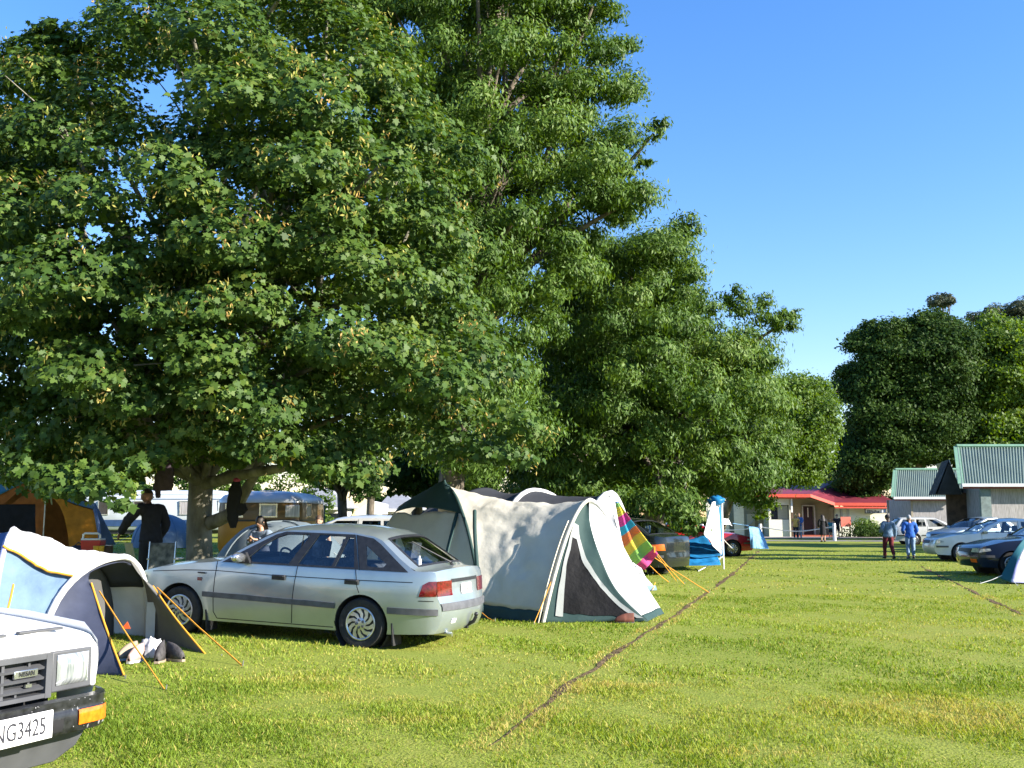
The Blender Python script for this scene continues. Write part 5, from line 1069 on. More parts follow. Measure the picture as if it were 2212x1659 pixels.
# --- purple and teal tent at the right edge
def right_tent():
    Y = 23.5; t = thing('ridge_tent', 'teal, white and purple tent corner at the right edge of the photo', 'tent', (P(2260, 1115, Y).x, Y, 0))
    V7 = zone(1900, 1080, 5.946); k = lambda u, v, d=0: V7(u, v, Y+d)
    foot0, foot1 = k(1895, 1205), k(2040, 1262, -.3); top = k(2330, 560, 1.0)
    cloth_obj('side_panel', TEAL, t, loft([foot0, k(2030, 940, .3), k(2180, 720, .6), top], [foot1, k(2110, 1010, 0), k(2215, 800, .5), top+Vector((.1, -.05, 0))], wr=.02, seed=61), 10, 22)
    b = [k(3000, 1300, -.3), k(2900, 1000, .1), k(2650, 760, .6), top+Vector((.15, 0, .0))]; a = [foot1, k(2110, 1010, 0), k(2215, 800, .5), top+Vector((.1, -.05, 0))]
    cloth_obj('front_panel', LILAC, t, loft(a, b, wr=.03, v0=0, v1=.36, seed=62), 22, 10); cloth_obj('front_panel', WHITEC, t, loft(a, b, wr=.03, v0=.36, v1=1, seed=62), 22, 16)
    c = [k(2900, 1150, 3), k(2850, 950, 3), k(2600, 700, 2.4), top+Vector((.1, .6, 0))]
    cloth_obj('back_panel', TEAL, t, loft([foot0, k(2030, 940, .3), k(2180, 720, .6), top], c, wr=.03, seed=63), 14, 14)
    for p, e in ((foot0, Vector((-.5, -.1, 0))), (foot1, Vector((-.1, -.5, 0)))): guy(t, p+Vector((.05, 0, .06)), Vector((p.x+e.x, p.y+e.y, 0)), ROPE_W, .007)
right_tent()
# ------------------------------------------------------------------ caravans and buildings
def rounded(w_, d_, r, n=6):      # rounded rectangle, corner radius r, anticlockwise
    o = []
    for cx_, cy_, a0 in ((w_/2-r, d_/2-r, 0), (-w_/2+r, d_/2-r, 90), (-w_/2+r, -d_/2+r, 180), (w_/2-r, -d_/2+r, 270)):
        o += [(cx_+r*math.cos(R(a0+90*k/n)), cy_+r*math.sin(R(a0+90*k/n))) for k in range(n+1)]
    return o
def shell(t, name, m, w_, d_, r, zs, ins, smooth=50, cap=True):
    """stack of rounded rectangles: heights zs with inset ins"""
    q = MB(); V = []; n = 0
    for z, i in zip(zs, ins):
        ring = rounded(w_-2*i, d_-2*i, max(.03, r-i*.5)); n = len(ring); V += [(x, y, z) for x, y in ring]
    Fs = [(j*n+k, j*n+(k+1) % n, (j+1)*n+(k+1) % n, (j+1)*n+k) for j in range(len(zs)-1) for k in range(n)]
    if cap: Fs += [tuple((len(zs)-1)*n+k for k in range(n))]
    q.add(V, Fs); return q.build(name, m, t, smooth=smooth)
def win(t, x, y, z, w_, h, m=None, name='window', fm=None, face='y', d=.05):
    m = m or GLSD; fm = fm or STEEL
    q = MB(); 
    for s in (1, -1):
        if face == 'y': q.box((x, y, z+s*(h/2)), (w_+.05, d, .04)); q.box((x+s*(w_/2), y, z), (.04, d*.99, h-.04))
        else: q.box((x, y, z+s*(h/2)), (d, w_+.05, .04)); q.box((x, y+s*(w_/2), z), (d*.99, .04, h-.04))
    f = q.build(name, fm, t)
    q = MB(); q.box((x, y, z), (w_, .02, h) if face == 'y' else (.02, w_, h)); q.build('pane', m, f); return f
CARW = mat('caravan white', (.50, .55, .58), .4, var=.05, scale=1.5); CARB = mat('caravan blue stripe', (.03, .07, .17), .4, var=.1); AMBER = mat('amber caravan paint', (.34, .15, .012), .4, var=.1, scale=2, coat=.3); BROWN = mat('brown caravan paint', (.10, .058, .018), .4, var=.15, scale=2, coat=.3)
ALU = mat('caravan roof', (.55, .56, .58), .35, .35, var=.12, scale=2)
CURT = mat('net curtain', (.45, .43, .42), .9, var=.25, scale=3, stretch=(12, 12, .4)); DGLASS = mat('dark window', (.02, .025, .035), .12, var=.2, coat=.5)
def caravan_white():
    Y = 48; x0, x1 = P(150, 1100, Y).x, P(492, 1100, Y).x; L_ = x1-x0; z0 = float(gz((x0+x1)/2, Y))
    t = thing('caravan', 'long white caravan with dark blue stripes, behind the standing man and the maple trunk', 'caravan', ((x0+x1)/2, Y+1.15, z0))
    shell(t, 'body', CARW, L_, 2.3, .42, [.50, .6, 1.2, 1.85, 2.1, 2.22, 2.32, 2.36], [.12, .03, .0, .02, .08, .22, .5, .9])
    for z, h in ((.82, .30), (1.93, .035), (2.13, .02)): shell(t, 'stripe', CARB, L_+.012, 2.312, .43, [z-h/2, z+h/2], [.0 if z < 1.5 else (.03 if z < 2 else .085)]*2, cap=False)
    for px, w_, m in ((223, .45, DGLASS), (400, .50, CURT), (305, .7, DGLASS)):
        x = P(px, 1100, Y).x-(x0+x1)/2; win(t, x, -1.155, 1.52, w_, .62, m)
    win(t, L_/2-.06, -.35, 1.55, 1.1, .6, CURT, face='x'); win(t, L_/2-.30, -1.12, 1.55, .34, .6, CURT)
    q = MB(); q.box((0, 0, .42), (L_*.8, 1.9, .2)); q.build('chassis', BLK, t)
    for s in (-.45, .45):
        for sg in (1, -1): wheel(t, s+.3, sg*1.02, .33, sg, .2, .18, 'steel')
    q = MB(); q.tube([(-.3, -1.1, .42), (-.2, -1.17, .70), (.8, -1.17, .70), (.9, -1.1, .42)], .025, 6); q.build('wheel_arch', STEEL, t)
    q = MB(); q.tube([(-L_/2+.1, .5, .45), (-L_/2-1.0, 0, .42), (-L_/2+.1, -.5, .45)], .05, 6); q.build('drawbar', STEEL, t)
    q = MB(); q.box((.2, -1.14, 2.02), (.07, .03, .07)); q.build('lamp', BLK, t)
caravan_white()
def caravan_amber():
    Y = 28.6; x0, x1 = P(466, 1100, Y).x, P(650, 1100, Y).x; w_ = x1-x0; z0 = float(gz(-7, 29))
    t = thing('caravan', 'amber and brown vintage caravan with silver roof, right of the maple trunk', 'caravan', ((x0+x1)/2, Y+1.9, z0))
    shell(t, 'body', AMBER, w_, 3.8, .35, [.30, .42, .9, 1.16], [.05, .0, .0, .0], cap=False)
    shell(t, 'upper_body', BROWN, w_-.004, 3.796, .35, [1.16, 1.5, 1.72], [.0, .0, .02], cap=False)
    shell(t, 'roof', ALU, w_, 3.8, .38, [1.66, 1.74, 1.85, 1.94, 1.99], [-.012, .0, .09, .28, .6])
    shell(t, 'belt_moulding', BLK, w_+.02, 3.82, .36, [1.14, 1.19], [0, 0], cap=False)
    win(t, w_*.12, -1.905, 1.44, .46, .34, CURT); q = MB(); q.box((w_*.40, -1.88, 1.42), (.40, .05, .34)); q.build('corner_window', CURT, t, bevel=.02); win(t, w_/2+.004, -.9, 1.44, .7, .34, CURT, face='x')
    win(t, -w_*.28, -1.905, 1.44, .46, .34, CURT)
    q = MB(); q.box((w_*.05, -1.2, 1.97), (.42, .42, .08)); q.build('roof_hatch', ALU, t, bevel=.02)
    for sg in (1, -1): wheel(t, sg*0+.0, sg*.0, .28, sg, .17, .17, 'steel') if False else None
    q = MB(); q.box((0, 0, .26), (w_*.8, 3.2, .16)); q.build('chassis', BLK, t)
    for sg in (1, -1):
        q = MB(); M = Matrix.Translation((sg*(w_/2-.16), .1, .30)) @ Matrix.Rotation(R(90), 4, 'Y'); q.lathe([(0, -.08), (.2, -.08), (.3, -.07), (.31, 0), (.3, .07), (.2, .08), (0, .08)], 24, M); q.build('wheel', RUB, t)
caravan_amber()
# --- roofs with ribs
def ribbed(mb, a, b, c, d, n, h=.02):      # a-b along the eaves, d-c along the ridge; ribs run up the slope
    a, b, c, d = map(Vector, (a, b, c, d)); nr = (b-a).cross(d-a).normalized(); nr = nr if nr.z > 0 else -nr; V = []
    for i in range(n*4+1):
        u = i/(n*4); o = nr*(h*(1 if i % 4 in (1, 2) else 0)); V += [vlerp(a, b, u)+o, vlerp(d, c, u)+o]
    mb.add(V, [(2*i, 2*i+2, 2*i+3, 2*i+1) for i in range(n*4)])
GROOF = mat('green corrugated steel', (.205, .262, .222), .38, .25, var=.08, scale=.8); GTRIM = mat('green flashing', (.16, .29, .20), .4, .1, var=.08); GUTT = mat('pale gutter', (.55, .57, .58), .4, var=.05)
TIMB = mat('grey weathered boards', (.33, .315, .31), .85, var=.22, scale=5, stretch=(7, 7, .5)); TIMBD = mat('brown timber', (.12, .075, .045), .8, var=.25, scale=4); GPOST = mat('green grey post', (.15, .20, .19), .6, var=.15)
SHADE = mat('shade-coloured cladding', (.055, .060, .062), .8, var=.2, scale=2)  # shade of the gables and left porch slope, put into the base colour
def cabin(name, label, eL, rL, eR, rR, Y, dY, wall_u, nrib, back=6.5):
    """eL,rL,... = eave and ridge ends as seen; roof rises from the eaves at Y to the ridge at Y+dY"""
    e0, e1 = P(*eL, Y), P(*eR, Y); r0, r1 = P(*rL, Y+dY), P(*rR, Y+dY)
    e1.z = e0.z; r1.z = r0.z; e1.y = e0.y; r1.y = r0.y
    t = thing(name, label, 'cabin', (e0.x, Y, 0))
    q = MB(); ribbed(q, e0, e1, r1, r0, nrib, .06); rf = q.build('roof', GROOF, t, world=True, smooth=20, fixn=False)
    f0, f1 = Vector((e0.x*(1+2.3*dY/Y), Y+2*dY, e0.z)), Vector((e1.x, Y+2*dY, e1.z)); q = MB(); ribbed(q, f1, f0, r0, r1, nrib//2, .035); q.build('roof', GROOF, t, world=True, smooth=20, fixn=False)
    q = MB(); up = Vector((0, 0, .05)); q.tube([r0+up, r1+up], .11, 6); q.build('ridge_cap', GTRIM, rf, world=False).location = -t.location
    q = MB(); u = Vector((.14, 0, 0)); q.add([e0+up*.8-u, e0+up*.8+u, r0+up*.8+u, r0+up*.8-u], [(0, 1, 2, 3)]); q.build('verge_flashing', GTRIM, t, world=True, smooth=0, solid=.04)
    q = MB(); q.box((e0+e1)/2+Vector((0, -.06, -.02)), ((e1-e0).length, .14, .15)); q.build('gutter', GUTT, t, world=True)
    q = MB(); q.box((e0+e1)/2+Vector((.05, .04, -.13)), ((e1-e0).length-.1, .04, .10)); q.build('fascia', mat('red brown fascia', (.20, .05, .045), .6), t, world=True)
    wx = P(wall_u, 1100, Y+.5).x; wz = e0.z-.08; xe = e1.x-.05
    q = MB(); q.box(((wx+xe)/2, Y+.55, wz/2), (xe-wx, .12, wz)); q.box((wx+.06, Y+.6+dY*.7, wz/2), (.12, dY*1.4, wz)); q.box(((wx+xe)/2, Y+.7+1.5*dY, wz/2), (xe-wx, .12, wz)); q.build('wall', TIMB, t, world=True)
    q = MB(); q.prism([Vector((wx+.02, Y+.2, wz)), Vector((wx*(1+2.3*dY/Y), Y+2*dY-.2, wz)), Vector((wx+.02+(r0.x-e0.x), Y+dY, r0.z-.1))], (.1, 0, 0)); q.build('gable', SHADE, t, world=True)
    q = MB(); q.box((wx+.04, Y+.47, wz/2), (.12, .05, wz)); q.build('corner_board', mat('tan corner board', (.30, .26, .19), .8), t, world=True)
    return t
c1 = cabin('cabin', 'farther grey board cabin with green corrugated roof, beside the red-roofed building', (1929, 1075), (1934, 1016), (2085, 1073), (2085, 1015), 64, 2.6, 1968, 34)
c2 = cabin('cabin', 'nearer grey board cabin with big green corrugated roof at the right edge', (2076, 1047), (2066, 966), (2330, 1045), (2330, 962), 48, 2.4, 2136, 42)
def porch():
    ZG = zone(1960, 980, 7.09); Y = 50.5; k = lambda u, v, d=0: ZG(u, v, Y+d)
    ap, l, r = k(1030, 285), k(815, 830), k(1235, 830); bk = Vector((1.2, 4.5, 0))
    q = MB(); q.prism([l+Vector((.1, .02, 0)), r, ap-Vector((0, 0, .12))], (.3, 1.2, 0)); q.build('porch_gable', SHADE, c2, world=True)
    q = MB(); n = 14; ribbed(q, r, r+bk, ap+bk, ap, n, .03); q2 = MB(); ribbed(q2, l+bk*.5, l, ap, ap+bk*.5, n, .03); q2.build('porch_side', SHADE, c2, world=True, smooth=20, fixn=False); q.build('porch_roof', GROOF, c2, world=True, smooth=20, fixn=False)  # left slope is green roofing too, coloured dark for its shaded side
    q = MB(); 
    p = k(1150, 800); q.box((p.x+.2, Y+.4, p.z/2), (1.1, .15, p.z)); q.build('porch_wall', TIMBD, c2, world=True)
    p = k(1590, 700, -2.2); q = MB(); q.box((p.x, p.y, p.z/2), (.48, .16, p.z)); q.build('porch_post', GPOST, c2, world=True)
    p0, p1 = k(1205, 740, .6), k(1520, 740, .6); q = MB(); h = p0.z; q.box(((p0.x+p1.x)/2, Y+.62, h/2), (p1.x-p0.x, .04, h)); q.build('glass_door', mat('dim glass', (.10, .13, .14), .12, var=.35, scale=.8, coat=.6), c2, world=True)
    q = MB()
    for u in (1208, 1362, 1516): p = k(u, 740, .55); q.box((p.x, p.y, h/2), (.07, .06, h))
    q.box(((p0.x+p1.x)/2, Y+.54, h*.52), (p1.x-p0.x-.1, .05, .05)); q.box(((p0.x+p1.x)/2, Y+.54, h-.04), (p1.x-p0.x-.1, .05, .07)); q.build('door_frame', GPOST, c2, world=True)
    a, b = k(1340, 755, .5), k(1515, 755, .5); q = MB(); q.box(((a.x+b.x)/2, Y+.45, a.z), (b.x-a.x, .06, .10)); q.build('door_header', PLATE, c2, world=True)
porch()
# --- reception building with the red roof
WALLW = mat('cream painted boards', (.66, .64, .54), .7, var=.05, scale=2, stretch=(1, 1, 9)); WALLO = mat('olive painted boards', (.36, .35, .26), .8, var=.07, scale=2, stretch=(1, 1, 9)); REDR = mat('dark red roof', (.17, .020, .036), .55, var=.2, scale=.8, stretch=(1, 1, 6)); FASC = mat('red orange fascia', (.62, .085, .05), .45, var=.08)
WFRAME = mat('white frame', (.72, .72, .70), .5, var=.04); DOORB = mat('dark door', (.05, .025, .03), .4, var=.2)
def reception():
    Y = 76.; zr = lambda u, v, d=0: zone(1640, 1050, 8.508)(u, v, Y+d); k5 = lambda u, v, d=0: ZC(u, v, Y+d)
    t = thing('reception_building', 'cream reception building with a low red roof and orange-red fascias', 'building', (zr(1000, 900).x, Y, 0))
    def wall(name, m, u0, v0, u1, d, kk=zr, th=.12, z0=0, v1=None):
        a, b = kk(u0, v0, d), kk(u1, v0, d); zt = a.z; zb = z0 if v1 is None else kk(u0, v1, d).z
        q = MB(); q.box(((a.x+b.x)/2, Y+d+th/2, (zt+zb)/2), (b.x-a.x, th, zt-zb)); return q.build(name, m, t, world=True)
    # bay with the big window
    q = MB(); a, b = zr(545, 455, -1.5), zr(958, 455, -1.5); wa, wb_ = zr(592, 600, -1.5), zr(945, 875, -1.5)
    F0 = lambda u, v: Vector((u, Y-1.5, v)); panel(q, [(a.x, 0), (b.x, 0), (b.x, a.z), (a.x, a.z)], [[(wa.x, wb_.z), (wb_.x, wb_.z), (wb_.x, wa.z), (wa.x, wa.z)]], F0, step=.5); q.build('wall', WALLW, t, world=True, solid=.1, smooth=0, fixn=False)
    q = MB(); q.box(((wa.x+wb_.x)/2, Y-1.3, (wa.z+wb_.z)/2), (wb_.x-wa.x+.1, .03, wa.z-wb_.z+.1)); q.build('window', DGLASS, t, world=True); p0, p1 = zr(740, 610, -1.6), zr(938, 868, -1.6)
    q = MB(); q.box(((p0.x+p1.x)/2, Y-1.36, (p0.z+p1.z)/2), (p1.x-p0.x, .02, p0.z-p1.z)); q.build('blind', WALLO, t, world=True)
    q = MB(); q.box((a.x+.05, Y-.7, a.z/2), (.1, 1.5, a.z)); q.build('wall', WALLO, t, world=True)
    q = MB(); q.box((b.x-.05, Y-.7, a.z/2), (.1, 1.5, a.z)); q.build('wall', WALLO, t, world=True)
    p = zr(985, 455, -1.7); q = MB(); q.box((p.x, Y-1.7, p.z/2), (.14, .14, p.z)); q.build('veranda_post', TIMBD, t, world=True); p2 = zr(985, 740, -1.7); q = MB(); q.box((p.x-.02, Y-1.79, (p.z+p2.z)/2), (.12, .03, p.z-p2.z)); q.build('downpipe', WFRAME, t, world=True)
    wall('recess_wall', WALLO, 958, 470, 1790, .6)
    q = MB(); a, b = zr(1212, 628, .5), zr(1395, 1060, .5); q.box(((a.x+b.x)/2, Y+.52, a.z/2), (b.x-a.x, .1, a.z)); dr = q.build('door', DOORB, t, world=True)
    q = MB(); p = zr(1300, 740, .4); q.box((p.x-t.location.x, .44, p.z), (.07, .03, .7)); q.build('door_glass', PLATE, dr)
    q = MB(); a, b = zr(1188, 610, .5), zr(1412, 610, .5)
    for xx in (a.x, b.x): q.box((xx, Y+.46, a.z/2), (.09, .1, a.z))
    q.box(((a.x+b.x)/2, Y+.46, a.z), (b.x-a.x+.09, .1, .09)); q.build('door_frame', GUTT, t, world=True)
    q = MB(); a, b = zr(945, 1110, -1.2), zr(1800, 1110, -1.2); q.box(((a.x+b.x)/2, Y-.2, .06), (b.x-a.x, 1.8, .14)); q.build('step', mat('red step', (.35, .08, .05), .7), t, world=True)
    # right hand wing
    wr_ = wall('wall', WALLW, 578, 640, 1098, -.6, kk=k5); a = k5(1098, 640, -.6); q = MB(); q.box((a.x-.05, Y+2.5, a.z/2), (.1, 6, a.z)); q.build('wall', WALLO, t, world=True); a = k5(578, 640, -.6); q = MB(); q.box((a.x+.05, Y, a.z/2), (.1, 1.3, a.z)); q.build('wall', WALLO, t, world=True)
    for u0, u1, v0, v1 in ((632, 655, 655, 720), (690, 712, 655, 722)):
        a, b = k5(u0, v0, -.6), k5(u1, v1, -.6); q = MB(); q.box(((a.x+b.x)/2, Y-.63, (a.z+b.z)/2), (b.x-a.x, .04, a.z-b.z)); q.build('window', CURT, t, world=True)
    a, b = k5(1100, 640, .2), k5(1195, 712, .2); q = MB(); q.box(((a.x+b.x)/2, Y+.2, (a.z+b.z)/2), (b.x-a.x, .06, a.z-b.z)); sw = q.build('window', mat('sky glass', (.20, .33, .45), .08, .3, var=.4, scale=.6), t, world=True); q = MB()
    for xx, zz, sx, sz in ((a.x, (a.z+b.z)/2, .09, a.z-b.z+.1), (b.x, (a.z+b.z)/2, .09, a.z-b.z+.1), ((a.x+b.x)/2, b.z, b.x-a.x, .09)): q.box((xx, Y+.12, zz), (sx, .1, sz))
    q.build('window_frame', TIMBD, t, world=True); q = MB(); q.box(((a.x+b.x)/2, Y+.3, b.z/2), (b.x-a.x, .12, b.z)); q.build('wall', WALLO, t, world=True)
    # left wing, mostly behind the ash
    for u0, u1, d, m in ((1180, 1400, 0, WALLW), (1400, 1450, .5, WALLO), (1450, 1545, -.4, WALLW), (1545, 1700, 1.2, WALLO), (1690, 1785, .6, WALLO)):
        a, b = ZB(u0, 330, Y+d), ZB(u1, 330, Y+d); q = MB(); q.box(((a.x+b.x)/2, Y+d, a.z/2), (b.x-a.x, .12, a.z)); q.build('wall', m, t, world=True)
    a, b = ZB(1580, 445, Y+1.05), ZB(1660, 560, Y+1.05); q = MB(); q.box(((a.x+b.x)/2, Y+1.08, (a.z+b.z)/2), (b.x-a.x, .1, a.z-b.z)); q.build('side_panel', WALLW, t, world=True)
    p0, p1 = ZB(1580, 570, Y+.9), ZB(1665, 490, Y+.9); q = MB(); q.tube([p0, p1], .05, 6); q.build('handrail', GUTT, t, world=True)
    a, b = ZB(1700, 430, Y+.45), ZB(1760, 505, Y+.45); q = MB(); q.box(((a.x+b.x)/2, Y+.50, (a.z+b.z)/2), (b.x-a.x, .05, a.z-b.z)); q.build('window', CURT, t, world=True)
    # roof: low hip over all, with the entrance gable
    e = lambda u, v, d, kk=zr: kk(u, v, d)
    A0 = e(170, 395, -2.2); A1 = e(1330, 398, -2.2); B0 = e(1795, 560, -1.4); C0 = k5(1128, 605, -1.4); rdL = e(330, 160, 5); rdM = e(1000, 165, 5); rdR = k5(590, 425, 5); rdE = k5(870, 478, 4.5)
    q = MB(); q.add([A0, A1, rdM, rdL], [(0, 1, 2, 3)]); q.add([A1, B0, rdR, rdM], [(0, 1, 2, 3)]); q.add([B0, C0, rdE, rdR], [(0, 1, 2, 3)]); q.add([C0, C0+Vector((.5, 9, 0)), rdE], [(0, 1, 2)]); q.add([rdL, rdM, rdR, rdE, C0+Vector((.5, 9, 0)), A0+Vector((0, 11, 0))], [(0, 1, 2, 3, 4, 5)])
    q.build('roof', REDR, t, world=True, smooth=0, solid=.06)
    def fas(name, p, r_, h, th=.1, m=FASC): q = MB(); d = Vector((0, 0, -h)); q.add([p, r_, r_+d, p+d], [(0, 1, 2, 3)]); q.build(name, m, t, world=True, smooth=0, solid=th)
    o = Vector((0, -.06, .02)); fas('fascia', A0+o, A1+o, .24); fas('fascia', A1+o, B0+o, .22); fas('fascia', B0+o, C0+o, .22); fas('gutter', e(470, 445, -1.9), e(1255, 448, -1.9), .12); fas('gutter', B0+Vector((0, -.02, -.26)), C0+Vector((-.2, -.02, -.26)), .12)
    q = MB(); q.box(e(1720, 178, 5.2), (1.6, .6, .25)); q.build('ridge_vent', GUTT, t, world=True)
    sf = mat('soffit', (.42, .38, .33), .8); q = MB(); q.add([A0-Vector((0, 0, .25)), A1-Vector((0, 0, .25)), A1+Vector((0, 2.8, -.25)), A0+Vector((0, 2.8, -.25))], [(0, 1, 2, 3)]); q.build('soffit', sf, t, world=True, smooth=0)
    # hanging sign: blurred lettering and a round badge, as the photo shows it
    s = thing('sign_board', 'white sign with dark lettering and a round badge under the red eave', 'sign', k5(938, 670, -1.0)); a, b = k5(848, 652, -1.0), k5(1030, 690, -1.0); W, H = b.x-a.x, a.z-b.z
    q = MB(); q.box((0, 0, 0), (W, .05, H)); bd = q.build('board', PLATE, s); q = MB()
    for x, z, sx, sz in ((0, H/2, W+.08, .06), (0, -H/2, W+.08, .06), (W/2, 0, .06, H+.06), (-W/2, 0, .06, H+.06)): q.box((x, -.02, z), (sx, .05, sz))
    q.build('frame', GREYP, s); g = random.Random(5); q = MB(); x = -W*.42
    while x < W*.14:
        l = g.uniform(.05, .13); q.box((x+l/2, -.03, -.05+g.uniform(-.03, .03)), (l*.7, .01, g.uniform(.10, .2))); x += l
    q.build('lettering', GREYP, bd); q = MB(); M = Matrix.Translation((W*.27, -.03, 0)) @ Matrix.Rotation(R(90), 4, 'X'); q.lathe([(0, .004), (H*.36, .004), (H*.36, -.004), (0, -.004)], 20, M); q.build('badge', mat('sign badge', (.55, .6, .75), .4), bd); q = MB(); q.box((W*.42, -.03, 0), (.14, .01, H*.7)); q.build('end_panel', CARB, bd)
    n = thing('notice_board', 'plain orange board standing outside the red-roofed building', 'board', (k5(683, 765, -3.5).x, Y-3.5, 0)); a, b = k5(638, 722, -3.5), k5(727, 806, -3.5); q = MB(); q.box((0, 0, (a.z+b.z)/2), (b.x-a.x, .05, a.z-b.z)); q.build('panel', mat('orange board', (.72, .18, .12), .6, var=.06), n)
    for sg in (1, -1): q = MB(); q.box((sg*(b.x-a.x)*.4, .05, b.z/2+.1), (.07, .05, b.z+.2)); q.build('leg', TIMBD, n)
reception()
# --- rope on white posts in front of it
def post_at(u, v, kk, Y, label):
    p = kk(u, v, Y); o = thing('bollard_post', label, 'post', (p.x, Y, 0), group='white rope posts'); q = MB(); q.lathe([(.10, -.03), (.10, p.z-.05), (.075, p.z), (0, p.z)], 12); q.build('shaft', WFRAME, o); q = MB(); q.lathe([(.115, p.z-.22), (.115, p.z-.16)], 12); q.build('band', GUTT, o); return Vector((p.x, Y, p.z-.2))
zr9 = zone(1640, 1050, 8.508)
pa = post_at(398, 955, zr9, 66, 'white post left of the couple, at the rope end'); pb = post_at(1790, 945, zr9, 63.5, 'white post beside the woman in the dark shirt')
pc = post_at(-700, 960, zr9, 68, 'white post hidden among the tents to the left')
q = MB(); q.tube([poly_at([pc, vlerp(pc, pa, .5)-Vector((0, 0, .2)), pa], k/12) for k in range(13)] + [poly_at([pa, vlerp(pa, pb, .5)-Vector((0, 0, .28)), pb], k/20) for k in range(1, 21)], .035, 6)
tag(q.build('barrier_rope', ROPE_W), 'pale rope sagging between the white posts by the reception', 'rope')
# --- houses beyond the camp
HROOF = mat('grey tile roof', (.26, .27, .29), .7, var=.12, scale=3, stretch=(1, 1, 8)); HWALL = mat('white house wall', (.72, .70, .66), .8, var=.05)
def house(label, pxa, pxb, yt, ye, Y, gable=None, wallm=HWALL):
    z0 = float(gz(-6, Y)); a, b = P(pxa, ye, Y), P(pxb, ye, Y); r0, r1 = P(pxa, yt, Y+3), P(pxb, yt, Y+3); r1.z = r0.z; b.z = a.z
    t = thing('house', label, 'house', ((a.x+b.x)/2, Y, z0)); q = MB(); f = Vector((0, 6, 0))
    q.add([a, b, r1+Vector((-.8, 0, 0)), r0+Vector((.8, 0, 0))], [(0, 1, 2, 3)]); q.add([a+f, b+f, r1+Vector((-.8, 0, 0)), r0+Vector((.8, 0, 0))], [(0, 1, 2, 3)]); q.add([a, a+f, r0+Vector((.8, 0, 0))], [(0, 1, 2)]); q.add([b, b+f, r1+Vector((-.8, 0, 0))], [(0, 1, 2)]); q.build('roof', HROOF, t, world=True, smooth=0, solid=.08)
    h = a.z-z0; q = MB(); q.box(((a.x+b.x)/2, Y+3, z0+h/2), (b.x-a.x-.8, 5.2, h)); q.build('wall', wallm, t, world=True)
    q = MB(); q.box(((a.x+b.x)/2, Y-.02, a.z-.06), (b.x-a.x, .1, .14)); q.build('gutter', WFRAME, t, world=True)
    n = max(2, int((b.x-a.x)/2.2))
    for i in range(n):
        x = (a.x+b.x)/2 + (i-(n-1)/2)*(b.x-a.x)/n*.9; win(t, x-t.location.x, .38, h*.55, .95, 1.0, DGLASS, fm=WFRAME)
    return t, a, b, z0
house('grey-roofed house behind the teal gazebo', 628, 742, 1056, 1096, 58)
t, a, b, z0 = house('white-walled house with grey roof beside the dark cypress', 812, 905, 1070, 1100, 60)
q = MB(); l, r_ = P(768, 1100, 57), P(824, 1100, 57); tp = P(800, 1082, 57); F1 = [Vector((l.x, 57, z0)), Vector((r_.x, 57, z0)), Vector((r_.x, 57, r_.z+.3)), Vector((tp.x, 57, tp.z)), Vector((l.x, 57, l.z-.1))]; q.prism(F1, (0, 3, 0)); q.build('front_wing', HWALL, t, world=True)
q = MB(); a, b = P(826, 1113, 57), P(872, 1113, 57); q.box(((a.x+b.x)/2, 58, a.z), (b.x-a.x, 2.4, .12)); q.build('carport_roof', BLK, t, world=True)
for px in (838, 862, 872): q = MB(); p = P(px, 1113, 57); q.box((p.x, 57, (p.z+z0)/2), (.12, .12, p.z-z0)); q.build('carport_post', WFRAME, t, world=True)
# ------------------------------------------------------------------ people
SKIN = mat('skin', (.50, .29, .20), .55, var=.06, scale=8); SKIND = mat('tanned skin', (.24, .125, .08), .55, var=.06, scale=8)
def fab(name, col, **k): return mat(name, col, .9, var=.14, scale=14, bump=.006, bscale=22, **k)
def skin_mesh(nodes, edges, root, sub=2):
    """one continuous surface grown round joints: nodes = {name: (pos, radius)}"""
    me = bpy.data.meshes.new('tmp'); bm = bmesh.new(); lay = bm.verts.layers.skin.verify(); vs = {}
    for k, (p, r) in nodes.items():
        v = bm.verts.new(p); rr = r if isinstance(r, tuple) else (r, r); v[lay].radius = rr; v[lay].use_root = (k == root); vs[k] = v
    for a, b in edges: bm.edges.new((vs[a], vs[b]))
    bm.to_mesh(me); bm.free(); o = bpy.data.objects.new('tmp', me); COL.objects.link(o)
    sk = o.modifiers.new('skin', 'SKIN'); sk.use_smooth_shade = True; sk.branch_smoothing = .6
    sd_ = o.modifiers.new('sub', 'SUBSURF'); sd_.levels = sub; sd_.render_levels = sub
    dg = bpy.context.evaluated_depsgraph_get(); out = bpy.data.meshes.new_from_object(o.evaluated_get(dg)); bpy.data.objects.remove(o); bpy.data.meshes.remove(me); return out
def chain(*n): return [(n[i], n[i+1]) for i in range(len(n)-1)]
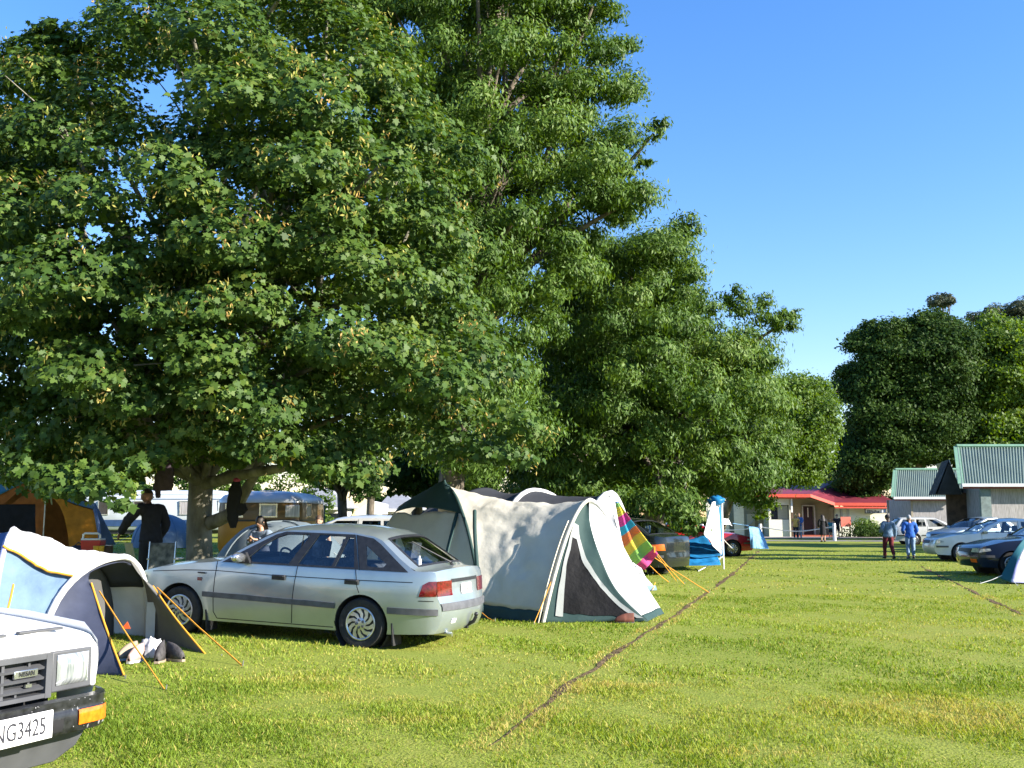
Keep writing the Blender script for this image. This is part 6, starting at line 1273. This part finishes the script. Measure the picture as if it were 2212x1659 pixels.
def person(label, loc, rz, H=1.68, skin=None, hair=(.03, .022, .016), top=(.3, .3, .3), sleeve='long', bottom=(.1, .1, .2), legs='long', shoe=(.05, .05, .05), pose=None, hairlen='short', skirt=False, cap=None, build=1., group=None, top_long=True):
    """local axes: x to the person's right, y forward, z up; joints for a height of 1.70 m, scaled"""
    skin = skin or SKIN; k = H/1.70; t = thing('person', label, 'person', loc, rz, group)
    J = dict(pelvis=(0, 0, .93), spine=(0, .005, 1.08), chest=(0, .0, 1.27), neck=(0, -.01, 1.44), head=(0, .015, 1.56),
             shl=(-.185, -.01, 1.385), shr=(.185, -.01, 1.385), ell=(-.235, -.03, 1.11), elr=(.235, -.03, 1.11), wrl=(-.235, .05, .88), wrr=(.235, .05, .88),
             hil=(-.095, 0, .90), hir=(.095, 0, .90), knl=(-.10, .02, .49), knr=(.10, .02, .49), anl=(-.10, -.02, .085), anr=(.10, -.02, .085), tol=(-.12, .15, .03), tor=(.12, .15, .03))
    J.update(pose or {}); J = {a: Vector(p)*k for a, p in J.items()}; b = build
    rad = dict(pelvis=(.125*b, .10*b), spine=(.115*b, .088*b), chest=(.13*b, .095*b), neck=.052, shl=.058, shr=.058, ell=.042, elr=.042, wrl=.029, wrr=.029, hil=.088*b, hir=.088*b, knl=.058, knr=.058, anl=.040, anr=.040, tol=.034, tor=.034)
    nd = {a: (J[a], tuple(x*k for x in r) if isinstance(r, tuple) else r*k) for a, r in rad.items()}
    nd['skull'] = (J['head']*.55+J['neck']*.45, .050*k); ed = chain('pelvis', 'spine', 'chest', 'neck', 'skull') 
    for s in 'lr':
        d = (J['wr'+s]-J['el'+s]).normalized(); sx = -1 if s == 'l' else 1
        side = Vector((0, 1, 0)) - d*d.y; side.normalize(); inn = d.cross(side)*(-sx)
        pm = J['wr'+s] + d*.045*k; nd['pa'+s] = (pm, (.030*k, .018*k)); nd['pb'+s] = (J['wr'+s] + d*.085*k, (.036*k, .016*k))
        ed += chain('chest', 'sh'+s, 'el'+s, 'wr'+s, 'pa'+s, 'pb'+s) + chain('pelvis', 'hi'+s, 'kn'+s, 'an'+s, 'to'+s)
        for i, (o_, l) in enumerate(((-.026, .062), (-.009, .075), (.009, .070), (.025, .055))):
            q0 = J['wr'+s] + d*.095*k + side*o_*k; q1 = q0 + d*l*.5*k + inn*.006*k; q2 = q0 + d*l*.93*k + inn*.022*k
            nd[f'f{s}{i}a'] = (q0, .0092*k); nd[f'f{s}{i}b'] = (q1, .0085*k); nd[f'f{s}{i}c'] = (q2, .007*k); ed += chain('pb'+s, f'f{s}{i}a', f'f{s}{i}b', f'f{s}{i}c')
        q0 = pm + side*.034*k; q1 = q0 + side*.022*k + d*.028*k; q2 = q1 + side*.006*k + d*.030*k + inn*.01*k
        nd['t'+s+'a'] = (q0, .0115*k); nd['t'+s+'b'] = (q1, .0098*k); nd['t'+s+'c'] = (q2, .008*k); ed += chain('pa'+s, 't'+s+'a', 't'+s+'b', 't'+s+'c')
    me = skin_mesh(nd, ed, 'pelvis'); skin_co = [tuple(v.co) for v in me.vertices]; skin_n = [tuple(v.normal) for v in me.vertices]; skin_f = [tuple(p_.vertices) for p_ in me.polygons]; bm = bmesh.new(); bm.from_mesh(me)
    # head: shaped ball with nose, brow, chin, ears, set on the neck
    hc = J['head'] + Vector((0, .01, .02))*k; up = (J['head']-J['neck']).normalized(); look = Vector((pose or {}).get('look', (0, 1, 0))); look = (look - up*look.dot(up)).normalized(); rt_ = look.cross(up)
    q = MB()
    def face(u, v):
        a = 2*math.pi*u; e = math.pi*v; x, y, z = math.sin(a)*math.sin(e), math.cos(a)*math.sin(e), math.cos(e)
        X_ = .076*x; Y_ = .096*y; Z_ = .118*z
        if z < 0: X_ *= 1-.30*z*z; Y_ *= 1-.12*z*z
        if y > 0:
            Y_ += .026*math.exp(-((x/.16)**2+((z+.10)/.17)**2)) + .010*math.exp(-((x/.5)**2+((z-.28)/.12)**2)) + .012*math.exp(-((x/.35)**2+((z+.82)/.14)**2)) + .006*math.exp(-((x/.28)**2+((z+.50)/.07)**2))
            Y_ -= .012*(math.exp(-(((abs(x)-.40)/.16)**2+((z-.04)/.12)**2)))
        X_ += .016*math.copysign(1, x)*math.exp(-((abs(x)-1)/.05)**2-((z+.02)/.22)**2)*(1 if abs(y) < .25 else 0)
        return hc + (rt_*X_ + look*Y_ + up*Z_)*k
    q.grid(face, 40, 26); n0 = len(bm.verts); vv = [bm.verts.new(p) for p in q.v]
    for f_ in q.f:
        try: bm.faces.new([vv[i] for i in f_]).smooth = True
        except ValueError: pass
    bmesh.ops.remove_doubles(bm, verts=vv, dist=1e-4); bm.to_mesh(me); bm.free(); me.materials.append(skin); bo = link('body', me, t)
    q = MB()
    for sx in (-1, 1): q.ball(hc + (rt_*.031*sx + look*.088 + up*.006)*k, (.010*k, .008*k, .006*k), 8, 6)
    q.build('eyes', BLK, bo)
    # hair
    q = MB()
    def hr(u, v):
        a = 2*math.pi*u; fr = .5+.5*math.cos(a); low = {'short': .58, 'long': .80, 'bald': .50}[hairlen]; e = math.pi*v*(low*(1-.40*fr**1.5)); x, y, z = math.sin(a)*math.sin(e), math.cos(a)*math.sin(e), math.cos(e)
        th = 1.10 if hairlen != 'bald' else 1.02; w_ = 1 + .05*mnoise.noise(Vector((x*4, y*4, z*4)))
        return hc + (rt_*.080*x*th*w_ + look*(.100*y*th*w_ - .004) + up*.122*z*th*w_)*k
    q.grid(hr, 28, 12); hm = mat('hair %.2f' % hair[0], hair, .6, var=.3, scale=30)
    if hairlen == 'long':
        q.grid(lambda u, v: hc + (rt_*(u-.5)*.19*(1+.35*v) - look*(.075+.03*math.sin(u*math.pi)+.02*v) + up*(.04-.34*v + .02*math.sin(u*17)*v))*k, 14, 10); q.grid(lambda u, v: hc + (rt_*(u-.5)*.20*(1+.3*v) - look*(.03) + up*(.04-.30*v))*k, 10, 8)
    q.build('hair', hm, t, smooth=180)
    if cap:
        q = MB(); q.grid(lambda u, v: hc + (rt_*.088*math.sin(6.2832*u)*math.sin(v*1.5) + look*.110*math.cos(6.2832*u)*math.sin(v*1.5) + up*(.135*math.cos(v*1.5)+.012))*k, 26, 10); q.add([hc + (rt_*x + look*y + up*.03)*k for x, y in ((-.07, .09), (-.05, .16), (.05, .16), (.07, .09))], [(0, 1, 2, 3)]); q.build('cap', fab('cap cloth', cap), t, smooth=180)
    # clothes are the body surface pushed outwards, cut off along the bones at neck, cuffs, waist and hems
    segs = [('pelvis', 'spine', 'T'), ('spine', 'chest', 'T'), ('chest', 'neck', 'N'), ('neck', 'skull', 'X')]
    for s in 'lr': segs += [('chest', 'sh'+s, 'T'), ('sh'+s, 'el'+s, 'U'), ('el'+s, 'wr'+s, 'F'), ('wr'+s, 'pb'+s, 'X'), ('pelvis', 'hi'+s, 'P'), ('hi'+s, 'kn'+s, 'H'), ('kn'+s, 'an'+s, 'S'), ('an'+s, 'to'+s, 'X')]
    A_ = np.array([nd[a][0] for a, b_, c in segs]); B_ = np.array([nd[b_][0] for a, b_, c in segs]); D_ = B_-A_; LL = (D_*D_).sum(1)
    cob = np.empty(len(skin_co)*3); VV = np.array(skin_co); tt = np.clip(((VV[:, None, :]-A_)*D_).sum(2)/LL, 0, 1); dd = np.linalg.norm(VV[:, None, :]-A_-tt[..., None]*D_, axis=2); bi_ = dd.argmin(1); tb = tt[np.arange(len(VV)), bi_]
    def garment_of(name, test, off, colr, tag_):
        keep = np.array([test(segs[i][2], t_, z/k) for i, t_, z in zip(bi_, tb, VV[:, 2])]); fs = [f_ for f_ in skin_f if all(keep[i] for i in f_)]; used = sorted({i for f_ in fs for i in f_}); ix = {i: j for j, i in enumerate(used)}; q = MB()
        vs = []
        for i in used:
            n_ = Vector(skin_n[i]); p = Vector(skin_co[i]); vs.append(p + n_*(off*k + .010*k*mnoise.noise(p*11) + .006*k*mnoise.noise(p*25)))
        q.add(vs, [tuple(ix[i] for i in f_) for f_ in fs]); q.build(name, fab(tag_ + ' %.3f %.3f %.3f' % colr, colr), t, smooth=180, fixn=False, solid=.012*k)
    lim = 1.0 if sleeve == 'long' else .0
    garment_of('shirt', lambda c, t_, z: (c == 'T' and z > .84) or (c == 'N' and t_ < .80) or (c == 'U' and (lim or t_ < .62)) or (c == 'F' and lim and t_ < .92) or (c in 'PH' and z > .80 and top_long), .030, top, 'top')
    if legs == 'skirt' or skirt:
        q = MB(); q.grid(lambda u, v: J['pelvis'] + Vector((math.cos(6.2832*u)*(.15+.05*v+.012*math.sin(u*44)*v), math.sin(6.2832*u)*(.115+.06*v+.012*math.cos(u*37)*v), .06-.56*v))*k, 36, 10); q.build('skirt', fab('bottom %.3f %.3f %.3f' % bottom, bottom), t, smooth=180, solid=.01)
    else:
        garment_of('trousers' if legs == 'long' else 'shorts', lambda c, t_, z: c == 'P' or (c == 'T' and z < 1.0) or (c == 'H' and (legs == 'long' or t_ < .88)) or (c == 'S' and legs == 'long' and t_ < .93), .018, bottom, 'bottom')
    for s in 'lr':
        a, to = J['an'+s], J['to'+s]; d = (to-a); d.z = 0; L_ = d.length; d.normalize(); sd2 = Vector((-d.y, d.x, 0)); q = MB(); base = Vector((a.x, a.y, to.z))
        q.grid(lambda u, v: base + d*((u*1.42-.36)*L_ + .0) + sd2*math.cos(6.2832*v)*(.046*k*math.sin(math.pi*min(1, u*1.0+.08))**.45) + Vector((0, 0, (-.028 + (.052+.05*max(0, 1-u*1.7))*(.5+.5*math.sin(6.2832*v)))*k)), 12, 12); q.build('shoe', fab('shoe %.3f' % shoe[0], shoe), t, smooth=80)
    return t
# man by the maple, turned a little to the left, reaching down and forward
mp = gp(*P(326, 1190, 17.4).xy)
person('man in a dark jacket bending beside the maple trunk, arm reaching down', mp, R(52), 1.80, skin=SKIND, hair=(.05, .045, .04), top=(.018, .018, .024), bottom=(.022, .022, .028), hairlen='bald', build=1.15,
    pose=dict(spine=(0, .03, 1.09), chest=(0, .075, 1.28), neck=(0, .12, 1.44), head=(0, .165, 1.545), shl=(-.19, .08, 1.38), shr=(.19, .07, 1.38), ell=(-.27, .27, 1.16), wrl=(-.25, .48, .98), elr=(.28, .04, 1.10), wrr=(.24, .16, .90), look=(-.45, .85, -.15)))
V7 = lambda u, v: gpix((1900+u/5.946)/1.02712, (1080+v/5.946)/1.02712)
walk1 = dict(hil=(-.095, 0, .90), knl=(-.10, .12, .50), anl=(-.10, .14, .085), tol=(-.11, .30, .04), knr=(.10, -.02, .49), anr=(.10, -.20, .13), tor=(.11, -.05, .03), ell=(-.30, -.10, 1.13), wrl=(-.25, .12, 1.02), elr=(.27, -.08, 1.10), wrr=(.26, -.02, .86))
p = V7(435, 950); person('walker in a slate blue shirt and maroon trousers, back to the camera', p, R(8), 1.56, skin=SKIND, top=(.13, .20, .28), bottom=(.14, .018, .022), shoe=(.05, .05, .06), pose=walk1, build=1.32, group='two people walking away')
p = V7(722, 948); person('walker in a bright blue jacket, pale jeans and a cap, back to the camera', p, R(-4), 1.53, skin=SKIN, hair=(.35, .33, .3), top=(.03, .13, .48), bottom=(.22, .33, .47), shoe=(.15, .17, .22), pose=dict(ell=(-.28, -.02, 1.12), wrl=(-.20, .16, 1.0), elr=(.28, -.02, 1.12), wrr=(.21, .14, .98), knl=(-.09, .05, .49), knr=(.10, .0, .49)), build=1.30, cap=(.35, .36, .38), group='two people walking away')
Z5 = lambda u, v, Y=None: gpix((1700+u/3.867)/1.02712, (960+v/3.867)/1.02712) if Y is None else Vector((P((1700+u/3.867)/1.02712, 1115, Y).x, Y, 0))
p = Z5(490, 938); person('woman in a black top and long black skirt walking away, hair down', p, R(4), 1.58, hair=(.012, .01, .01), hairlen='long', top=(.014, .014, .018), bottom=(.012, .012, .016), legs='skirt', build=1.12, pose=dict(ell=(-.27, -.02, 1.12), wrl=(-.24, .10, .95), elr=(.27, -.02, 1.12), wrr=(.24, .1, .95)))
p = Z5(250, 884, 69); person('blond woman in a yellow top standing at the rope', p, R(168), 1.62, hair=(.45, .30, .10), hairlen='long', top=(.62, .38, .10), bottom=(.02, .02, .03), sleeve='short', group='couple at the rope')
p = Z5(280, 886, 69.1); person('man in a blue jacket standing close to the blond woman', p, R(150), 1.70, hair=(.12, .07, .04), top=(.05, .13, .36), bottom=(.25, .30, .38), pose=dict(ell=(-.24, .08, 1.12), wrl=(-.10, .20, 1.05)), group='couple at the rope')
p = Z5(605, 884, 68.5); person('woman in a dark t-shirt and shorts by the orange board', p, R(186), 1.62, hair=(.02, .015, .012), top=(.02, .02, .025), sleeve='short', bottom=(.02, .02, .025), legs='short', shoe=(.6, .6, .6), pose=dict(elr=(.28, -.03, 1.13), wrr=(.27, .12, .95)))
p = Z5(548, 868, 70); person('child in a teal t-shirt half hidden behind the woman in black', p, R(175), 1.28, hair=(.2, .12, .06), top=(.03, .22, .26), sleeve='short', bottom=(.03, .03, .05), legs='short')
# two people on the far side of the silver hatchback
wp = gp(*ZK(690, 900, 20.6).xy); sit = dict(pelvis=(0, 0, .62), spine=(0, .02, .77), chest=(0, .05, .96), neck=(0, .07, 1.13), head=(0, .10, 1.25), shl=(-.18, .05, 1.07), shr=(.18, .05, 1.07), ell=(-.22, .14, .84), elr=(.22, .14, .84), wrl=(-.08, .33, .92), wrr=(.08, .33, .92), hil=(-.10, .02, .60), hir=(.10, .02, .60), knl=(-.12, .42, .56), knr=(.12, .42, .56), anl=(-.12, .40, .10), anr=(.12, .40, .10), tol=(-.13, .56, .03), tor=(.13, .56, .03))
person('seated woman in a grey blue top by the grey dome tent, beyond the car', wp, R(160), 1.66, hair=(.03, .02, .015), hairlen='long', top=(.17, .22, .30), bottom=(.05, .06, .09), pose=sit)
st = thing('camp_chair', 'dark folding camp chair under the seated woman', 'chair', wp + Vector((0, .05, 0)), R(160)); q = MB(); q.box((0, .10, .50), (.48, .46, .03)); q.build('seat', NAVYC, st); q = MB(); q.box((0, -.16, .80), (.48, .03, .40)); q.build('backrest', NAVYC, st)
for sx in (-.22, .22):
    for sy in (-.14, .30): q = MB(); q.tube([(sx, sy, 0), (sx, sy, .5)], .012, 6); q.build('leg', GREYP, st)
wp = gp(*ZK(1285, 1000, 19.6).xy); person('person in a white t-shirt standing just beyond the silver hatchback', wp, R(175), 1.42, top=(.75, .75, .74), sleeve='short', bottom=(.05, .06, .10), hair=(.1, .06, .04))
# ------------------------------------------------------------------ things lying about the camp
REDC = mat('red cool box', (.50, .012, .018), .4, var=.08, coat=.3); YEL = mat('yellow tub', (.75, .42, .02), .5, var=.2)
def camp_table():
    Y = 17.5; z0 = float(gz(-8, Y)); a, b = ZE(760, 1140, Y), ZE(1130, 1140, Y); c = Vector(((a.x+b.x)/2, Y, z0)); w_ = b.x-a.x; h = ZE(900, 1138, Y).z - z0
    t = thing('camp_table', 'dark camp table carrying the red cool box, behind the blue and white dome', 'table', c); q = MB(); q.box((0, 0, h-.02), (w_, .6, .035)); q.build('tabletop', GREYP, t)
    for sx in (1, -1):
        for sy in (1, -1): q = MB(); q.tube([(sx*w_*.45, sy*.26, 0), (sx*w_*.38, sy*.24, h-.03)], .016, 6); q.build('leg', STEEL, t)
    k = (ZE(1050, 1005, Y).x-ZE(845, 1005, Y).x); p = ZE(948, 1135, Y); H_ = ZE(900, 1002, Y).z-p.z
    o = thing('cool_box', 'red cool box with a white bar handle on the camp table', 'cool box', (p.x, Y, z0+h)); q = MB(); V = []
    for z, s in ((0, .86), (H_*.1, .90), (H_*.85, 1), (H_, 1)): V += [(x*k/2*s, y*k*.36*s, z) for x, y in ((-1, -1), (1, -1), (1, 1), (-1, 1))]
    q.add(V, [(i*4+j, i*4+(j+1) % 4, i*4+4+(j+1) % 4, i*4+4+j) for i in range(3) for j in range(4)] + [(0, 3, 2, 1), (12, 13, 14, 15)]); q.build('tub', REDC, o, smooth=0, bevel=.012)
    q = MB(); q.box((0, 0, H_+.012), (k*.97, k*.70, .03)); q.build('lid', PLATE, o, bevel=.01); q = MB(); q.tube([(-k*.42, -k*.2, H_*.9), (-k*.42, -k*.25, H_*1.42), (-k*.32, -k*.26, H_*1.52), (k*.32, -k*.26, H_*1.52), (k*.42, -k*.25, H_*1.42), (k*.42, -k*.2, H_*.9)], .018, 8); q.build('handle', PLATE, o)
    for i, (u, s, m, lab) in enumerate(((1005, .055, YEL, 'small yellow tub nearest the red cool box'), (1052, .048, YEL, 'small yellow tub at the table end'))):
        p = ZE(u, 1150, Y-.12); y = thing('food_tub', lab, 'tub', (p.x, Y-.2, z0+h), group='yellow tubs on the camp table'); q = MB(); q.lathe([(0, 0), (s*.8, 0), (s, .11), (s*1.05, .11), (s*1.05, .125), (0, .125)], 14); q.build('tub', m, y)
    p = ZE(1095, 1110, Y); y = thing('food_box', 'brown box at the right end of the camp table', 'box', (p.x, Y, z0+h)); q = MB(); q.box((0, 0, .06), (.14, .16, .12)); q.build('carton', TIMBD, y); q = MB(); q.box((0, 0, .123), (.15, .17, .012)); q.build('lid', BROWN, y)
    p = ZE(800, 1120, Y); y = thing('bag', 'dark bag slumped on the camp table left of the cool box', 'bag', (p.x, Y, z0+h)); q = MB(); q.ball((0, 0, .06), (.16, .12, .07), 16, 10); q.build('sack', NAVYC, y, smooth=180); q = MB(); q.tube([(-.08, 0, .11), (0, 0, .18), (.08, 0, .11)], .01, 6); q.build('strap', BLK, y)
camp_table()
def patterned_chair():
    Y = 17.0; p = ZE(1650, 1200, Y); z0 = float(gz(p.x, Y)); t = thing('camp_chair', 'folding chair with a grey patterned back in front of the standing man', 'chair', (p.x, Y, z0))
    m = mat('grey patterned cloth', (.20, .20, .185), .9, var=.1, scale=9, col2=(.045, .05, .05), bump=.01); w_ = (ZE(1800, 1100, Y).x-ZE(1545, 1100, Y).x); ht = ZE(1650, 1035, Y).z-z0
    q = MB(); q.grid(lambda u, v: Vector(((u-.5)*w_, -.02+.05*math.sin(math.pi*u)+.06*v, .42+(ht-.42)*v)), 12, 10); q.build('backrest', m, t, smooth=180, solid=.015)
    q = MB(); q.grid(lambda u, v: Vector(((u-.5)*w_, .02+.42*v, .42-.04*math.sin(math.pi*v)+.03*v)), 10, 8); q.build('seat', m, t, smooth=180, solid=.015)
    for sx in (1, -1):
        q = MB(); q.tube([(sx*w_*.52, .40, 0), (sx*w_*.52, -.02, .40), (sx*w_*.52, .04, ht+.02)], .014, 6); q.build('frame', STEEL, t); q = MB(); q.tube([(sx*w_*.52, -.08, 0), (sx*w_*.52, .42, .43)], .014, 6); q.build('leg', STEEL, t)
        q = MB(); q.box((sx*w_*.53, .2, .63), (.05, .42, .03)); q.build('armrest', STEEL, t, bevel=.01)
patterned_chair()
# paper in the man's hand
q = MB(); c = ZE(1325, 1110, 17.0); q.grid(lambda u, v: c + Vector(((u-.5)*.13+(.5-v)*.06, .03*math.sin(3*u), (v-.5)*.24)), 6, 8); tag(q.build('paper_bag', mat('brown paper', (.36, .33, .20), .9, var=.1), smooth=180, solid=.008), 'limp pale paper bag held in the lowered hand of the man', 'bag')
# shoes by the porch
def shoe_thing(name, label, p, rz, m, sole, L_=.27, high=.10, group=None):
    t = thing(name, label, 'shoe', (p.x, p.y, float(gz(p.x, p.y))), rz, group); q = MB()
    def f(u, v):
        w_ = .048*(math.sin(math.pi*min(.97, u*.92+.06))**.45)*(1-.22*(1-u)*(u < .5)); top = high*(1-u)**.7*1.05+.045*(u > -1)+.02*math.sin(math.pi*u)
        a = math.pi*v; return Vector((w_*math.cos(a), (u-.5)*L_, .022 + top*math.sin(a)**.7*(1 if u < .98 else .6)))
    q.grid(f, 18, 12); q.build('upper', m, t, smooth=180, solid=.006)
    q = MB(); q.prism([(.052*math.copysign(1, x)*(math.sin(math.pi*min(.97, (y+.5)*.92+.05))**.4), y*L_*1.03, 0) for x, y in [(1, -.5+k/10) for k in range(11)] + [(-1, .5-k/10) for k in range(11)]], (0, 0, .024)); q.build('sole', sole, t)
    q = MB(); q.tube([(-.02, .02, .10), (.02, .03, .10), (-.02, .05, .09), (.02, .06, .085), (0, .09, .075)], .005, 5); q.build('laces', sole, t)
PINK = mat('pinkish suede', (.50, .33, .28), .9, var=.15, scale=20); BOOT = mat('dark boot leather', (.06, .055, .055), .7, var=.3, scale=20, bump=.004); SOLE = mat('tan sole', (.32, .25, .18), .8, var=.2)
zz = lambda u, v: gpix((u/2.357)/1.02712, (1000+v/2.357)/1.02712)
shoe_thing('sneaker', 'pinkish sneaker, front one of the pale pair by the dome tent', zz(708, 1105), R(170), PINK, WHITEC, group='shoes by the dome tent porch')
shoe_thing('sneaker', 'tan sneaker half hidden behind the navy porch flap', zz(665, 1092), R(160), SOLE, WHITEC, group='shoes by the dome tent porch')
shoe_thing('walking_boot', 'dark boot standing upright, beside the white plastic bag', zz(835, 1105), R(185), BOOT, SOLE, high=.13, group='shoes by the dome tent porch')
shoe_thing('walking_boot', 'dark boot lying farthest right on the grass', zz(915, 1098), R(235), BOOT, SOLE, high=.11, group='shoes by the dome tent porch')
p = zz(765, 1085); t = thing('plastic_bag', 'crumpled white plastic bag in the tent doorway behind the shoes', 'bag', (p.x, p.y+.12, 0)); q = MB()
def crump(u, v):
    a = 6.2832*u; e = math.pi*v; d = Vector((math.cos(a)*math.sin(e), math.sin(a)*math.sin(e), math.cos(e))); n = .25*mnoise.noise(d*3)+.15*mnoise.noise(d*7); return Vector((d.x*.13, d.y*.10, .11+d.z*.12))*(1+n*.7)
q.grid(crump, 36, 22); q.build('sack', mat('white plastic film', (.72, .72, .76), .35, var=.08, trans=.25), t, smooth=180); q = MB(); q.tube([(-.04, 0, .19), (0, -.01, .25), (.04, 0, .19)], .012, 6); q.build('handle', PLATE, t)
p = zone(800, 1040, 3.16)(1850, 1062, 14.7); p = gpix((800+1850/3.16)/1.02712, (1040+1085/3.16)/1.02712); shoe_thing('sandal', 'reddish brown shoe on the grass at the corner of the cream tent', p, R(95), mat('red brown leather', (.16, .05, .03), .8, var=.3), BOOT, high=.07)
p = gpix((800+1275/3.16)/1.02712, (1040+1045/3.16)/1.02712); t = thing('rolled_mat', 'rust coloured roll leaning in the gap at the cream tent pole', 'mat', (p.x-.05, p.y+.16, 0)); q = MB(); q.tube([(0, 0, 0), (.05, .03, .50)], .055, 14); q.build('roll', mat('rust foam', (.22, .07, .03), .9, var=.2), t); q = MB(); q.lathe([(.058, .2), (.058, .24)], 14); q.build('strap', ROPE_O, t)
# clothes drying in the maple
def garment(name, label, pts, th, m, waist=None):
    o = thing(name, label, 'garment', pts[0]); q = MB(); n = len(pts); l = MB()
    def f(u, v):
        i = min(int(v*(n-1)), n-2); c = vlerp(Vector(pts[i]), Vector(pts[i+1]), v*(n-1)-i); a = 6.2832*u; w_ = th[i]+(th[i+1]-th[i])*(v*(n-1)-i)
        return c + Vector((math.cos(a)*w_*(1+.15*mnoise.noise(Vector((u*6, v*8, 1)))), math.sin(a)*w_*.35, .02*mnoise.noise(Vector((u*5, v*5, 3)))))
    q.grid(f, 24, 24); b = q.build('cloth', m, o, world=True, smooth=180)
    if waist: q = MB(); c = Vector(pts[0])+Vector((0, 0, .02)); q.ball(c, (th[0]*1.1, th[0]*.6, .04), 14, 8); q.build('collar', waist, o, world=True, smooth=180)
MAUVE = fab('mauve cloth', (.085, .06, .085)); BLACKC = fab('black cloth', (.012, .012, .014)); PINKC = fab('pink cloth', (.40, .06, .13))
Y = 17.6; garment('hanging_shirt', 'dark mauve shirt hung from a maple branch over the standing man', [ZE(1690, 150, Y), ZE(1690, 300, Y), ZE(1675, 400, Y), ZE(1665, 500, Y)], [.09, .15, .17, .16], MAUVE, BLACKC)
garment('hanging_sock', 'pale-toed dark sock hanging below the mauve shirt', [ZE(1615, 380, Y), ZE(1610, 480, Y), ZE(1618, 575, Y)], [.06, .055, .04], MAUVE, PINKC)
z3 = lambda u, v: zone(480, 1040, 8.295)(u, v, 17.5)
garment('hanging_trousers', 'black trousers with a pink band draped over the low maple limb', [z3(375, 230), z3(345, 420), z3(310, 650), z3(300, 900), z3(310, 1090)], [.06, .12, .11, .10, .05], BLACKC, PINKC)
garment('hanging_jumper', 'black jumper bunched behind the low maple limb', [z3(470, 640), z3(460, 760), z3(425, 860)], [.06, .11, .05], BLACKC)
# towels on the red coupe, folding chair by it
def drape(name, label, loc, a, b, m, wr=.06):
    t = thing(name, label, 'cloth', loc); q = MB(); f = loft(a, b, wr=wr, ws=2.6, seed=71); q.grid(lambda u, v: f(u, v)+Vector(((.11*math.sin(u*26)+.05*math.sin(u*61+3))*v, .11*math.cos(u*23)*v, 0)), 34, 26); o = q.build('sheet', m, t, world=True, smooth=180, solid=.012); return t
LBL = fab('light blue cloth', (.15, .33, .52)); Z4 = zone(1400, 1080, 6.9125)
def red_cloth():
    k = lambda u, v, d=0: Z4(u, v, red_y+d); a = [k(1795, 625, -.5), k(1815, 640, -.85), k(1830, 780, -.95), k(1845, 945, -.95)]; b = [k(1830, 620, .9), k(1950, 640, .7), k(2010, 780, .5), k(2060, 950, .4)]
    t = drape('cloth', 'pale blue cloth draped over the end of the red coupe', k(1950, 800), a, b, LBL)
    q = MB(); f = loft([k(1560, 590, .2), k(1800, 622, .2)], [k(1560, 590, 1.2), k(1800, 622, 1.2)], wr=.03); q.grid(lambda u, v: f(u, v)+Vector((0, 0, .06)), 10, 12); q.build('fold', LBL, t, world=True, smooth=180, solid=.012)
    e = thing('cloth', 'white sheet spread on the windscreen of the red coupe', 'cloth', k(1450, 540, .6)); q = MB(); f = loft([k(1395, 490, -.2), k(1400, 560, -.5)], [k(1490, 490, .8), k(1555, 605, .2)], wr=.04); q.grid(f, 14, 12); q.build('sheet', WHITEC, e, world=True, smooth=180, solid=.01)
red_cloth()
def striped_chair():
    Y = 27.5; k = lambda u, v, d=0: ZB(u, v, Y+d); p = k(605, 640); t = thing('deck_chair', 'blue and white striped folding chair back beside the dark grey car', 'chair', (p.x, Y, 0)); m, n, out = new_mat('blue white stripes'); L = n.links.new
    tc = N(n, 'ShaderNodeTexCoord'); wv = N(n, 'ShaderNodeTexWave'); wv.inputs['Scale'].default_value = 4.2; wv.inputs['Distortion'].default_value = .2; L(tc.outputs['Object'], wv.inputs[0]); c = ramp(n, wv.outputs['Fac'], [(.45, (.03, .14, .45)), (.5, (.7, .72, .72))]); pb_ = N(n, 'ShaderNodeBsdfPrincipled'); L(c, pb_.inputs[0]); pb_.inputs['Roughness'].default_value = .9; L(pb_.outputs[0], out.inputs[0])
    a, b = k(575, 505, .3), k(640, 515, .3); c0, d0 = k(575, 640), k(630, 640); q = MB(); q.grid(loft([c0, a], [d0, b], wr=.01), 6, 12); q.build('backrest', m, t, world=True, smooth=180, solid=.015)
    w_ = d0.x-c0.x; z0 = c0.z; q = MB(); q.box((0, -.2, z0-.02), (w_, .45, .03)); q.build('seat', m, t)
    for sx in (-.5, .5): q = MB(); q.tube([(sx*w_, .25, 0), (sx*w_, -.35, z0)], .015, 6); q.build('leg', STEEL, t); q = MB(); q.tube([(sx*w_, -.35, 0), (sx*w_, .1, z0), (sx*w_, .32, a.z)], .015, 6); q.build('frame', STEEL, t)
striped_chair()
